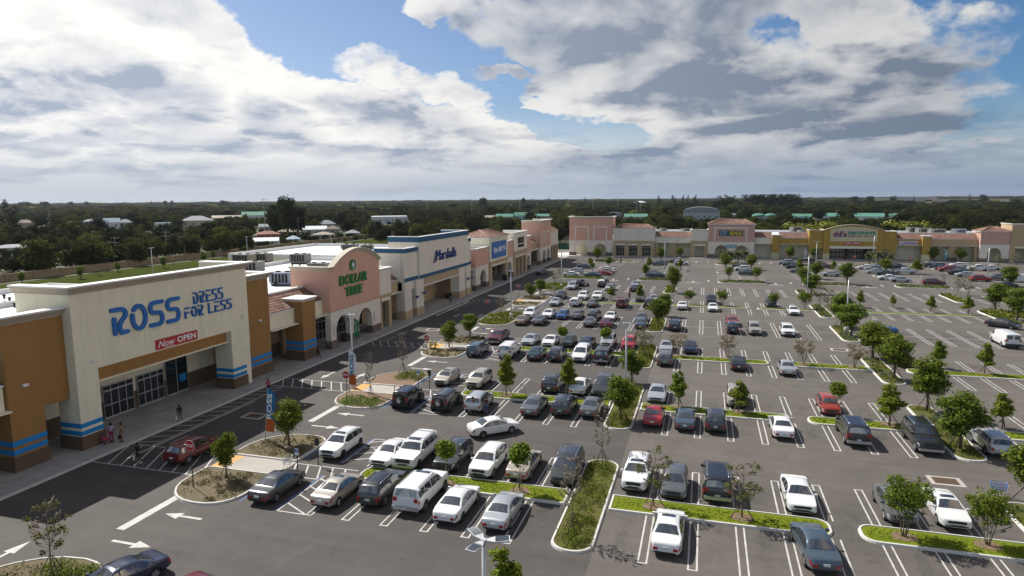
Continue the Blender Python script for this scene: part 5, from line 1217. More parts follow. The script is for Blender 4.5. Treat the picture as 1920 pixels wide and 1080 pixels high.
    f_.box(-.36, .36, yn-.06, yn+.010, zf*.93, zf*1.28 if kind not in ('big suv', 'pickup', 'jeep') else zf*1.5) if False else f_.box(-.40, .40, yn-.05, yn+.012, zf-.16, zf-.02)
    f_.build('grille', M['plastic'], root)
    f_ = MB(); f_.box(-.62, .62, yn-.08, yn+.008, V['zb']+.12, V['zb']+.22); f_.build('lower_intake', M['plastic'], root)
    vs = []; g = MB()
    for q in range(-3, 4):
        for t in (.984, .997):
            x, y, z = S(t, 10-abs(q)*.75, .0, 1 if q >= 0 else -1); vs.append((x*.8, y+.012, z+.008))
    g.add(vs, [(2*i, 2*i+1, 2*i+3, 2*i+2) for i in range(6)]); g.build('bonnet_grille', M['plastic'], root, recalc=False)
    p = MB(); p.box(-.17, .17, -L/2-.02, -L/2+.02, .66 if kind not in ('sedan',) else .60, .80 if kind != 'sedan' else .74); p.build('licence_plate', M['plate'], root)
    bmp = MB()
    if kind in ('big suv', 'pickup', 'jeep', 'cargo van'):
        bmp.box(-W*.46, W*.46, -L/2-.12, -L/2+.1, .45, .68); bmp.build('rear_bumper', M['chrome'] if kind == 'big suv' else M['plastic'], root)
        fb = MB(); fb.box(-W*.44, W*.44, yn-.16, yn+.06, .42, .62); fb.build('front_bumper', M['plastic'] if kind == 'jeep' else M['chrome'], root)
    else:
        bmp.box(-W*.34, W*.34, -L/2-.01, -L/2+.05, V['zb']+.10, V['zb']+.2); bmp.build('bumper_trim', M['plastic'], root)
    # dark door joints and sill
    d = MB()
    for s in (1, -1):
        for t in [V['win'][0][1]+.007]+[w[1]+.006 for w in V['win'][1:-1]]+[V['win'][-1][1]+.015]:
            grid(d, S, t-.0016, t+.0016, 3.0, 6.0, 1, 4, .004, s)
        if kind in ('suv', 'jeep', 'big suv'): grid(d, S, V['wb'][0]+.09, V['wb'][1]-.09, 1.4, 2.6, 6, 2, .010, s)
    d.build('door_joint', M['plastic'], root, recalc=False)
    if V.get('rails'):
        for s in (1, -1):
            r2 = MB(); pts = [S(c1+.05+(c2-c1-.09)*i/6, 8.0, .045, s) for i in range(7)]; r2.tube(pts, .022, 5); r2.build('roof_rail', M['plastic'] if 'darkrail' in opts else M['chrome'], root)
        if 'bars' in opts:
            r2 = MB()
            for t in (c1+.14, c2-.10): a_ = S(t, 8.0, .05, 1); r2.tube([(a_[0], a_[1], a_[2]+.03), (-a_[0], a_[1], a_[2]+.03)], .02, 5)
            r2.build('roof_bars', M['plastic'], root)
    if V.get('spare'):
        sp_ = MB(); sp_.lathe([(.37, -.10), (.37, .1), (.25, .12)], 20, (0, -L/2-.16, .98), axis=1); k = sp_.build('spare_wheel', M['tyre'], root)
        r3 = MB(); r3.lathe([(.22, -.14), (.19, -.16), (.05, -.13)], 14, (0, -L/2-.16, .98), axis=1); r3.build('rim', M['rim'], k)
    # wheels
    ty = MB(); ty.lathe([(r_*.66, -.10), (r_*.96, -.105), (r_, -.07), (r_, .07), (r_*.96, .105), (r_*.66, .10)], 22, axis=0); tme = ty.mesh('wheel', M['tyre'])
    ri = MB(); ri.lathe([(r_*.67, -.11), (r_*.67, .07), (r_*.61, .085), (r_*.57, .065), (r_*.18, .07), (r_*.14, .095), (.01, .095)], 20, axis=0, mi=1)
    for k in range(5):
        a = 2*math.pi*k/5; c_, s_ = math.cos(a), math.sin(a); p_ = [(r_*.12, -.05), (r_*.62, -.075), (r_*.62, .075), (r_*.12, .05)]
        for x0_, x1_ in ((.05, .10),): ri.hexa([(x0_, u*c_-v_*s_, u*s_+v_*c_) for u, v_ in p_]+[(x1_, u*c_-v_*s_, u*s_+v_*c_) for u, v_ in p_], 0)
    ri.lathe([(r_*.67, .078), (r_*.61, .088), (r_*.585, .085), (r_*.585, .06)], 20, axis=0)
    rme = ri.mesh('rim', [M['rim'], M['rimd']])
    for y in wy:
        for s in (1, -1):
            w_ = bpy.data.objects.new('wheel', tme); COL.objects.link(w_); w_.parent = root; w_.location = (s*(W/2-.105), y, r_); w_.rotation_euler = (0, 0, 0 if s > 0 else math.pi)
            q = bpy.data.objects.new('rim', rme); COL.objects.link(q); q.parent = w_
    for o in root.children:
        if o.name.split('.')[0] in ('body', 'mirror'): o.material_slots[0].link = 'OBJECT'; o.material_slots[0].material = PAINT['white']
    return root
PROTO = {}
CARS = []      # (object, short name) for the labels of neighbours
def car(kind, colour, x, y, head, opts=(), desc='', word=None, name='parked_car', group='cars parked in the marked bays', scale=1.0):
    """head: angle of the nose, degrees from world X"""
    key = (kind, tuple(sorted(opts)))
    if key not in PROTO: PROTO[key] = make_vehicle(kind, opts)
    r = copy_tree(PROTO[key]); r.name = name; r.location = (x, y, 0); r.rotation_euler = (0, 0, R(head-90)); sv = random.Random(int(x*31+y*17)); r.scale = (sv.uniform(.97, 1.025), sv.uniform(.955, 1.03), sv.uniform(.965, 1.03))
    for o in r.children:
        if o.name.split('.')[0] in ('body', 'mirror'): o.material_slots[0].link = 'OBJECT'; o.material_slots[0].material = PAINT[colour]
    r['category'] = {'big suv': 'car', 'pickup': 'pickup truck', 'cargo van': 'van'}.get(kind, 'car')
    if group: r['group'] = group
    CARS.append([r, kind, colour, desc, word, x, y, head])
    return r
A_, T_ = 90, -90        # nose away from / towards the front of the lot
def row(y_of, lst, lo=None):
    """cars given by the foot of the end nearest the camera"""
    for (px, py, kind, col, head, *rest) in lst:
        opts = rest[0] if rest else (); desc = rest[1] if len(rest) > 1 else ''
        x, y0 = G(px, py, .22); L = VEH[kind]['L']; y = y_of if y_of is not None else y0+L/2
        if y_of is not None and abs(y0+L/2-y_of) < 1.1: y = y0+L/2
        car(kind, col, x, y, head+random.uniform(-1.2, 1.2), opts, desc)
ROWDEF = [
 ('front row of the left bay', 38.6, [(480, 945, 'sedan', 'dark grey', A_), (598.7, 953.7, 'sedan', 'champagne', A_, ('sunroof',)), (688.7, 950.5, 'suv', 'black', A_), (761, 963, 'big suv', 'white', A_, ('sunroof',)),
   (832.5, 981.7, 'sedan', 'white', A_), (923.7, 997, 'sedan', 'silver', A_), (1248.7, 1040.5, 'sedan', 'white', A_, ('sunroof',))]),
 ('second row', 46.2, [(612.5, 862, 'suv', 'white', T_, ('sunroof',)), (708.7, 877.5, 'sedan', 'white', T_), (753.7, 883, 'big suv', 'white', T_, ('sunroof', 'bars')), (830, 885.5, 'suv', 'dark grey', T_), (897.5, 897, 'suv', 'white', T_),
   (967.5, 900.7, 'sedan', 'beige', A_), (1051, 910, 'minivan', 'dark grey', T_), (1188, 922.5, 'suv', 'white', T_, ('sunroof',)), (1262.5, 937, 'hatch', 'grey', T_), (1344.5, 942.5, 'big suv', 'black', A_), (1503.7, 963.7, 'sedan', 'white', T_),
   (1695, 985.7, 'sedan', 'grey', T_), (1796, 994, 'sedan', 'white', T_, ('sunroof',))]),
 ('third row', 59.6, [(748.7, 765.5, 'jeep', 'black', A_), (823.7, 770.5, 'jeep', 'dark grey', A_), (884, 774, 'suv', 'silver', A_), (991, 780.5, 'sedan', 'grey', A_), (1049.5, 780.5, 'suv', 'dark grey', A_), (1102.5, 783, 'sedan', 'grey', A_),
   (1222.5, 800.7, 'sedan', 'red', A_), (1283, 806.7, 'sedan', 'slate blue', A_), (1342, 811.7, 'suv', 'dark grey', A_), (1470.5, 824, 'sedan', 'white', A_), (1610, 836.7, 'big suv', 'black', A_), (1747.5, 852, 'big suv', 'black', T_), (1880, 857, 'suv', 'silver', A_)]),
 ('fourth row', 68.0, [(825, 723, 'hatch', 'champagne', T_, ('sunroof',)), (885.7, 729.5, 'suv', 'beige', T_), (1029, 736.7, 'suv', 'black', A_), (1080, 740.5, 'sedan', 'white', A_), (1125, 743, 'minivan', 'dark grey', T_), (1230, 755.5, 'sedan', 'silver', T_),
   (1381, 764, 'suv', 'champagne', T_), (1560, 778.5, 'hatch', 'orange red', T_)]),
 ('fifth row', 81.4, [(885, 668, 'suv', 'slate blue', A_), (951, 667, 'big suv', 'white', A_), (997.5, 675.5, 'sedan', 'dark green', A_), (1037.5, 677, 'suv', 'dark grey', A_), (1084, 678, 'minivan', 'white', T_), (1126, 681.7, 'big suv', 'black', A_),
   (1245.5, 685.5, 'suv', 'grey', A_), (1385, 695, 'sedan', 'black', A_), (1479, 704, 'sedan', 'silver', A_)]),
 ('sixth row', 89.3, [(924, 644.5, 'pickup', 'maroon', T_), (987.5, 648, 'sedan', 'silver', T_), (1026, 650, 'sedan', 'white', T_), (1060, 650, 'sedan', 'dark grey', T_), (1100, 647, 'sedan', 'navy', A_), (1136, 652, 'suv', 'silver', T_), (1176, 656.7, 'suv', 'red', T_),
   (1248.7, 657, 'sedan', 'silver', T_), (1293, 662.5, 'sedan', 'navy', T_), (1701, 688, 'sedan', 'maroon', T_)]),
 ('seventh row', 104.4, [(972.5, 609, 'sedan', 'gold', A_), (1005.5, 609, 'sedan', 'grey', A_), (1102, 612, 'sedan', 'grey', A_), (1134, 614.5, 'sedan', 'dark red', A_), (1200, 615.5, 'sedan', 'slate blue', A_), (1265, 620, 'suv', 'navy', A_),
   (1373.7, 625, 'suv', 'navy', A_), (1410.5, 613, 'suv', 'champagne', T_), (1470.5, 616.5, 'suv', 'white', T_), (1655, 623, 'pickup', 'blue', A_), (1888.7, 646, 'cargo van', 'white', A_)]),
 ('eighth row', 110.3, [(988.7, 596.7, 'suv', 'white', T_), (1023.7, 596.7, 'sedan', 'white', T_), (1050.7, 598.5, 'hatch', 'blue', T_), (1078, 598.5, 'sedan', 'grey', A_), (1112.5, 598, 'suv', 'black', A_), (1143.7, 599, 'sedan', 'white', T_), (1202, 600, 'sedan', 'grey', T_), (1371, 604, 'sedan', 'red', T_)]),
 ('ninth row', 124.3, [(1037.5, 573, 'sedan', 'silver', T_), (1075.5, 574, 'suv', 'white', A_), (1107, 575.5, 'sedan', 'grey', A_), (1164, 576.7, 'minivan', 'dark red', A_), (1216, 576.7, 'jeep', 'dark grey', A_), (1278.7, 580.5, 'sedan', 'white', A_), (1336.7, 584, 'sedan', 'white', T_), (1490, 590.5, 'sedan', 'white', T_)]),
 ('tenth row', 132.0, [(1048, 560, 'suv', 'dark grey', T_), (1090, 562.7, 'suv', 'white', T_), (1117.5, 563.5, 'pickup', 'white', T_), (1198.5, 564.5, 'sedan', 'grey', T_), (1227, 561, 'sedan', 'silver', T_), (1333, 569, 'pickup', 'dark grey', T_), (1447, 576, 'suv', 'dark grey', T_)]),
 ('eleventh row', 147.0, [(1066, 545, 'minivan', 'silver', T_), (1139, 546.7, 'sedan', 'silver', T_), (1186, 547.5, 'sedan', 'black', A_)]),
 ('twelfth row', 153.0, [(1079, 539, 'suv', 'black', A_), (1123, 540, 'suv', 'white', A_), (1135.5, 532, 'pickup', 'dark grey', A_), (1192, 536, 'sedan', 'silver', T_)]),
]
for nm, yc, lst in ROWDEF:
    i0 = len(CARS); row(None if nm in ('front row of the left bay', 'second row', 'third row', 'fourth row') else yc, lst)
    for c in CARS[i0:]: c[3] = nm
# cars parked across, in the far bays: (px, py of the near side, kind, colour, heading)
FARC = [(926, 518, 0, 0), ]
FARC = [(1070, 518, 'sedan', 'white', 180), (1077, 513, 'suv', 'silver', 180), (1110, 519.5, 'sedan', 'slate blue', 180), (1131, 516, 'sedan', 'red', 0), (1138, 512, 'sedan', 'champagne', 0), (1137, 508, 'sedan', 'white', 180), (1094, 503, 'sedan', 'slate blue', 0),
 (1236, 498, 'suv', 'slate blue', 180), (1230, 520, 'minivan', 'navy', 0), (1278, 497, 'suv', 'white', 0), (1270, 493, 'sedan', 'dark grey', 0),
 (1388, 503, 'suv', 'dark grey', 180), (1392, 508, 'suv', 'white', 180), (1399, 516, 'hatch', 'dark green', 180),
 (1474, 496, 'suv', 'silver', 180), (1482, 499, 'sedan', 'dark green', 180), (1489, 503.7, 'sedan', 'black', 180), (1498, 511.7, 'sedan', 'grey', 180), (1512, 492, 'pickup', 'black', 180), (1535, 497.5, 'sedan', 'black', 0), (1548, 503, 'sedan', 'maroon', 0), (1559, 518, 'sedan', 'silver', 180),
 (1626, 505, 'sedan', 'white', 180), (1638, 508, 'suv', 'silver', 180), (1642, 513, 'sedan', 'silver', 180), (1661, 516.5, 'sedan', 'dark green', 180), (1685, 504.5, 'suv', 'black', 0), (1697, 514, 'pickup', 'silver', 0), (1667, 525, 'sedan', 'white', 180), (1690, 529, 'sedan', 'silver', 0),
 (1753, 535.5, 'suv', 'dark red', 0), (1752, 501, 'pickup', 'dark grey', 180), (1760, 503.5, 'sedan', 'navy', 180), (1770, 506, 'sedan', 'black', 180), (1778, 509, 'suv', 'red', 180), (1801, 501, 'sedan', 'white', 0), (1797, 515, 'jeep', 'dark green', 180), (1813, 519, 'sedan', 'silver', 180),
 (1837, 507.5, 'pickup', 'white', 180), (1861, 506, 'sedan', 'white', 0), (1842, 528, 'suv', 'red', 0), (1873, 525.5, 'suv', 'grey', 180), (1915, 529, 'cargo van', 'white', 180), (1888, 540, 'sedan', 'dark grey', 180)]
for (px, py, kind, col, head) in FARC:
    x, y = G(px, py, .1); car(kind, col, x, y+.95, head+random.uniform(-1, 1), (), 'sideways bays at the far end')
# cars on the move or standing in the aisles
def aisle(px0, py0, px1, py1, kind, col, opts, lbl, side=1, name='car', head=None):
    """two ground contacts of the near-side wheels: rear, front"""
    V = VEH[kind]; a, b_ = Vector(G(px0, py0)), Vector(G(px1, py1)); d = (b_-a).normalized(); mid = (a+b_)/2
    n_ = Vector((-d.y, d.x))*side; c = mid+n_*(V['W']/2-.05); tm = (V['wb'][0]+V['wb'][1])/2; c = c-d*(tm-.5)*V['L']
    car(kind, col, c.x, c.y, math.degrees(math.atan2(d.y, d.x)), opts, lbl, name=name, group=None)
aisle(902.5, 823, 962.5, 812.5, 'sedan', 'white', (), 'FULL:white sedan driving across the aisle behind the silver crossover and two people', 1)
aisle(355, 870, 403.7, 846, 'suv', 'dark red', (), 'FULL:dark red sport utility vehicle crossing the hatched walkway in the shade', 1)
def at_center(x, y, kind, col, head, opts, lbl, name='car'): car(kind, col, x, y, head, opts, lbl, name=name, group=None)
at_center(-29.4, 25.5, 'sedan', 'navy', -106, ('sunroof',), 'FULL:dark blue sedan with sunroof turning beside the green island at lower left')
at_center(-24.7, 24.4, 'hatch', 'dark red', -104, (), 'FULL:dark red hatchback whose roof just shows at the bottom edge')
_a, _b = Vector(G(1550, 1073, .3)), Vector(G(1513, 988, .8)); _d = (_b-_a).normalized(); _c = _a+_d*2.4
at_center(_c.x, _c.y, 'sedan', 'slate blue', math.degrees(math.atan2(_d.y, _d.x)), (), 'FULL:slate blue sedan pulling in crookedly against the lawn strip at the bottom')
aisle(1851, 612, 1902, 618.7, 'sedan', 'dark grey', (), 'FULL:dark grey sedan driving past behind the white cargo van at right', 1)
_x, _y = G(1011, 515.7, .1); at_center(_x, _y+2.3, 'suv', 'black', -93, (), 'FULL:black crossover driving toward the camera along the shaded far lane')
# labels of the cars
NOUN = {'sedan': 'sedan', 'hatch': 'hatchback', 'suv': 'crossover', 'big suv': 'large SUV', 'minivan': 'minivan', 'pickup': 'pickup truck', 'jeep': 'boxy off-roader', 'cargo van': 'cargo van'}
rows_ = {}
for c in CARS:
    if not c[3].startswith('FULL:'): rows_.setdefault(c[3], []).append(c)
seen = set()
for nm, cs in rows_.items():
    cs.sort(key=lambda c: c[5])
    for i, c in enumerate(cs):
        me_ = f"{c[2]} {NOUN[c[1]]}"; nb = lambda k: f"{cs[k][2]} {NOUN[cs[k][1]]}"
        short = {'front row of the left bay': 'front row', 'sideways bays at the far end': 'far sideways bays'}.get(nm, nm)
        if i == 0: L_ = f"{me_} leftmost in the {short}, left of the {nb(1)}"
        elif i == len(cs)-1: L_ = f"{me_} rightmost in the {short}, right of the {nb(i-1)}"
        else: L_ = f"{me_} in the {short} between the {nb(i-1)} and the {nb(i+1)}"
        w_ = L_.replace(' large SUV', ' SUV').replace(' boxy off-roader', ' off-roader').replace(' pickup truck', ' pickup').split()
        L_ = ' '.join(w_)
        if len(w_) > 16: L_ = L_.replace(' between the ', ' between ').replace(' and the ', ' and ')
        base = L_; k = 1
        while L_ in seen:
            k += 1; L_ = f"{['second', 'third', 'fourth', 'fifth'][k-2]} {base}"
        seen.add(L_); c[0]['label'] = L_
for c in CARS:
    if c[3].startswith('FULL:'): c[0]['label'] = c[3][5:]
for key, r in PROTO.items():
    for o in list(r.children):
        for q in list(o.children): bpy.data.objects.remove(q)
        bpy.data.objects.remove(o)
    bpy.data.objects.remove(r)
CARPOS = [(c[5], c[6], f"{c[2]} {NOUN[c[1]]}") for c in CARS]
# open rear door of the black off-roader, open hatch of the dark red minivan
for c in CARS:
    if c[1] == 'jeep' and c[2] == 'black': jr = c[0]
    if c[1] == 'minivan' and c[2] == 'dark red': mr = c[0]
d_ = MB(); d_.box(-1.62, -.92, .25, .31, .55, 1.12); d_.box(-1.62, -1.56, .25, .31, 1.12, 1.7); d_.box(-1.0, -.92, .25, .31, 1.12, 1.7); d_.box(-1.62, -.92, .25, .31, 1.66, 1.72); dd = d_.build('open_door', PAINT['black'], jr)
h_ = MB(); h_.add([(-.75, -2.45, 2.05), (.75, -2.45, 2.05), (.7, -3.3, 2.25), (-.7, -3.3, 2.25), (-.75, -2.45, 2.0), (.75, -2.45, 2.0), (.7, -3.3, 2.2), (-.7, -3.3, 2.2)], [(0, 1, 2, 3), (7, 6, 5, 4), (0, 4, 5, 1), (1, 5, 6, 2), (2, 6, 7, 3), (3, 7, 4, 0)]); h_.build('open_hatch', PAINT['dark red'], mr)
# ------------------------------------------------------------------ trees of the car park
def leafcloud(blobs, n_, size, seed, flat=.75):
    """leaf clumps scattered through the volume of several overlapping lobes"""
    rnd = random.Random(seed); b = MB(); vol = [r[3]*r[4]*r[3] for r in blobs]; tot = sum(vol)
    for (cx, cy, cz, rx, rz), v_ in zip(blobs, vol):
        for _ in range(max(6, int(n_*v_/tot))):
            d = Vector((rnd.gauss(0, 1), rnd.gauss(0, 1), rnd.gauss(0, 1))).normalized(); q = rnd.random()**.42
            if rnd.random() < .22: q *= rnd.uniform(1.1, 1.45)
            p = Vector((cx+d.x*rx*q, cy+d.y*rx*q, cz+d.z*rz*q))
            nn = (d+Vector((rnd.gauss(0, .7), rnd.gauss(0, .7), rnd.gauss(0, .7)+.3))).normalized()
            u = nn.cross(Vector((rnd.gauss(0, 1), rnd.gauss(0, 1), rnd.gauss(0, 1)))).normalized(); w = nn.cross(u); s1 = size*rnd.uniform(.55, 1.25); s2 = s1*rnd.uniform(.45, .8)
            b.add([tuple(p-u*s1), tuple(p-w*s2+u*s1*.1), tuple(p+u*s1-nn*s1*.25), tuple(p+w*s2+u*s1*.1)], [(0, 1, 2, 3)])
    return b
def limbs(b, base, top, r, rnd, n_, spread, lean=.0, rt=.35):
    """tapered trunk with limbs"""
    P = [Vector(base)]; k = 6
    for i in range(1, k+1):
        t = i/k; P.append(Vector(base).lerp(Vector(top), t)+Vector((rnd.uniform(-.04, .04), rnd.uniform(-.04, .04), 0))*(top[2]-base[2])*.25)
    b.tube(P, [r*(1-(1-rt*.4)*i/k) for i in range(k+1)], 7)
    for i in range(n_):
        t = rnd.uniform(.30, .95); a = rnd.uniform(0, 2*math.pi); o = Vector(base).lerp(Vector(top), t); L_ = spread*(1.05-t*.6)*rnd.uniform(.6, 1.1)
        e = o+Vector((math.cos(a)*L_, math.sin(a)*L_, L_*rnd.uniform(.5, 1.1))); m__ = o.lerp(e, .5)+Vector((0, 0, -.06*L_))
        b.tube([o, m__, e], [r*.38*(1.1-t), r*.24*(1.1-t), .008], 5)
        for _ in range(2):
            a2 = a+rnd.uniform(-.9, .9); e2 = m__+Vector((math.cos(a2), math.sin(a2), rnd.uniform(.4, 1.2)))*L_*.45; b.tube([m__, e2], [r*.14, .006], 4)
def make_tree(kind, seed):
    rnd = random.Random(seed*77+5); root = empty('lot_tree'); H = 1.0
    tr = MB(); B_ = []
    if kind == 'oval':         # dense egg-shaped crown; unit height 1
        for i in range(15):
            z = .30+.62*(i+.5)/15; w = .20*math.sin(math.pi*min(1, (z-.24)/.78))**.6; a = rnd.uniform(0, 6.28); B_.append((math.cos(a)*w*.55, math.sin(a)*w*.55, z, w*rnd.uniform(.65, .9), .10*rnd.uniform(.8, 1.2)))
        B_.append((0, 0, .6, .16, .28)); lm, n_, sz, bk = 'leafA', 4200, .023, 'bark'; limbs(tr, (0, 0, 0), (0, 0, .85), .020, rnd, 12, .16)
    elif kind == 'young':      # bright, loose pyramid
        for i in range(12):
            z = .34+.60*(i+.5)/12; w = (.165-.10*((z-.34)/.66))*rnd.uniform(.8, 1.2); a = rnd.uniform(0, 6.28); B_.append((math.cos(a)*w*.7, math.sin(a)*w*.7, z, w*.62, .075))
        B_ += [(0, 0, .95, .035, .06), (0, 0, .55, .12, .2)]; lm, n_, sz, bk = 'leafB', 3200, .024, 'bark2'; limbs(tr, (0, 0, 0), (0, 0, .88), .014, rnd, 12, .15)
    elif kind == 'big':        # broad irregular crown
        for i in range(20):
            a = rnd.uniform(0, 6.28); z = rnd.uniform(.30, .88); w = .27*math.sin(math.pi*min(1, (z-.17)/.85))**.8; B_.append((math.cos(a)*w*.78, math.sin(a)*w*.78, z, rnd.uniform(.075, .125), rnd.uniform(.06, .09)))
        B_ += [(0, 0, .52, .20, .22), (0, 0, .78, .12, .18), (.08, 0, .62, .15, .16), (-.08, .04, .45, .14, .12)]; lm, n_, sz, bk = 'leafA', 5200, .023, 'bark'; limbs(tr, (0, 0, 0), (0, 0, .85), .020, rnd, 16, .26)
    elif kind == 'lolly':      # small round bright head
        B_ = [(0, 0, .76, .17, .19), (.07, .03, .68, .10, .09), (-.06, -.04, .86, .09, .1)]; lm, n_, sz, bk = 'leafB', 1500, .036, 'bark2'; limbs(tr, (0, 0, 0), (0, 0, .8), .012, rnd, 8, .12)
    elif kind in ('crape', 'tancrape'):   # vase of several stems
        for s in range(4):
            a = s*1.57+rnd.uniform(-.3, .3); t_ = (math.cos(a)*.13, math.sin(a)*.13, .62); limbs(tr, (math.cos(a)*.02, math.sin(a)*.02, 0), t_, .010, rnd, 9, .26, rt=.3)
        for i in range(46):
            a = rnd.uniform(0, 6.28); z = rnd.uniform(.38, .93); w = .06+.30*(1-abs(z-.68)/.34)**.6*rnd.random()**.5; w = w.real; B_.append((math.cos(a)*w, math.sin(a)*w, z, rnd.uniform(.05, .09), rnd.uniform(.035, .06)))
        if kind == 'crape': B_ += [(0, 0, .68, .25, .17), (.1, .05, .6, .18, .12), (-.1, -.05, .74, .18, .12)]
        lm, n_, sz, bk = ('leafA', 4200, .020, 'bark2') if kind == 'crape' else ('leafD', 2400, .015, 'bark2')
    elif kind == 'sparse':
        limbs(tr, (0, 0, 0), (0, 0, .97), .010, rnd, 34, .22, rt=.5)
        for i in range(22):
            a = rnd.uniform(0, 6.28); z = rnd.uniform(.35, .97); w = .20*math.sin(math.pi*(z-.25)/.85); B_.append((math.cos(a)*w, math.sin(a)*w, z, .055, .045))
        lm, n_, sz, bk = 'leafE', 700, .016, 'bark2'
    elif kind == 'bare':
        limbs(tr, (0, 0, 0), (0, 0, .98), .0085, rnd, 46, .19, rt=.5)
        for i in range(12):
            a = rnd.uniform(0, 6.28); z = rnd.uniform(.4, .9); B_.append((math.cos(a)*.13, math.sin(a)*.13, z, .06, .05))
        lm, n_, sz, bk = 'leafD', 60, .014, 'bark2'
    elif kind == 'palm':
        pts = [(0, 0, 0), (.01, 0, .3), (.015, .01, .62)]; tr.tube(pts, [.03, .026, .022], 8); fr = MB()
        for i in range(34):
            a = rnd.uniform(0, 6.28); e = rnd.uniform(-.7, 1.2); L_ = .34*rnd.uniform(.8, 1.1); pr_ = None
            for j in range(6):
                t = j/5; r_ = L_*t*math.cos(e*(1-t*.6)-t*.5); z = .63+L_*(math.sin(e)*t-.75*t*t); p = Vector((.015+math.cos(a)*max(r_, 0.001), .01+math.sin(a)*max(r_, .001), z)); w = .035*math.sin(math.pi*(t*.85+.1)); q = Vector((-math.sin(a), math.cos(a), 0))*w
                if pr_: fr.add([tuple(pr_[0]-pr_[1]-Vector((0, 0, pr_[2]))), tuple(pr_[0]), tuple(p), tuple(p-q-Vector((0, 0, w)))], [(0, 1, 2, 3)]); fr.add([tuple(pr_[0]+pr_[1]-Vector((0, 0, pr_[2]))), tuple(pr_[0]), tuple(p), tuple(p+q-Vector((0, 0, w)))], [(0, 1, 2, 3)])
                pr_ = (p, q, w)
        tr.build('trunk', M['bark2'], root); fr.build('crown', M['leafP'], root, recalc=False); root['proto'] = 1; return root
    tr.build('trunk', M[bk], root); leafcloud(B_, n_, sz, seed).build('crown', M[lm], root, recalc=False)
    if kind in ('young', 'big', 'sparse', 'bare', 'lolly', 'oval'):
        for s in range(3):
            a = s*2.1+rnd.random(); sk = MB(); sk.tube([(math.cos(a)*.13, math.sin(a)*.13, 0), (math.cos(a)*.015, math.sin(a)*.015, .27)], .006, 5); sk.build('support_stake', M['stake'], root)
    return root
M['stake'] = mat('timber_stake', (.09, .07, .05), .9)
TREEP = {}
def tree(kind, x, y, h, lbl=None, wid=1.0, name='lot_tree', cat='tree', grp='trees planted in the car park', z=.1):
    v_ = int((x*7.3+y*3.1) % 3); key = (kind, v_)
    if key not in TREEP: TREEP[key] = make_tree(kind, v_+1+10*len(TREEP))
    r = copy_tree(TREEP[key]); r.name = name if kind != 'palm' else 'palm_tree'; r.location = (x, y, z); r.scale = (h*wid, h*wid, h); r.rotation_euler = (0, 0, (x*1.7+y) % 6.28)
    tag(r, lbl, cat, grp); TREES.append([r, kind, x, y]); return r
TREES = []
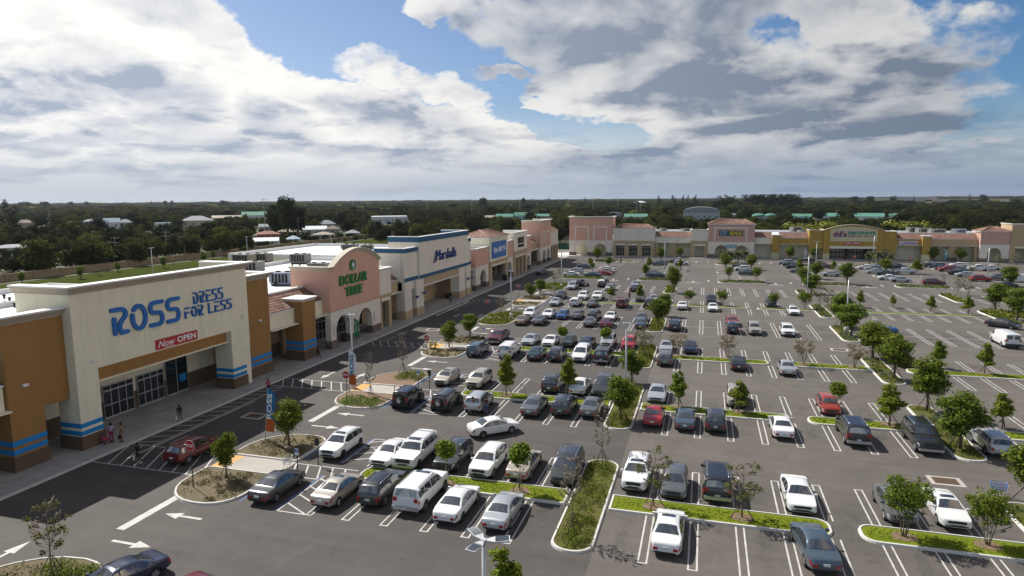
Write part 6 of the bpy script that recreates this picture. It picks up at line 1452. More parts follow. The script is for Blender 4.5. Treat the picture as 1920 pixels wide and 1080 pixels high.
TL = [  # foot of trunk (px,py), top py, kind, width factor
 (425, 896, 812, 'oval', 1.0), (542, 834, 750, 'oval', 1.35), (99, 1079, 943, 'sparse', 1.1), (1074, 1002, 857, 'bare', 1.0), (1129, 876, 760, 'bare', 1.0), (837, 907, 826, 'lolly', 1.15), (975, 920, 832, 'lolly', 1.15),
 (1391, 970, 865, 'sparse', 1.5), (1226, 949, 845, 'sparse', 1.3), (1695, 1006, 895, 'crape', 1.1), (1852, 1022, 921, 'crape', 1.1), (1925, 940, 832, 'oval', 1.4), (949, 741, 666, 'young', 1.25), (1064, 737, 672, 'young', 1.4),
 (1184, 717, 654, 'big', 1.25), (1163, 787, 706, 'oval', 1.55), (1272, 761, 697, 'young', 1.4), (1385, 772, 715, 'young', 1.7), (1569, 776, 717, 'lolly', 1.25), (1667, 796, 720, 'young', 1.7), (1737, 770, 665, 'big', 1.15), (1800, 841, 729, 'big', 1.3),
 (1879, 804, 740, 'young', 1.6), (1636, 671, 604, 'oval', 1.75), (1676, 711, 624, 'big', 1.25), (1595, 630, 570, 'oval', 1.75), (1577, 612, 550, 'oval', 1.5), (1507, 684, 637, 'tancrape', 1.15), (1602, 689, 644, 'tancrape', 1.2), (1364, 671, 629, 'tancrape', 1.15), (1271, 666, 625, 'tancrape', 1.1),
 (1760, 690, 641, 'young', 1.5), (1846, 700, 644, 'young', 1.3), (1611, 575, 545, 'young', 1.4), (1674, 576, 554, 'young', 1.5), (1745, 585, 555, 'young', 1.5), (1816, 590, 556, 'young', 1.6), (1866, 582, 531, 'oval', 1.8), (1907, 600, 542, 'oval', 1.5),
 (1450, 576, 549, 'crape', 1.25), (1509, 579, 547, 'crape', 1.3), (1354, 572, 544, 'crape', 1.3), (1291, 570, 544, 'crape', 1.2), (1536, 572, 532, 'sparse', 1.3), (1552, 582, 540, 'sparse', 1.3), (1234, 612, 560, 'oval', 1.5), (1246, 592, 551, 'oval', 1.45), (1210, 650, 612, 'sparse', 1.9), (1206, 668, 620, 'sparse', 1.5),
 (1262, 548, 499, 'oval', 1.2), (1210, 519, 496, 'oval', 1.3), (1218, 505, 482, 'young', 1.5), (1276, 507, 485, 'young', 1.4), (1120, 488, 464, 'oval', 1.6), (1141, 499, 482, 'oval', 2.0), (1107, 500, 484, 'oval', 1.5), (1111, 508, 492, 'crape', 1.0), (1040, 530, 511, 'sparse', 1.8), (1050, 520, 502, 'sparse', 1.6),
 (1239, 488, 464, 'oval', 1.6), (1275, 483, 464, 'oval', 1.6), (1013, 551, 524, 'oval', 1.7), (995, 559, 532, 'oval', 1.7), (1145, 562, 537, 'young', 1.7), (1199, 562, 535, 'young', 1.7), (881, 632, 589, 'oval', 1.55), (842, 650, 602, 'oval', 1.5), (1055, 652, 613, 'lolly', 1.3), (1136, 657, 615, 'lolly', 1.3),
 (939, 590, 554, 'sparse', 1.0), (695, 745, 662, 'bare', .8), (756, 702, 625, 'bare', .9), (1360, 503, 475, 'oval', 1.6), (1409, 505, 477, 'oval', 1.6), (1366, 526, 499, 'crape', 1.0), (1419, 529, 500, 'crape', 1.0), (1521, 550, 515, 'oval', 2.0), (1508, 537, 501, 'oval', 1.5), (1530, 522, 491, 'oval', 1.6), (1499, 510, 485, 'young', 1.6),
 (1562, 507, 489, 'young', 1.8), (1588, 532, 492, 'oval', 1.5), (1481, 487, 462, 'oval', 1.6), (1526, 488, 464, 'oval', 1.4), (1661, 512, 485, 'oval', 1.7), (1719, 513, 487, 'young', 2.2), (1750, 490, 464, 'oval', 1.6), (1801, 491, 466, 'oval', 1.6), (1822, 513, 492, 'sparse', 1.6), (1767, 537, 510, 'bare', 1.0), (1892, 536, 499, 'oval', 1.7),
 (1796, 552, 517, 'sparse', 1.2), (1815, 557, 520, 'sparse', 1.3), (1354, 492, 461, 'palm', 1.2), (1384, 492, 462, 'palm', 1.2), (1396, 490, 462, 'palm', 1.2), (1371, 491, 464, 'palm', 1.2), (1647, 497, 462, 'palm', 1.3), (1630, 495, 467, 'palm', 1.2), (1666, 497, 466, 'palm', 1.2), (1638, 493, 464, 'palm', 1.2), (1872, 500, 478, 'sparse', 2.2), (1905, 500, 475, 'sparse', 1.6)]
def height_at(x, y, pyt):
    """height whose picture lies on photo row pyt above ground spot x, y"""
    lo, hi = 0.0, 25.0
    for _ in range(30):
        m__ = (lo+hi)/2; d = Vector((x, y, m__-CAM_H)); v_ = 540-FPX*d.dot(_UU)/d.dot(_F0)
        if v_ > pyt: lo = m__
        else: hi = m__
    return lo
for (px, py, pt, kind, wf) in TL:
    x, y = G(px, py, .1); tree(kind, x, y, height_at(x, y, pt)*1.02, wid=wf)
tree('young', -8.6, 27.6, 4.2, wid=1.5)
TW = {'oval': 'dense egg shaped green tree', 'young': 'staked bright green young tree', 'big': 'broad leafy staked tree', 'lolly': 'small bright round headed tree', 'crape': 'vase shaped many stemmed green tree', 'tancrape': 'vase shaped tree with tan faded leaves', 'sparse': 'thin tree with few yellow green leaves', 'bare': 'staked tree with nearly bare twigs', 'palm': 'squat palm tree before the shops'}
ORD = ['', 'second ', 'third ', 'fourth ', 'fifth ', 'sixth ', 'seventh ', 'eighth ', 'ninth ']
cnt = {}
for t in sorted(TREES, key=lambda t: t[2]):
    r, kind, x, y = t; near = min(CARPOS, key=lambda c: (c[0]-x)**2+(c[1]-y)**2)
    side = 'left of' if x < near[0]-.8 else 'right of' if x > near[0]+.8 else ('behind' if y > near[1] else 'in front of')
    zone = 'front part' if y < 50 else 'near middle' if y < 75 else 'middle' if y < 100 else 'far middle' if y < 140 else 'far end'
    s = f"{TW[kind]} {side} a {near[2]}, {zone}"; cnt[s] = cnt.get(s, 0)+1
    if cnt[s] > 1: s = f"{ORD[cnt[s]-1]}{TW[kind].replace('small ', '').replace('many stemmed ', '')} {side} a {near[2]}, {zone}"
    w_ = s.split(); r['label'] = ' '.join(w_[:16])
    if kind == 'palm': r['group'] = 'palms before the far shops'
# mulch rings under the trees on the lawn strips
for (r, kind, x, y) in TREES:
    if any(a-.2 < y < e+.2 for a, e in ((41.1, 43.6), (62.5, 65), (84, 86.6))) and -25 < x < 47:
        b = MB(); n_ = 14; b.add([(x+.75*math.cos(2*PI*k/n_)*(1+.12*math.sin(k*5)), y+.62*math.sin(2*PI*k/n_), .112) for k in range(n_)], [tuple(range(n_))]); b.build('mulch_ring', M['mulch'], recalc=False)['kind'] = 'structure'

# ------------------------------------------------------------------ lamp posts
def lamp_head(root, a, z, L_=.95):
    """flat louvred LED head on a short arm at bearing a"""
    c, s = math.cos(a), math.sin(a); f_ = lambda u, v, w: (u*c-v*s, u*s+v*c, w)
    hd = MB(f_); hd.hexa([(.06, -.05, z-.08), (.38, -.17, z-.03), (.38, .17, z-.03), (.06, .05, z-.08), (.06, -.05, z+.02), (.38, -.19, z+.04), (.38, .19, z+.04), (.06, .05, z+.02)])
    hd.hexa([(.38, -.17, z-.03), (L_, -.19, z-.0), (L_, .19, z-.0), (.38, .17, z-.03), (.38, -.19, z+.04), (L_, -.20, z+.07), (L_, .20, z+.07), (.38, .19, z+.04)])
    h = hd.build('lamp_head', M['galv'], root)
    b = MB(f_)
    for k in range(5): y = -.15+k*.068; b.box(.42, L_-.04, y, y+.035, z+.058, z+.082)
    b.build('heat_sink', M['fin'], h)
M['fin'] = mat('dark_heat_sink', (.09, .11, .14), .4, .3)
def lamp_post(x, y, lbl, n_=2, a0=0.0, H=8.2, base=True):
    t = empty('street_lamp', (x, y, 0)); tag(t, lbl, 'lamp post', 'lamp posts of the car park')
    if base: b = MB(); b.lathe([(.30, 0), (.30, .75), (.27, .8), (.02, .8)], 16); b.build('concrete_base', M['kerb'], t)
    b = MB(); b.tube([(0, 0, 0), (0, 0, H*.5), (0, 0, H)], [.125, .105, .08], 10); b.build('pole', M['galv'], t)
    b = MB(); b.box(-.09, .09, -.09, .09, H-.12, H+.05); b.build('bracket', M['galv'], t)
    for k in range(n_): lamp_head(t, a0+2*PI*k/n_, H)
for (px, py, n_, a0, lb) in [(1175, 606, 2, 0, 'tall double headed lamp post behind the big round tree in the centre'), (958, 508, 2, 0, 'tall lamp post on the bushy island by the shaded lane, nearest'), (1053, 473, 2, 0, 'tall lamp post at the far left island beside two dark trees'),
   (1083, 451, 2, 0, 'slim lamp post before the tall pink tower and its arches'), (1247, 451, 2, 0, 'double headed lamp post before the low white arcade of the far row'), (1150, 440, 1, 0, 'slim lamp post at the corner of the off white block'), (1517, 480, 1, -.3, 'lamp post rising from a clump of egg shaped trees before the yellow store'),
   (1592, 523, 1, -.4, 'lamp post rising from two egg shaped trees right of centre'), (1532, 453, 2, 0, 'double headed lamp post at the left end of the yellow store'), (1640, 442, 1, .2, 'slim lamp post in front of the curved cream sign panel'), (1856, 461, 2, 0, 'double headed lamp post before the small pink arch block at right')]:
    x, y = G(px, py, 8.2); lamp_post(x, y, lb, n_, a0)
x, y = G(652, 590, 8.2); lamp_post(x+.35, y, 'triple headed lamp post standing on the mulch island behind a stop sign', 3, .6)
x, y = G(907, 1013, 8.2); lamp_post(x, y, 'three armed lamp head close to the camera at the bottom edge', 3, .30)
for i, (px, py) in enumerate(((283, 465), (462, 444), (620, 437))):
    x, y = G(px, py, 9.0); lamp_post(x, y, ['lamp post behind the tall cream store on the rear lawn', 'lamp post on the rear lawn above the white roof machines', 'lamp post on the rear lawn above the salmon gable'][i], 2, PI/2, 9.0)

# ------------------------------------------------------------------ signs
def sign_post(x, y, H, lbl, kind='stop', face=-PI/2, cat='road sign'):
    t = empty({'stop': 'stop_sign', 'bay': 'disabled_bay_sign'}.get(kind, 'sign_post'), (x, y, 0), face+PI/2); tag(t, lbl, cat)
    b = MB(); b.tube([(0, 0, 0), (0, 0, H)], .035, 6); b.build('post', M['dpost'], t)
    if kind in ('stop', 'back'):
        r_ = .40; oc = [(r_*math.cos(R(22.5+45*k)), r_*math.sin(R(22.5+45*k))) for k in range(8)]; f_ = lambda u, v, w: (u, -.05-w, H-.25+v)
        if kind == 'stop':
            b = MB(f_); b.prism([(q[0]*1.06, q[1]*1.06) for q in oc], .0, .012); p = b.build('plate', M['white'], t); b = MB(f_); b.prism(oc, .0125, .018); b.build('red_face', M['stopred'], p)
            lettering(lambda u, v, w: (u, -.07+v, w), 'STOP', -.30, .30, H-.36, H-.14, -.001, .004, bold=.03).build('lettering', M['white'], p)
        else: b = MB(f_); b.box(-.2, .2, -.3, .3, 0, .012); b.build('plate', M['dpost'], t)
    elif kind == 'bay':
        b = MB(); b.box(-.17, .17, -.05, -.035, H-.5, H-.12); b.box(-.17, .17, -.05, -.036, H-.12, H) ; p = b.build('plate', M['white'], t); b = MB(); b.box(-.155, .155, -.058, -.0505, H-.26, H-.015); b.build('blue_face', M['signblue'], p)
        b = MB(); b.tube([(0, -.062, H-.06), (0, -.062, H-.14), (.05, -.062, H-.15), (.07, -.062, H-.21)], .012, 5); b.build('wheelchair_mark', M['white'], p)
M['dpost'] = mat('dark_green_post', (.018, .03, .025), .6)
for (px, py, lb) in ((363, 916, 'stop sign on a dark post at the tip of the nearest planted island'), (651, 752, 'stop sign in front of the white and orange feather flag'), (801, 666, 'stop sign beside the yellow hydrant on the third island'), (973, 570, 'stop sign on the island right of the shaded lane, fourth from the camera'), (914, 598, 'stop sign at the bushy island by the tall lamp post'),
                     (1705, 497, 'small stop sign before the left wing of the long tan arcade'), (1602, 494, 'stop sign at the entrance of the curved yellow store'), (1471, 488, 'stop sign left of a tree before the low yellow arcade'), (1231, 488, 'stop sign at a young tree before the low white arcade'), (1891, 583, 'red stop sign between two dense trees at the right edge')):
    x, y = G(px, py); sign_post(x, y, height_at(x, y, py-{363: 87, 651: 54}.get(px, 36 if py > 560 else 16)) if px < 1000 else 2.3, lb)
for (px, py, lb, k) in ((559, 893, 'blue disabled parking sign at the end of the concrete footpath', 'bay'), (597, 872, 'dark backed sign post in front of the white crossover', 'back'), (785, 731, 'blue disabled parking sign beside the mulch island', 'bay'), (806, 731, 'dark backed sign post beside the champagne hatchback', 'back'), (908, 642, 'blue disabled parking sign at the maroon pickup', 'bay'), (1040, 556, 'blue disabled parking sign beside the dark grey crossover', 'bay')):
    x, y = G(px, py); sign_post(x, y, 2.15, lb, k)
# feather flags
def feather(x, y, H, lbl, cols, txt, lean, tcol='white'):
    t = empty('feather_flag', (x, y, .1), 0); tag(t, lbl, 'banner flag')
    b = MB(); b.tube([(0, 0, 0), (lean*.5, 0, H*.5), (lean, 0, H)], [.03, .022, .012], 6); b.build('pole', M['galv'], t)
    W_ = .78; K = 14; vs = []
    for i in range(K+1):
        f_ = i/K; z = .95+(H-.95)*f_; xx = lean*z/H; w = W_*(1 if f_ < .8 else math.cos((f_-.8)/.2*1.35))
        vs += [(xx, .03*math.sin(f_*9), z), (xx+w, .10*math.sin(f_*9+1), z-(.45 if i == 0 else .12*f_ if False else 0) )]
    vs[1] = (vs[1][0], vs[1][1], vs[1][2]+.35); k1 = 4
    b = MB(); b.add(vs, [(2*i, 2*i+1, 2*i+3, 2*i+2) for i in range(K)]); b.mi = [1 if i < k1 else 0 for i in range(K)]
    bb = b.build('banner', [M[cols[0]], M[cols[1]]], t, recalc=False)
    vs2, fs2 = text_faces(txt, 0, .02); xs = [p[0] for p in vs2]; ys = [p[1] for p in vs2]
    tb = MB(); z0, z1 = H*.44, H*.90
    tb.add([(lean*(z0+(p[0]-min(xs))/(max(xs)-min(xs))*(z1-z0))/H+.14+.46*(1-(p[1]-min(ys))/(max(ys)-min(ys))), -.13, z0+(p[0]-min(xs))/(max(xs)-min(xs))*(z1-z0)) for p in vs2], fs2); tb.build('lettering', M[tcol], bb, recalc=False)
M['orange'] = mat('flag_orange', (.46, .09, .012), .7); M['flagblue'] = mat('flag_blue', (.005, .14, .32), .7); M['flaggreen'] = mat('flag_green', (.01, .25, .08), .7)
for (px, py, pt, a) in ((497, 828, 728, ('leaning blue feather flag with orange foot on the nearest island', ('flagblue', 'orange'), 'ROSS', .55, 'white')), (655, 737, 657, ('white feather flag with orange foot and blue letters', ('white', 'orange'), 'ROSS', .15, 'flagblue')), (664, 642, 598, ('green feather flag beside the arches of the salmon store', ('flaggreen', 'flaggreen'), 'DOLLAR TREE', .1, 'white')),
                        (566, 642, 604, ('green feather flag in the shade beside the brown pillar', ('flaggreen', 'flaggreen'), 'DOLLAR TREE', .1, 'white')), (1770, 491, 468, ('turquoise feather flag before the long tan arcade', ('teal', 'teal'), 'OPEN', .05, 'white')), (1507, 486, 466, ('lilac feather flag before the low yellow arcade', ('lilac', 'lilac'), 'OPEN', .05, 'white'))):
    x, y = G(px, py, .1); lb, cols, tx, ln_, tc_ = a; feather(x, y, height_at(x, y, pt), lb, cols, tx, ln_, tc_)
# hydrant group, carts, bin
x, y = G(812, 655); t = empty('fire_hydrant', (x, y, .1)); tag(t, 'yellow double hydrant valve on the third planted island', 'hydrant'); M['yel'] = mat('hydrant_yellow', (.55, .38, .02), .5)
for k in (-.35, .35):
    b = MB(); b.lathe([(.16, 0), (.16, .1), (.09, .12), (.09, .7), (.14, .72), (.14, .8), (.05, .92)], 12, (k, 0, 0)); b.build('riser', M['yel'], t)
b = MB(); b.tube([(-.7, 0, .55), (.7, 0, .55)], .10, 8); b.build('cross_pipe', M['yel'], t)
for k in (-.35, .35): b = MB(); b.lathe([(.2, 1.0), (.2, 1.04)], 12, (k, 0, 0)); b.tube([(k, 0, .9), (k, 0, 1.02)], .03, 6); b.build('hand_wheel', M['yel'], t)
def cart(x, y, a, lbl, colr='frame'):
    t = empty('shopping_cart', (x, y, .0), a); tag(t, lbl, 'shopping cart'); b = MB()
    for z, s in ((.55, .8), (.78, .92), (1.0, 1.0)):
        w, l = .27*s, .45*s; P = [(-w, -l, z), (w, -l, z), (w, l, z), (-w, l, z), (-w, -l, z)]; b.tube(P, .014, 5)
    for k in range(7):
        for s in (-1, 1): b.tube([(s*.216, -.36+k*.12, .55), (s*.27, -.45+k*.15, 1.0)], .008, 4)
    for k in range(5):
        for s in (-1, 1): b.tube([(-.2+k*.1, s*.36, .55), (-.24+k*.12, s*.45, 1.0)], .008, 4)
        b.tube([(-.2+k*.1, -.36, .55), (-.2+k*.1, .36, .55)], .008, 4)
    b.build('basket', M[colr], t); b = MB()
    for s in (-1, 1): b.tube([(s*.25, -.5, 1.02), (s*.22, -.4, .2), (s*.2, .42, .14)], .014, 5)
    b.build('frame', M['frame'], t); b = MB(); b.tube([(-.27, -.55, 1.05), (.27, -.55, 1.05)], .02, 6); b.build('handle', M['plastic'], t)
    for sx in (-.2, .2):
        for sy in (-.4, .4): b = MB(); b.lathe([(.06, -.015), (.06, .015)], 10, (sx, sy, .06), axis=0); b.build('wheel', M['plastic'], t)
x, y = G(541, 881); cart(x, y, .4, 'empty wire shopping cart beside the disabled parking sign'); x, y = G(1871, 931); cart(x, y, 1.4, 'blue framed shopping cart behind the vase shaped tree at right', 'signblue')
x, y = G(980, 737); t = empty('cart', (x, y, 0)); bpy.data.objects.remove(t); cart(x, y, .2, 'grey shopping cart on the lawn strip beside an empty bay')
b = MB(); x, y = G(645, 640, .15)
t = empty('litter_bin', (x, y, .15)); tag(t, 'dark square litter bin against the pier between the two arches', 'bin'); b = MB(); b.box(-.3, .3, -.3, .3, 0, 1.0); b.build('drum', M['dark'], t); b = MB(); b.frus(-.32, .32, -.32, .32, 1.003, 1.15, -.1); b.build('lid', M['plastic'], t)
for i, (px, py) in enumerate(((1575, 488), (1586, 488.5), (1597, 489), (1150, 488), (1158, 488.5), (1144, 487.5))):
    x, y = G(px, py, .1); t = empty('bollard', (x, y, .05)); tag(t, ['left red bollard at the curved yellow store entrance', 'middle red bollard at the curved yellow store entrance', 'right red bollard at the curved yellow store entrance', 'brown bollard on the small lawn at the far left', 'right brown bollard on the small lawn at the far left', 'left brown bollard on the small lawn at the far left'][i], 'bollard', 'bollards before the far shops')
    b = MB(); b.lathe([(.12, 0), (.12, .95), (.06, 1.02)], 10); b.build('post', M['stopred'] if i < 3 else M['brownred'], t)
rl = random.Random(4)
for k in range(24):
    y = 116+k*9.4+rl.uniform(-1.5, 1.5); x = -165+rl.uniform(-1.5, 6); tree('oval' if k % 3 else 'sparse', x, y, rl.uniform(2.6, 3.9), 'small young tree planted on the rear lawn along the boundary wall', 1.3, grp='young trees along the boundary wall', z=0)
for key, r in TREEP.items():
    for o in list(r.children): bpy.data.objects.remove(o)
    bpy.data.objects.remove(r)
# ------------------------------------------------------------------ people
def skinned(name, verts, edges, radii, m_, parent, sub=1, root_i=0):
    me = bpy.data.meshes.new(name); me.from_pydata(verts, edges, []); o = bpy.data.objects.new(name, me); COL.objects.link(o)
    sk = o.modifiers.new('s', 'SKIN'); 
    if not me.skin_vertices: bpy.context.view_layer.objects.active = o; 
    lay = me.skin_vertices[0].data if me.skin_vertices else None
    if lay is None:
        b_ = bmesh.new(); b_.from_mesh(me); L_ = b_.verts.layers.skin.verify(); b_.to_mesh(me); b_.free(); lay = me.skin_vertices[0].data
    for i, r_ in enumerate(radii): lay[i].radius = r_ if isinstance(r_, tuple) else (r_, r_); lay[i].use_root = (i == root_i)
    sk.use_smooth_shade = True; sb = o.modifiers.new('u', 'SUBSURF'); sb.levels = sb.render_levels = sub
    dg = bpy.context.evaluated_depsgraph_get(); dg.update(); m2 = bpy.data.meshes.new_from_object(o.evaluated_get(dg)); bpy.data.objects.remove(o)
    m2.materials.clear(); m2.materials.append(m_); m2.name = name; m2.polygons.foreach_set('use_smooth', [True]*len(m2.polygons))
    q = bpy.data.objects.new(name, m2); COL.objects.link(q); q.parent = parent; return q
def person(px, py, face, lbl, top, bottom, hair, skin='skinA', shorts=False, stride=.28, bag=None, z=0.0, hat=False, dress=False, H=1.68, xy=None, bagcol='white'):
    x, y = xy or G(px, py, z); t = empty('person', (x, y, z), R(face-90)); tag(t, lbl, 'person', 'people walking around the car park'); s = H/1.70
    def P(a): return [tuple(c*s for c in v) for v in a]
    st = stride
    hip, kn1, an1, to1 = (.09, 0, .90), (.10, st*.45+.03, .49), (.10, st*.75, .09), (.10, st*.75+.16, .035)
    kn2, an2, to2 = (-.10, -st*.1+.04, .48), (-.10, -st*.75, .11), (-.10, -st*.75+.15, .03)
    el1, wr1, ha1 = (.24, -.04-st*.25, 1.13), (.25, .08-st*.2, .90), (.25, .12-st*.2, .82)
    el2, wr2, ha2 = (-.24, -.02+st*.2, 1.13), (-.25, .16+st*.1, .93), (-.25, .20+st*.1, .85)
    V_ = [(0, 0, .92), (0, 0, 1.10), (0, 0, 1.32), (0, .0, 1.44), (0, .01, 1.50), (0, .02, 1.60), (0, .015, 1.69),
          hip, kn1, an1, to1, (-.09, 0, .90), kn2, an2, to2, (.17, 0, 1.38), el1, wr1, ha1, (-.17, 0, 1.38), el2, wr2, ha2]
    E_ = [(0, 1), (1, 2), (2, 3), (3, 4), (4, 5), (5, 6), (0, 7), (7, 8), (8, 9), (9, 10), (0, 11), (11, 12), (12, 13), (13, 14), (3, 15), (15, 16), (16, 17), (17, 18), (3, 19), (19, 20), (20, 21), (21, 22)]
    Rd = [(.15, .11), (.135, .10), (.16, .105), (.10, .08), .05, (.078, .092), (.06, .07), (.09, .09), .058, .038, .035, (.09, .09), .058, .038, .035, .055, .042, .030, .030, .055, .042, .030, .030]
    # five fingers on each hand
    for hi, sg in ((18, 1), (22, -1)):
        hx, hy, hz = V_[hi]
        for f_ in range(5):
            dx, dy, dz = ((-.0, .026-.016*f_, -.075-.008*(1.5-abs(f_-1.5))) if f_ < 4 else (-.02*sg, .045, -.035)); V_.append((hx+dx, hy+dy, hz+dz)); E_.append((hi, len(V_)-1)); Rd.append(.0085)
    skinned('body', P(V_), E_, [tuple(q*s for q in r_) if isinstance(r_, tuple) else r_*s for r_ in Rd], M[skin], t)
    g = 1.16
    skinned('shirt', P([V_[0], V_[1], V_[2], V_[3], V_[15], tuple(Vector(V_[15]).lerp(Vector(V_[16]), .75)), V_[19], tuple(Vector(V_[19]).lerp(Vector(V_[20]), .75))]), [(0, 1), (1, 2), (2, 3), (3, 4), (4, 5), (3, 6), (6, 7)], [(.165*s, .125*s), (.155*s, .118*s), (.178*s, .122*s), (.11*s, .088*s), .066*s, .058*s, .066*s, .058*s], top, t)
    if dress: skinned('skirt', P([(0, 0, 1.0), (0, 0, .78), (0, 0, .52)]), [(0, 1), (1, 2)], [(.16*s, .12*s), (.20*s, .17*s), (.21*s, .19*s)], bottom, t)
    else:
        e1, e2 = (V_[8], V_[12]) if shorts else (tuple(Vector(V_[8]).lerp(Vector(V_[9]), .9)), tuple(Vector(V_[12]).lerp(Vector(V_[13]), .9)))
        vs = [V_[0], V_[7], V_[8], e1, V_[11], V_[12], e2] if not shorts else [V_[0], V_[7], tuple(Vector(V_[7]).lerp(Vector(V_[8]), .8)), V_[11], tuple(Vector(V_[11]).lerp(Vector(V_[12]), .8))]
        ed = [(0, 1), (1, 2), (2, 3), (0, 4), (4, 5), (5, 6)] if not shorts else [(0, 1), (1, 2), (0, 3), (3, 4)]
        skinned('trousers' if not shorts else 'shorts', P(vs), ed, [(.165*s, .125*s)]+[.098*s, .07*s, .055*s]*2 if not shorts else [(.165*s, .125*s)]+[.1*s, .085*s]*2, bottom, t)
    b = MB()
    for hx, hy in ((.10, st*.75+.06), (-.10, -st*.75+.06)): b.hexa([(hx-.045, hy-.12, 0), (hx+.045, hy-.12, 0), (hx+.05, hy+.14, 0), (hx-.05, hy+.14, 0), (hx-.04, hy-.11, .08), (hx+.04, hy-.11, .08), (hx+.035, hy+.12, .045), (hx-.035, hy+.12, .045)])
    b.build('shoes', M['white'] if shorts else M['plastic'], t)
    f_ = MB()
    for sx in (-.032, .032): f_.lathe([(.002, -.006), (.011, 0), (.002, .006)], 6, (sx*s, .108*s, 1.615*s), axis=1)
    f_.tube([(-.025*s, .108*s, 1.565*s), (.025*s, .108*s, 1.565*s)], .006, 5); f_.tube([(0, .10*s, 1.615*s), (0, .125*s, 1.588*s)], .012, 5); f_.build('face', M['dark'], t)
    hb = MB(); L_ = .16 if not hat else .05
    hb.lathe([(.02, .115), (.075, .085), (.10, .03), (.102, -.03), (.085, -.10)], 12, (0, -.012*s, 1.625*s)); hb.build('hair', hair, t)
    if bag:
        bb = MB(); hx, hy, hz = V_[18] if bag > 0 else V_[22]; hx, hy, hz = hx*s, hy*s, hz*s
        bb.hexa([(hx-.06, hy-.14, hz-.50), (hx+.06, hy-.14, hz-.50), (hx+.06, hy+.14, hz-.50), (hx-.06, hy+.14, hz-.50), (hx-.05, hy-.12, hz-.16), (hx+.05, hy-.12, hz-.16), (hx+.05, hy+.12, hz-.16), (hx-.05, hy+.12, hz-.16)])
        bb.tube([(hx, hy-.09, hz-.17), (hx, hy, hz-.03), (hx, hy+.09, hz-.17)], .012, 5)
        w_ = t.matrix_basis; o = bb.build('shopping_bag', M[bagcol]); o.location = (x, y, z); o.rotation_euler = (0, 0, R(face-90)); tag(o, f"{'white' if bagcol == 'white' else 'pink'} plastic bag carried by the {lbl.split(' on ')[0].split(' crossing')[0].split(' walking')[0].split(' near ')[0]}"[:95], 'bag')
    return t
C_ = lambda nm, c: M.setdefault(nm, mat(nm, c, .85))
blk, gry, pnk, wht, red_, jean, tanc, mag, brn = C_('cloth_black', (.012, .012, .013)), C_('cloth_grey', (.14, .14, .15)), C_('cloth_pink', (.42, .06, .11)), C_('cloth_white', (.6, .6, .6)), C_('cloth_red', (.16, .012, .02)), C_('cloth_denim', (.07, .12, .20)), C_('cloth_tan', (.30, .20, .13)), C_('cloth_magenta', (.30, .01, .10)), C_('hair_dark', (.012, .009, .008))
person(260, 869, -80, 'woman in a black dress crossing the hatched lane', blk, blk, brn, 'skinA', dress=True, bag=1, shorts=True)
person(338, 792, -60, 'person in black top and shorts near the pavement edge', blk, gry, brn, 'skinA', shorts=True, bag=1)
person(504, 739, 140, 'person in pink top walking on the ladder markings', pnk, blk, brn, 'skinB')
person(210, 829, -70, 'person in lilac top and magenta trousers beside the striped pillar', C_('cloth_lilac', (.42, .30, .48)), mag, brn, 'skinA', z=.15, stride=.08)
person(229, 828, -120, 'person in tan clothes right of the striped pillar', tanc, tanc, brn, 'skinA', z=.15, stride=.08, bag=-1, bagcol='cloth_black')
person(597, 671, 60, 'person in dark clothes walking on the pavement before the stone pier', C_('cloth_plum', (.10, .05, .07)), blk, brn, 'skinA', z=.15)
person(887, 776, 60, 'person in dark red shirt near the silver crossover', red_, gry, brn, 'skinB', bag=-1)
person(912, 776, 100, 'person in dark top with red bundle near the silver crossover', C_('cloth_maroon', (.08, .02, .03)), jean, brn, 'skinB', stride=.1)
person(845, 569, -60, 'person in grey top and black trousers on the far pavement', gry, blk, brn, 'skinA', z=.15, stride=.35)
person(794, 576, 20, 'person in navy in the shade of the white pillars', C_('cloth_navy', (.02, .03, .10)), blk, brn, 'skinA', z=.15, stride=.1)
person(1164, 493, -90, 'person in dark clothes crossing the far lane before the off white block', blk, blk, brn, 'skinA')
person(1180, 563, -90, 'person in a red dress between parked cars in the middle', red_, red_, brn, 'skinA', dress=True)
person(1164, 578.5, 90, 'person bending at the open hatch of the dark red minivan', red_, jean, brn, 'skinB', stride=.05)
# child stroller beside the pillar
x, y = G(199, 831, .15); t = empty('pushchair', (x, y, .15)); tag(t, 'pink pushchair with a white bag beside the striped pillar', 'pushchair')
b = MB(); b.hexa([(-.2, -.25, .3), (.2, -.25, .3), (.2, .2, .3), (-.2, .2, .3), (-.22, -.3, .75), (.22, -.3, .75), (.2, .05, .5), (-.2, .05, .5)]); b.build('seat', pnk, t)
b = MB()
for s in (-1, 1): b.tube([(s*.22, .35, .08), (s*.22, -.1, .5), (s*.2, -.45, 1.0)], .014, 6); b.tube([(s*.22, -.3, .08), (s*.22, .05, .5)], .014, 6)
b.build('frame', M['plastic'], t)
for s in (-1, 1):
    for y_ in (-.3, .35): b = MB(); b.lathe([(.085, -.02), (.085, .02)], 12, (s*.22, y_, .085), axis=0); b.build('wheel', M['tyre'], t)
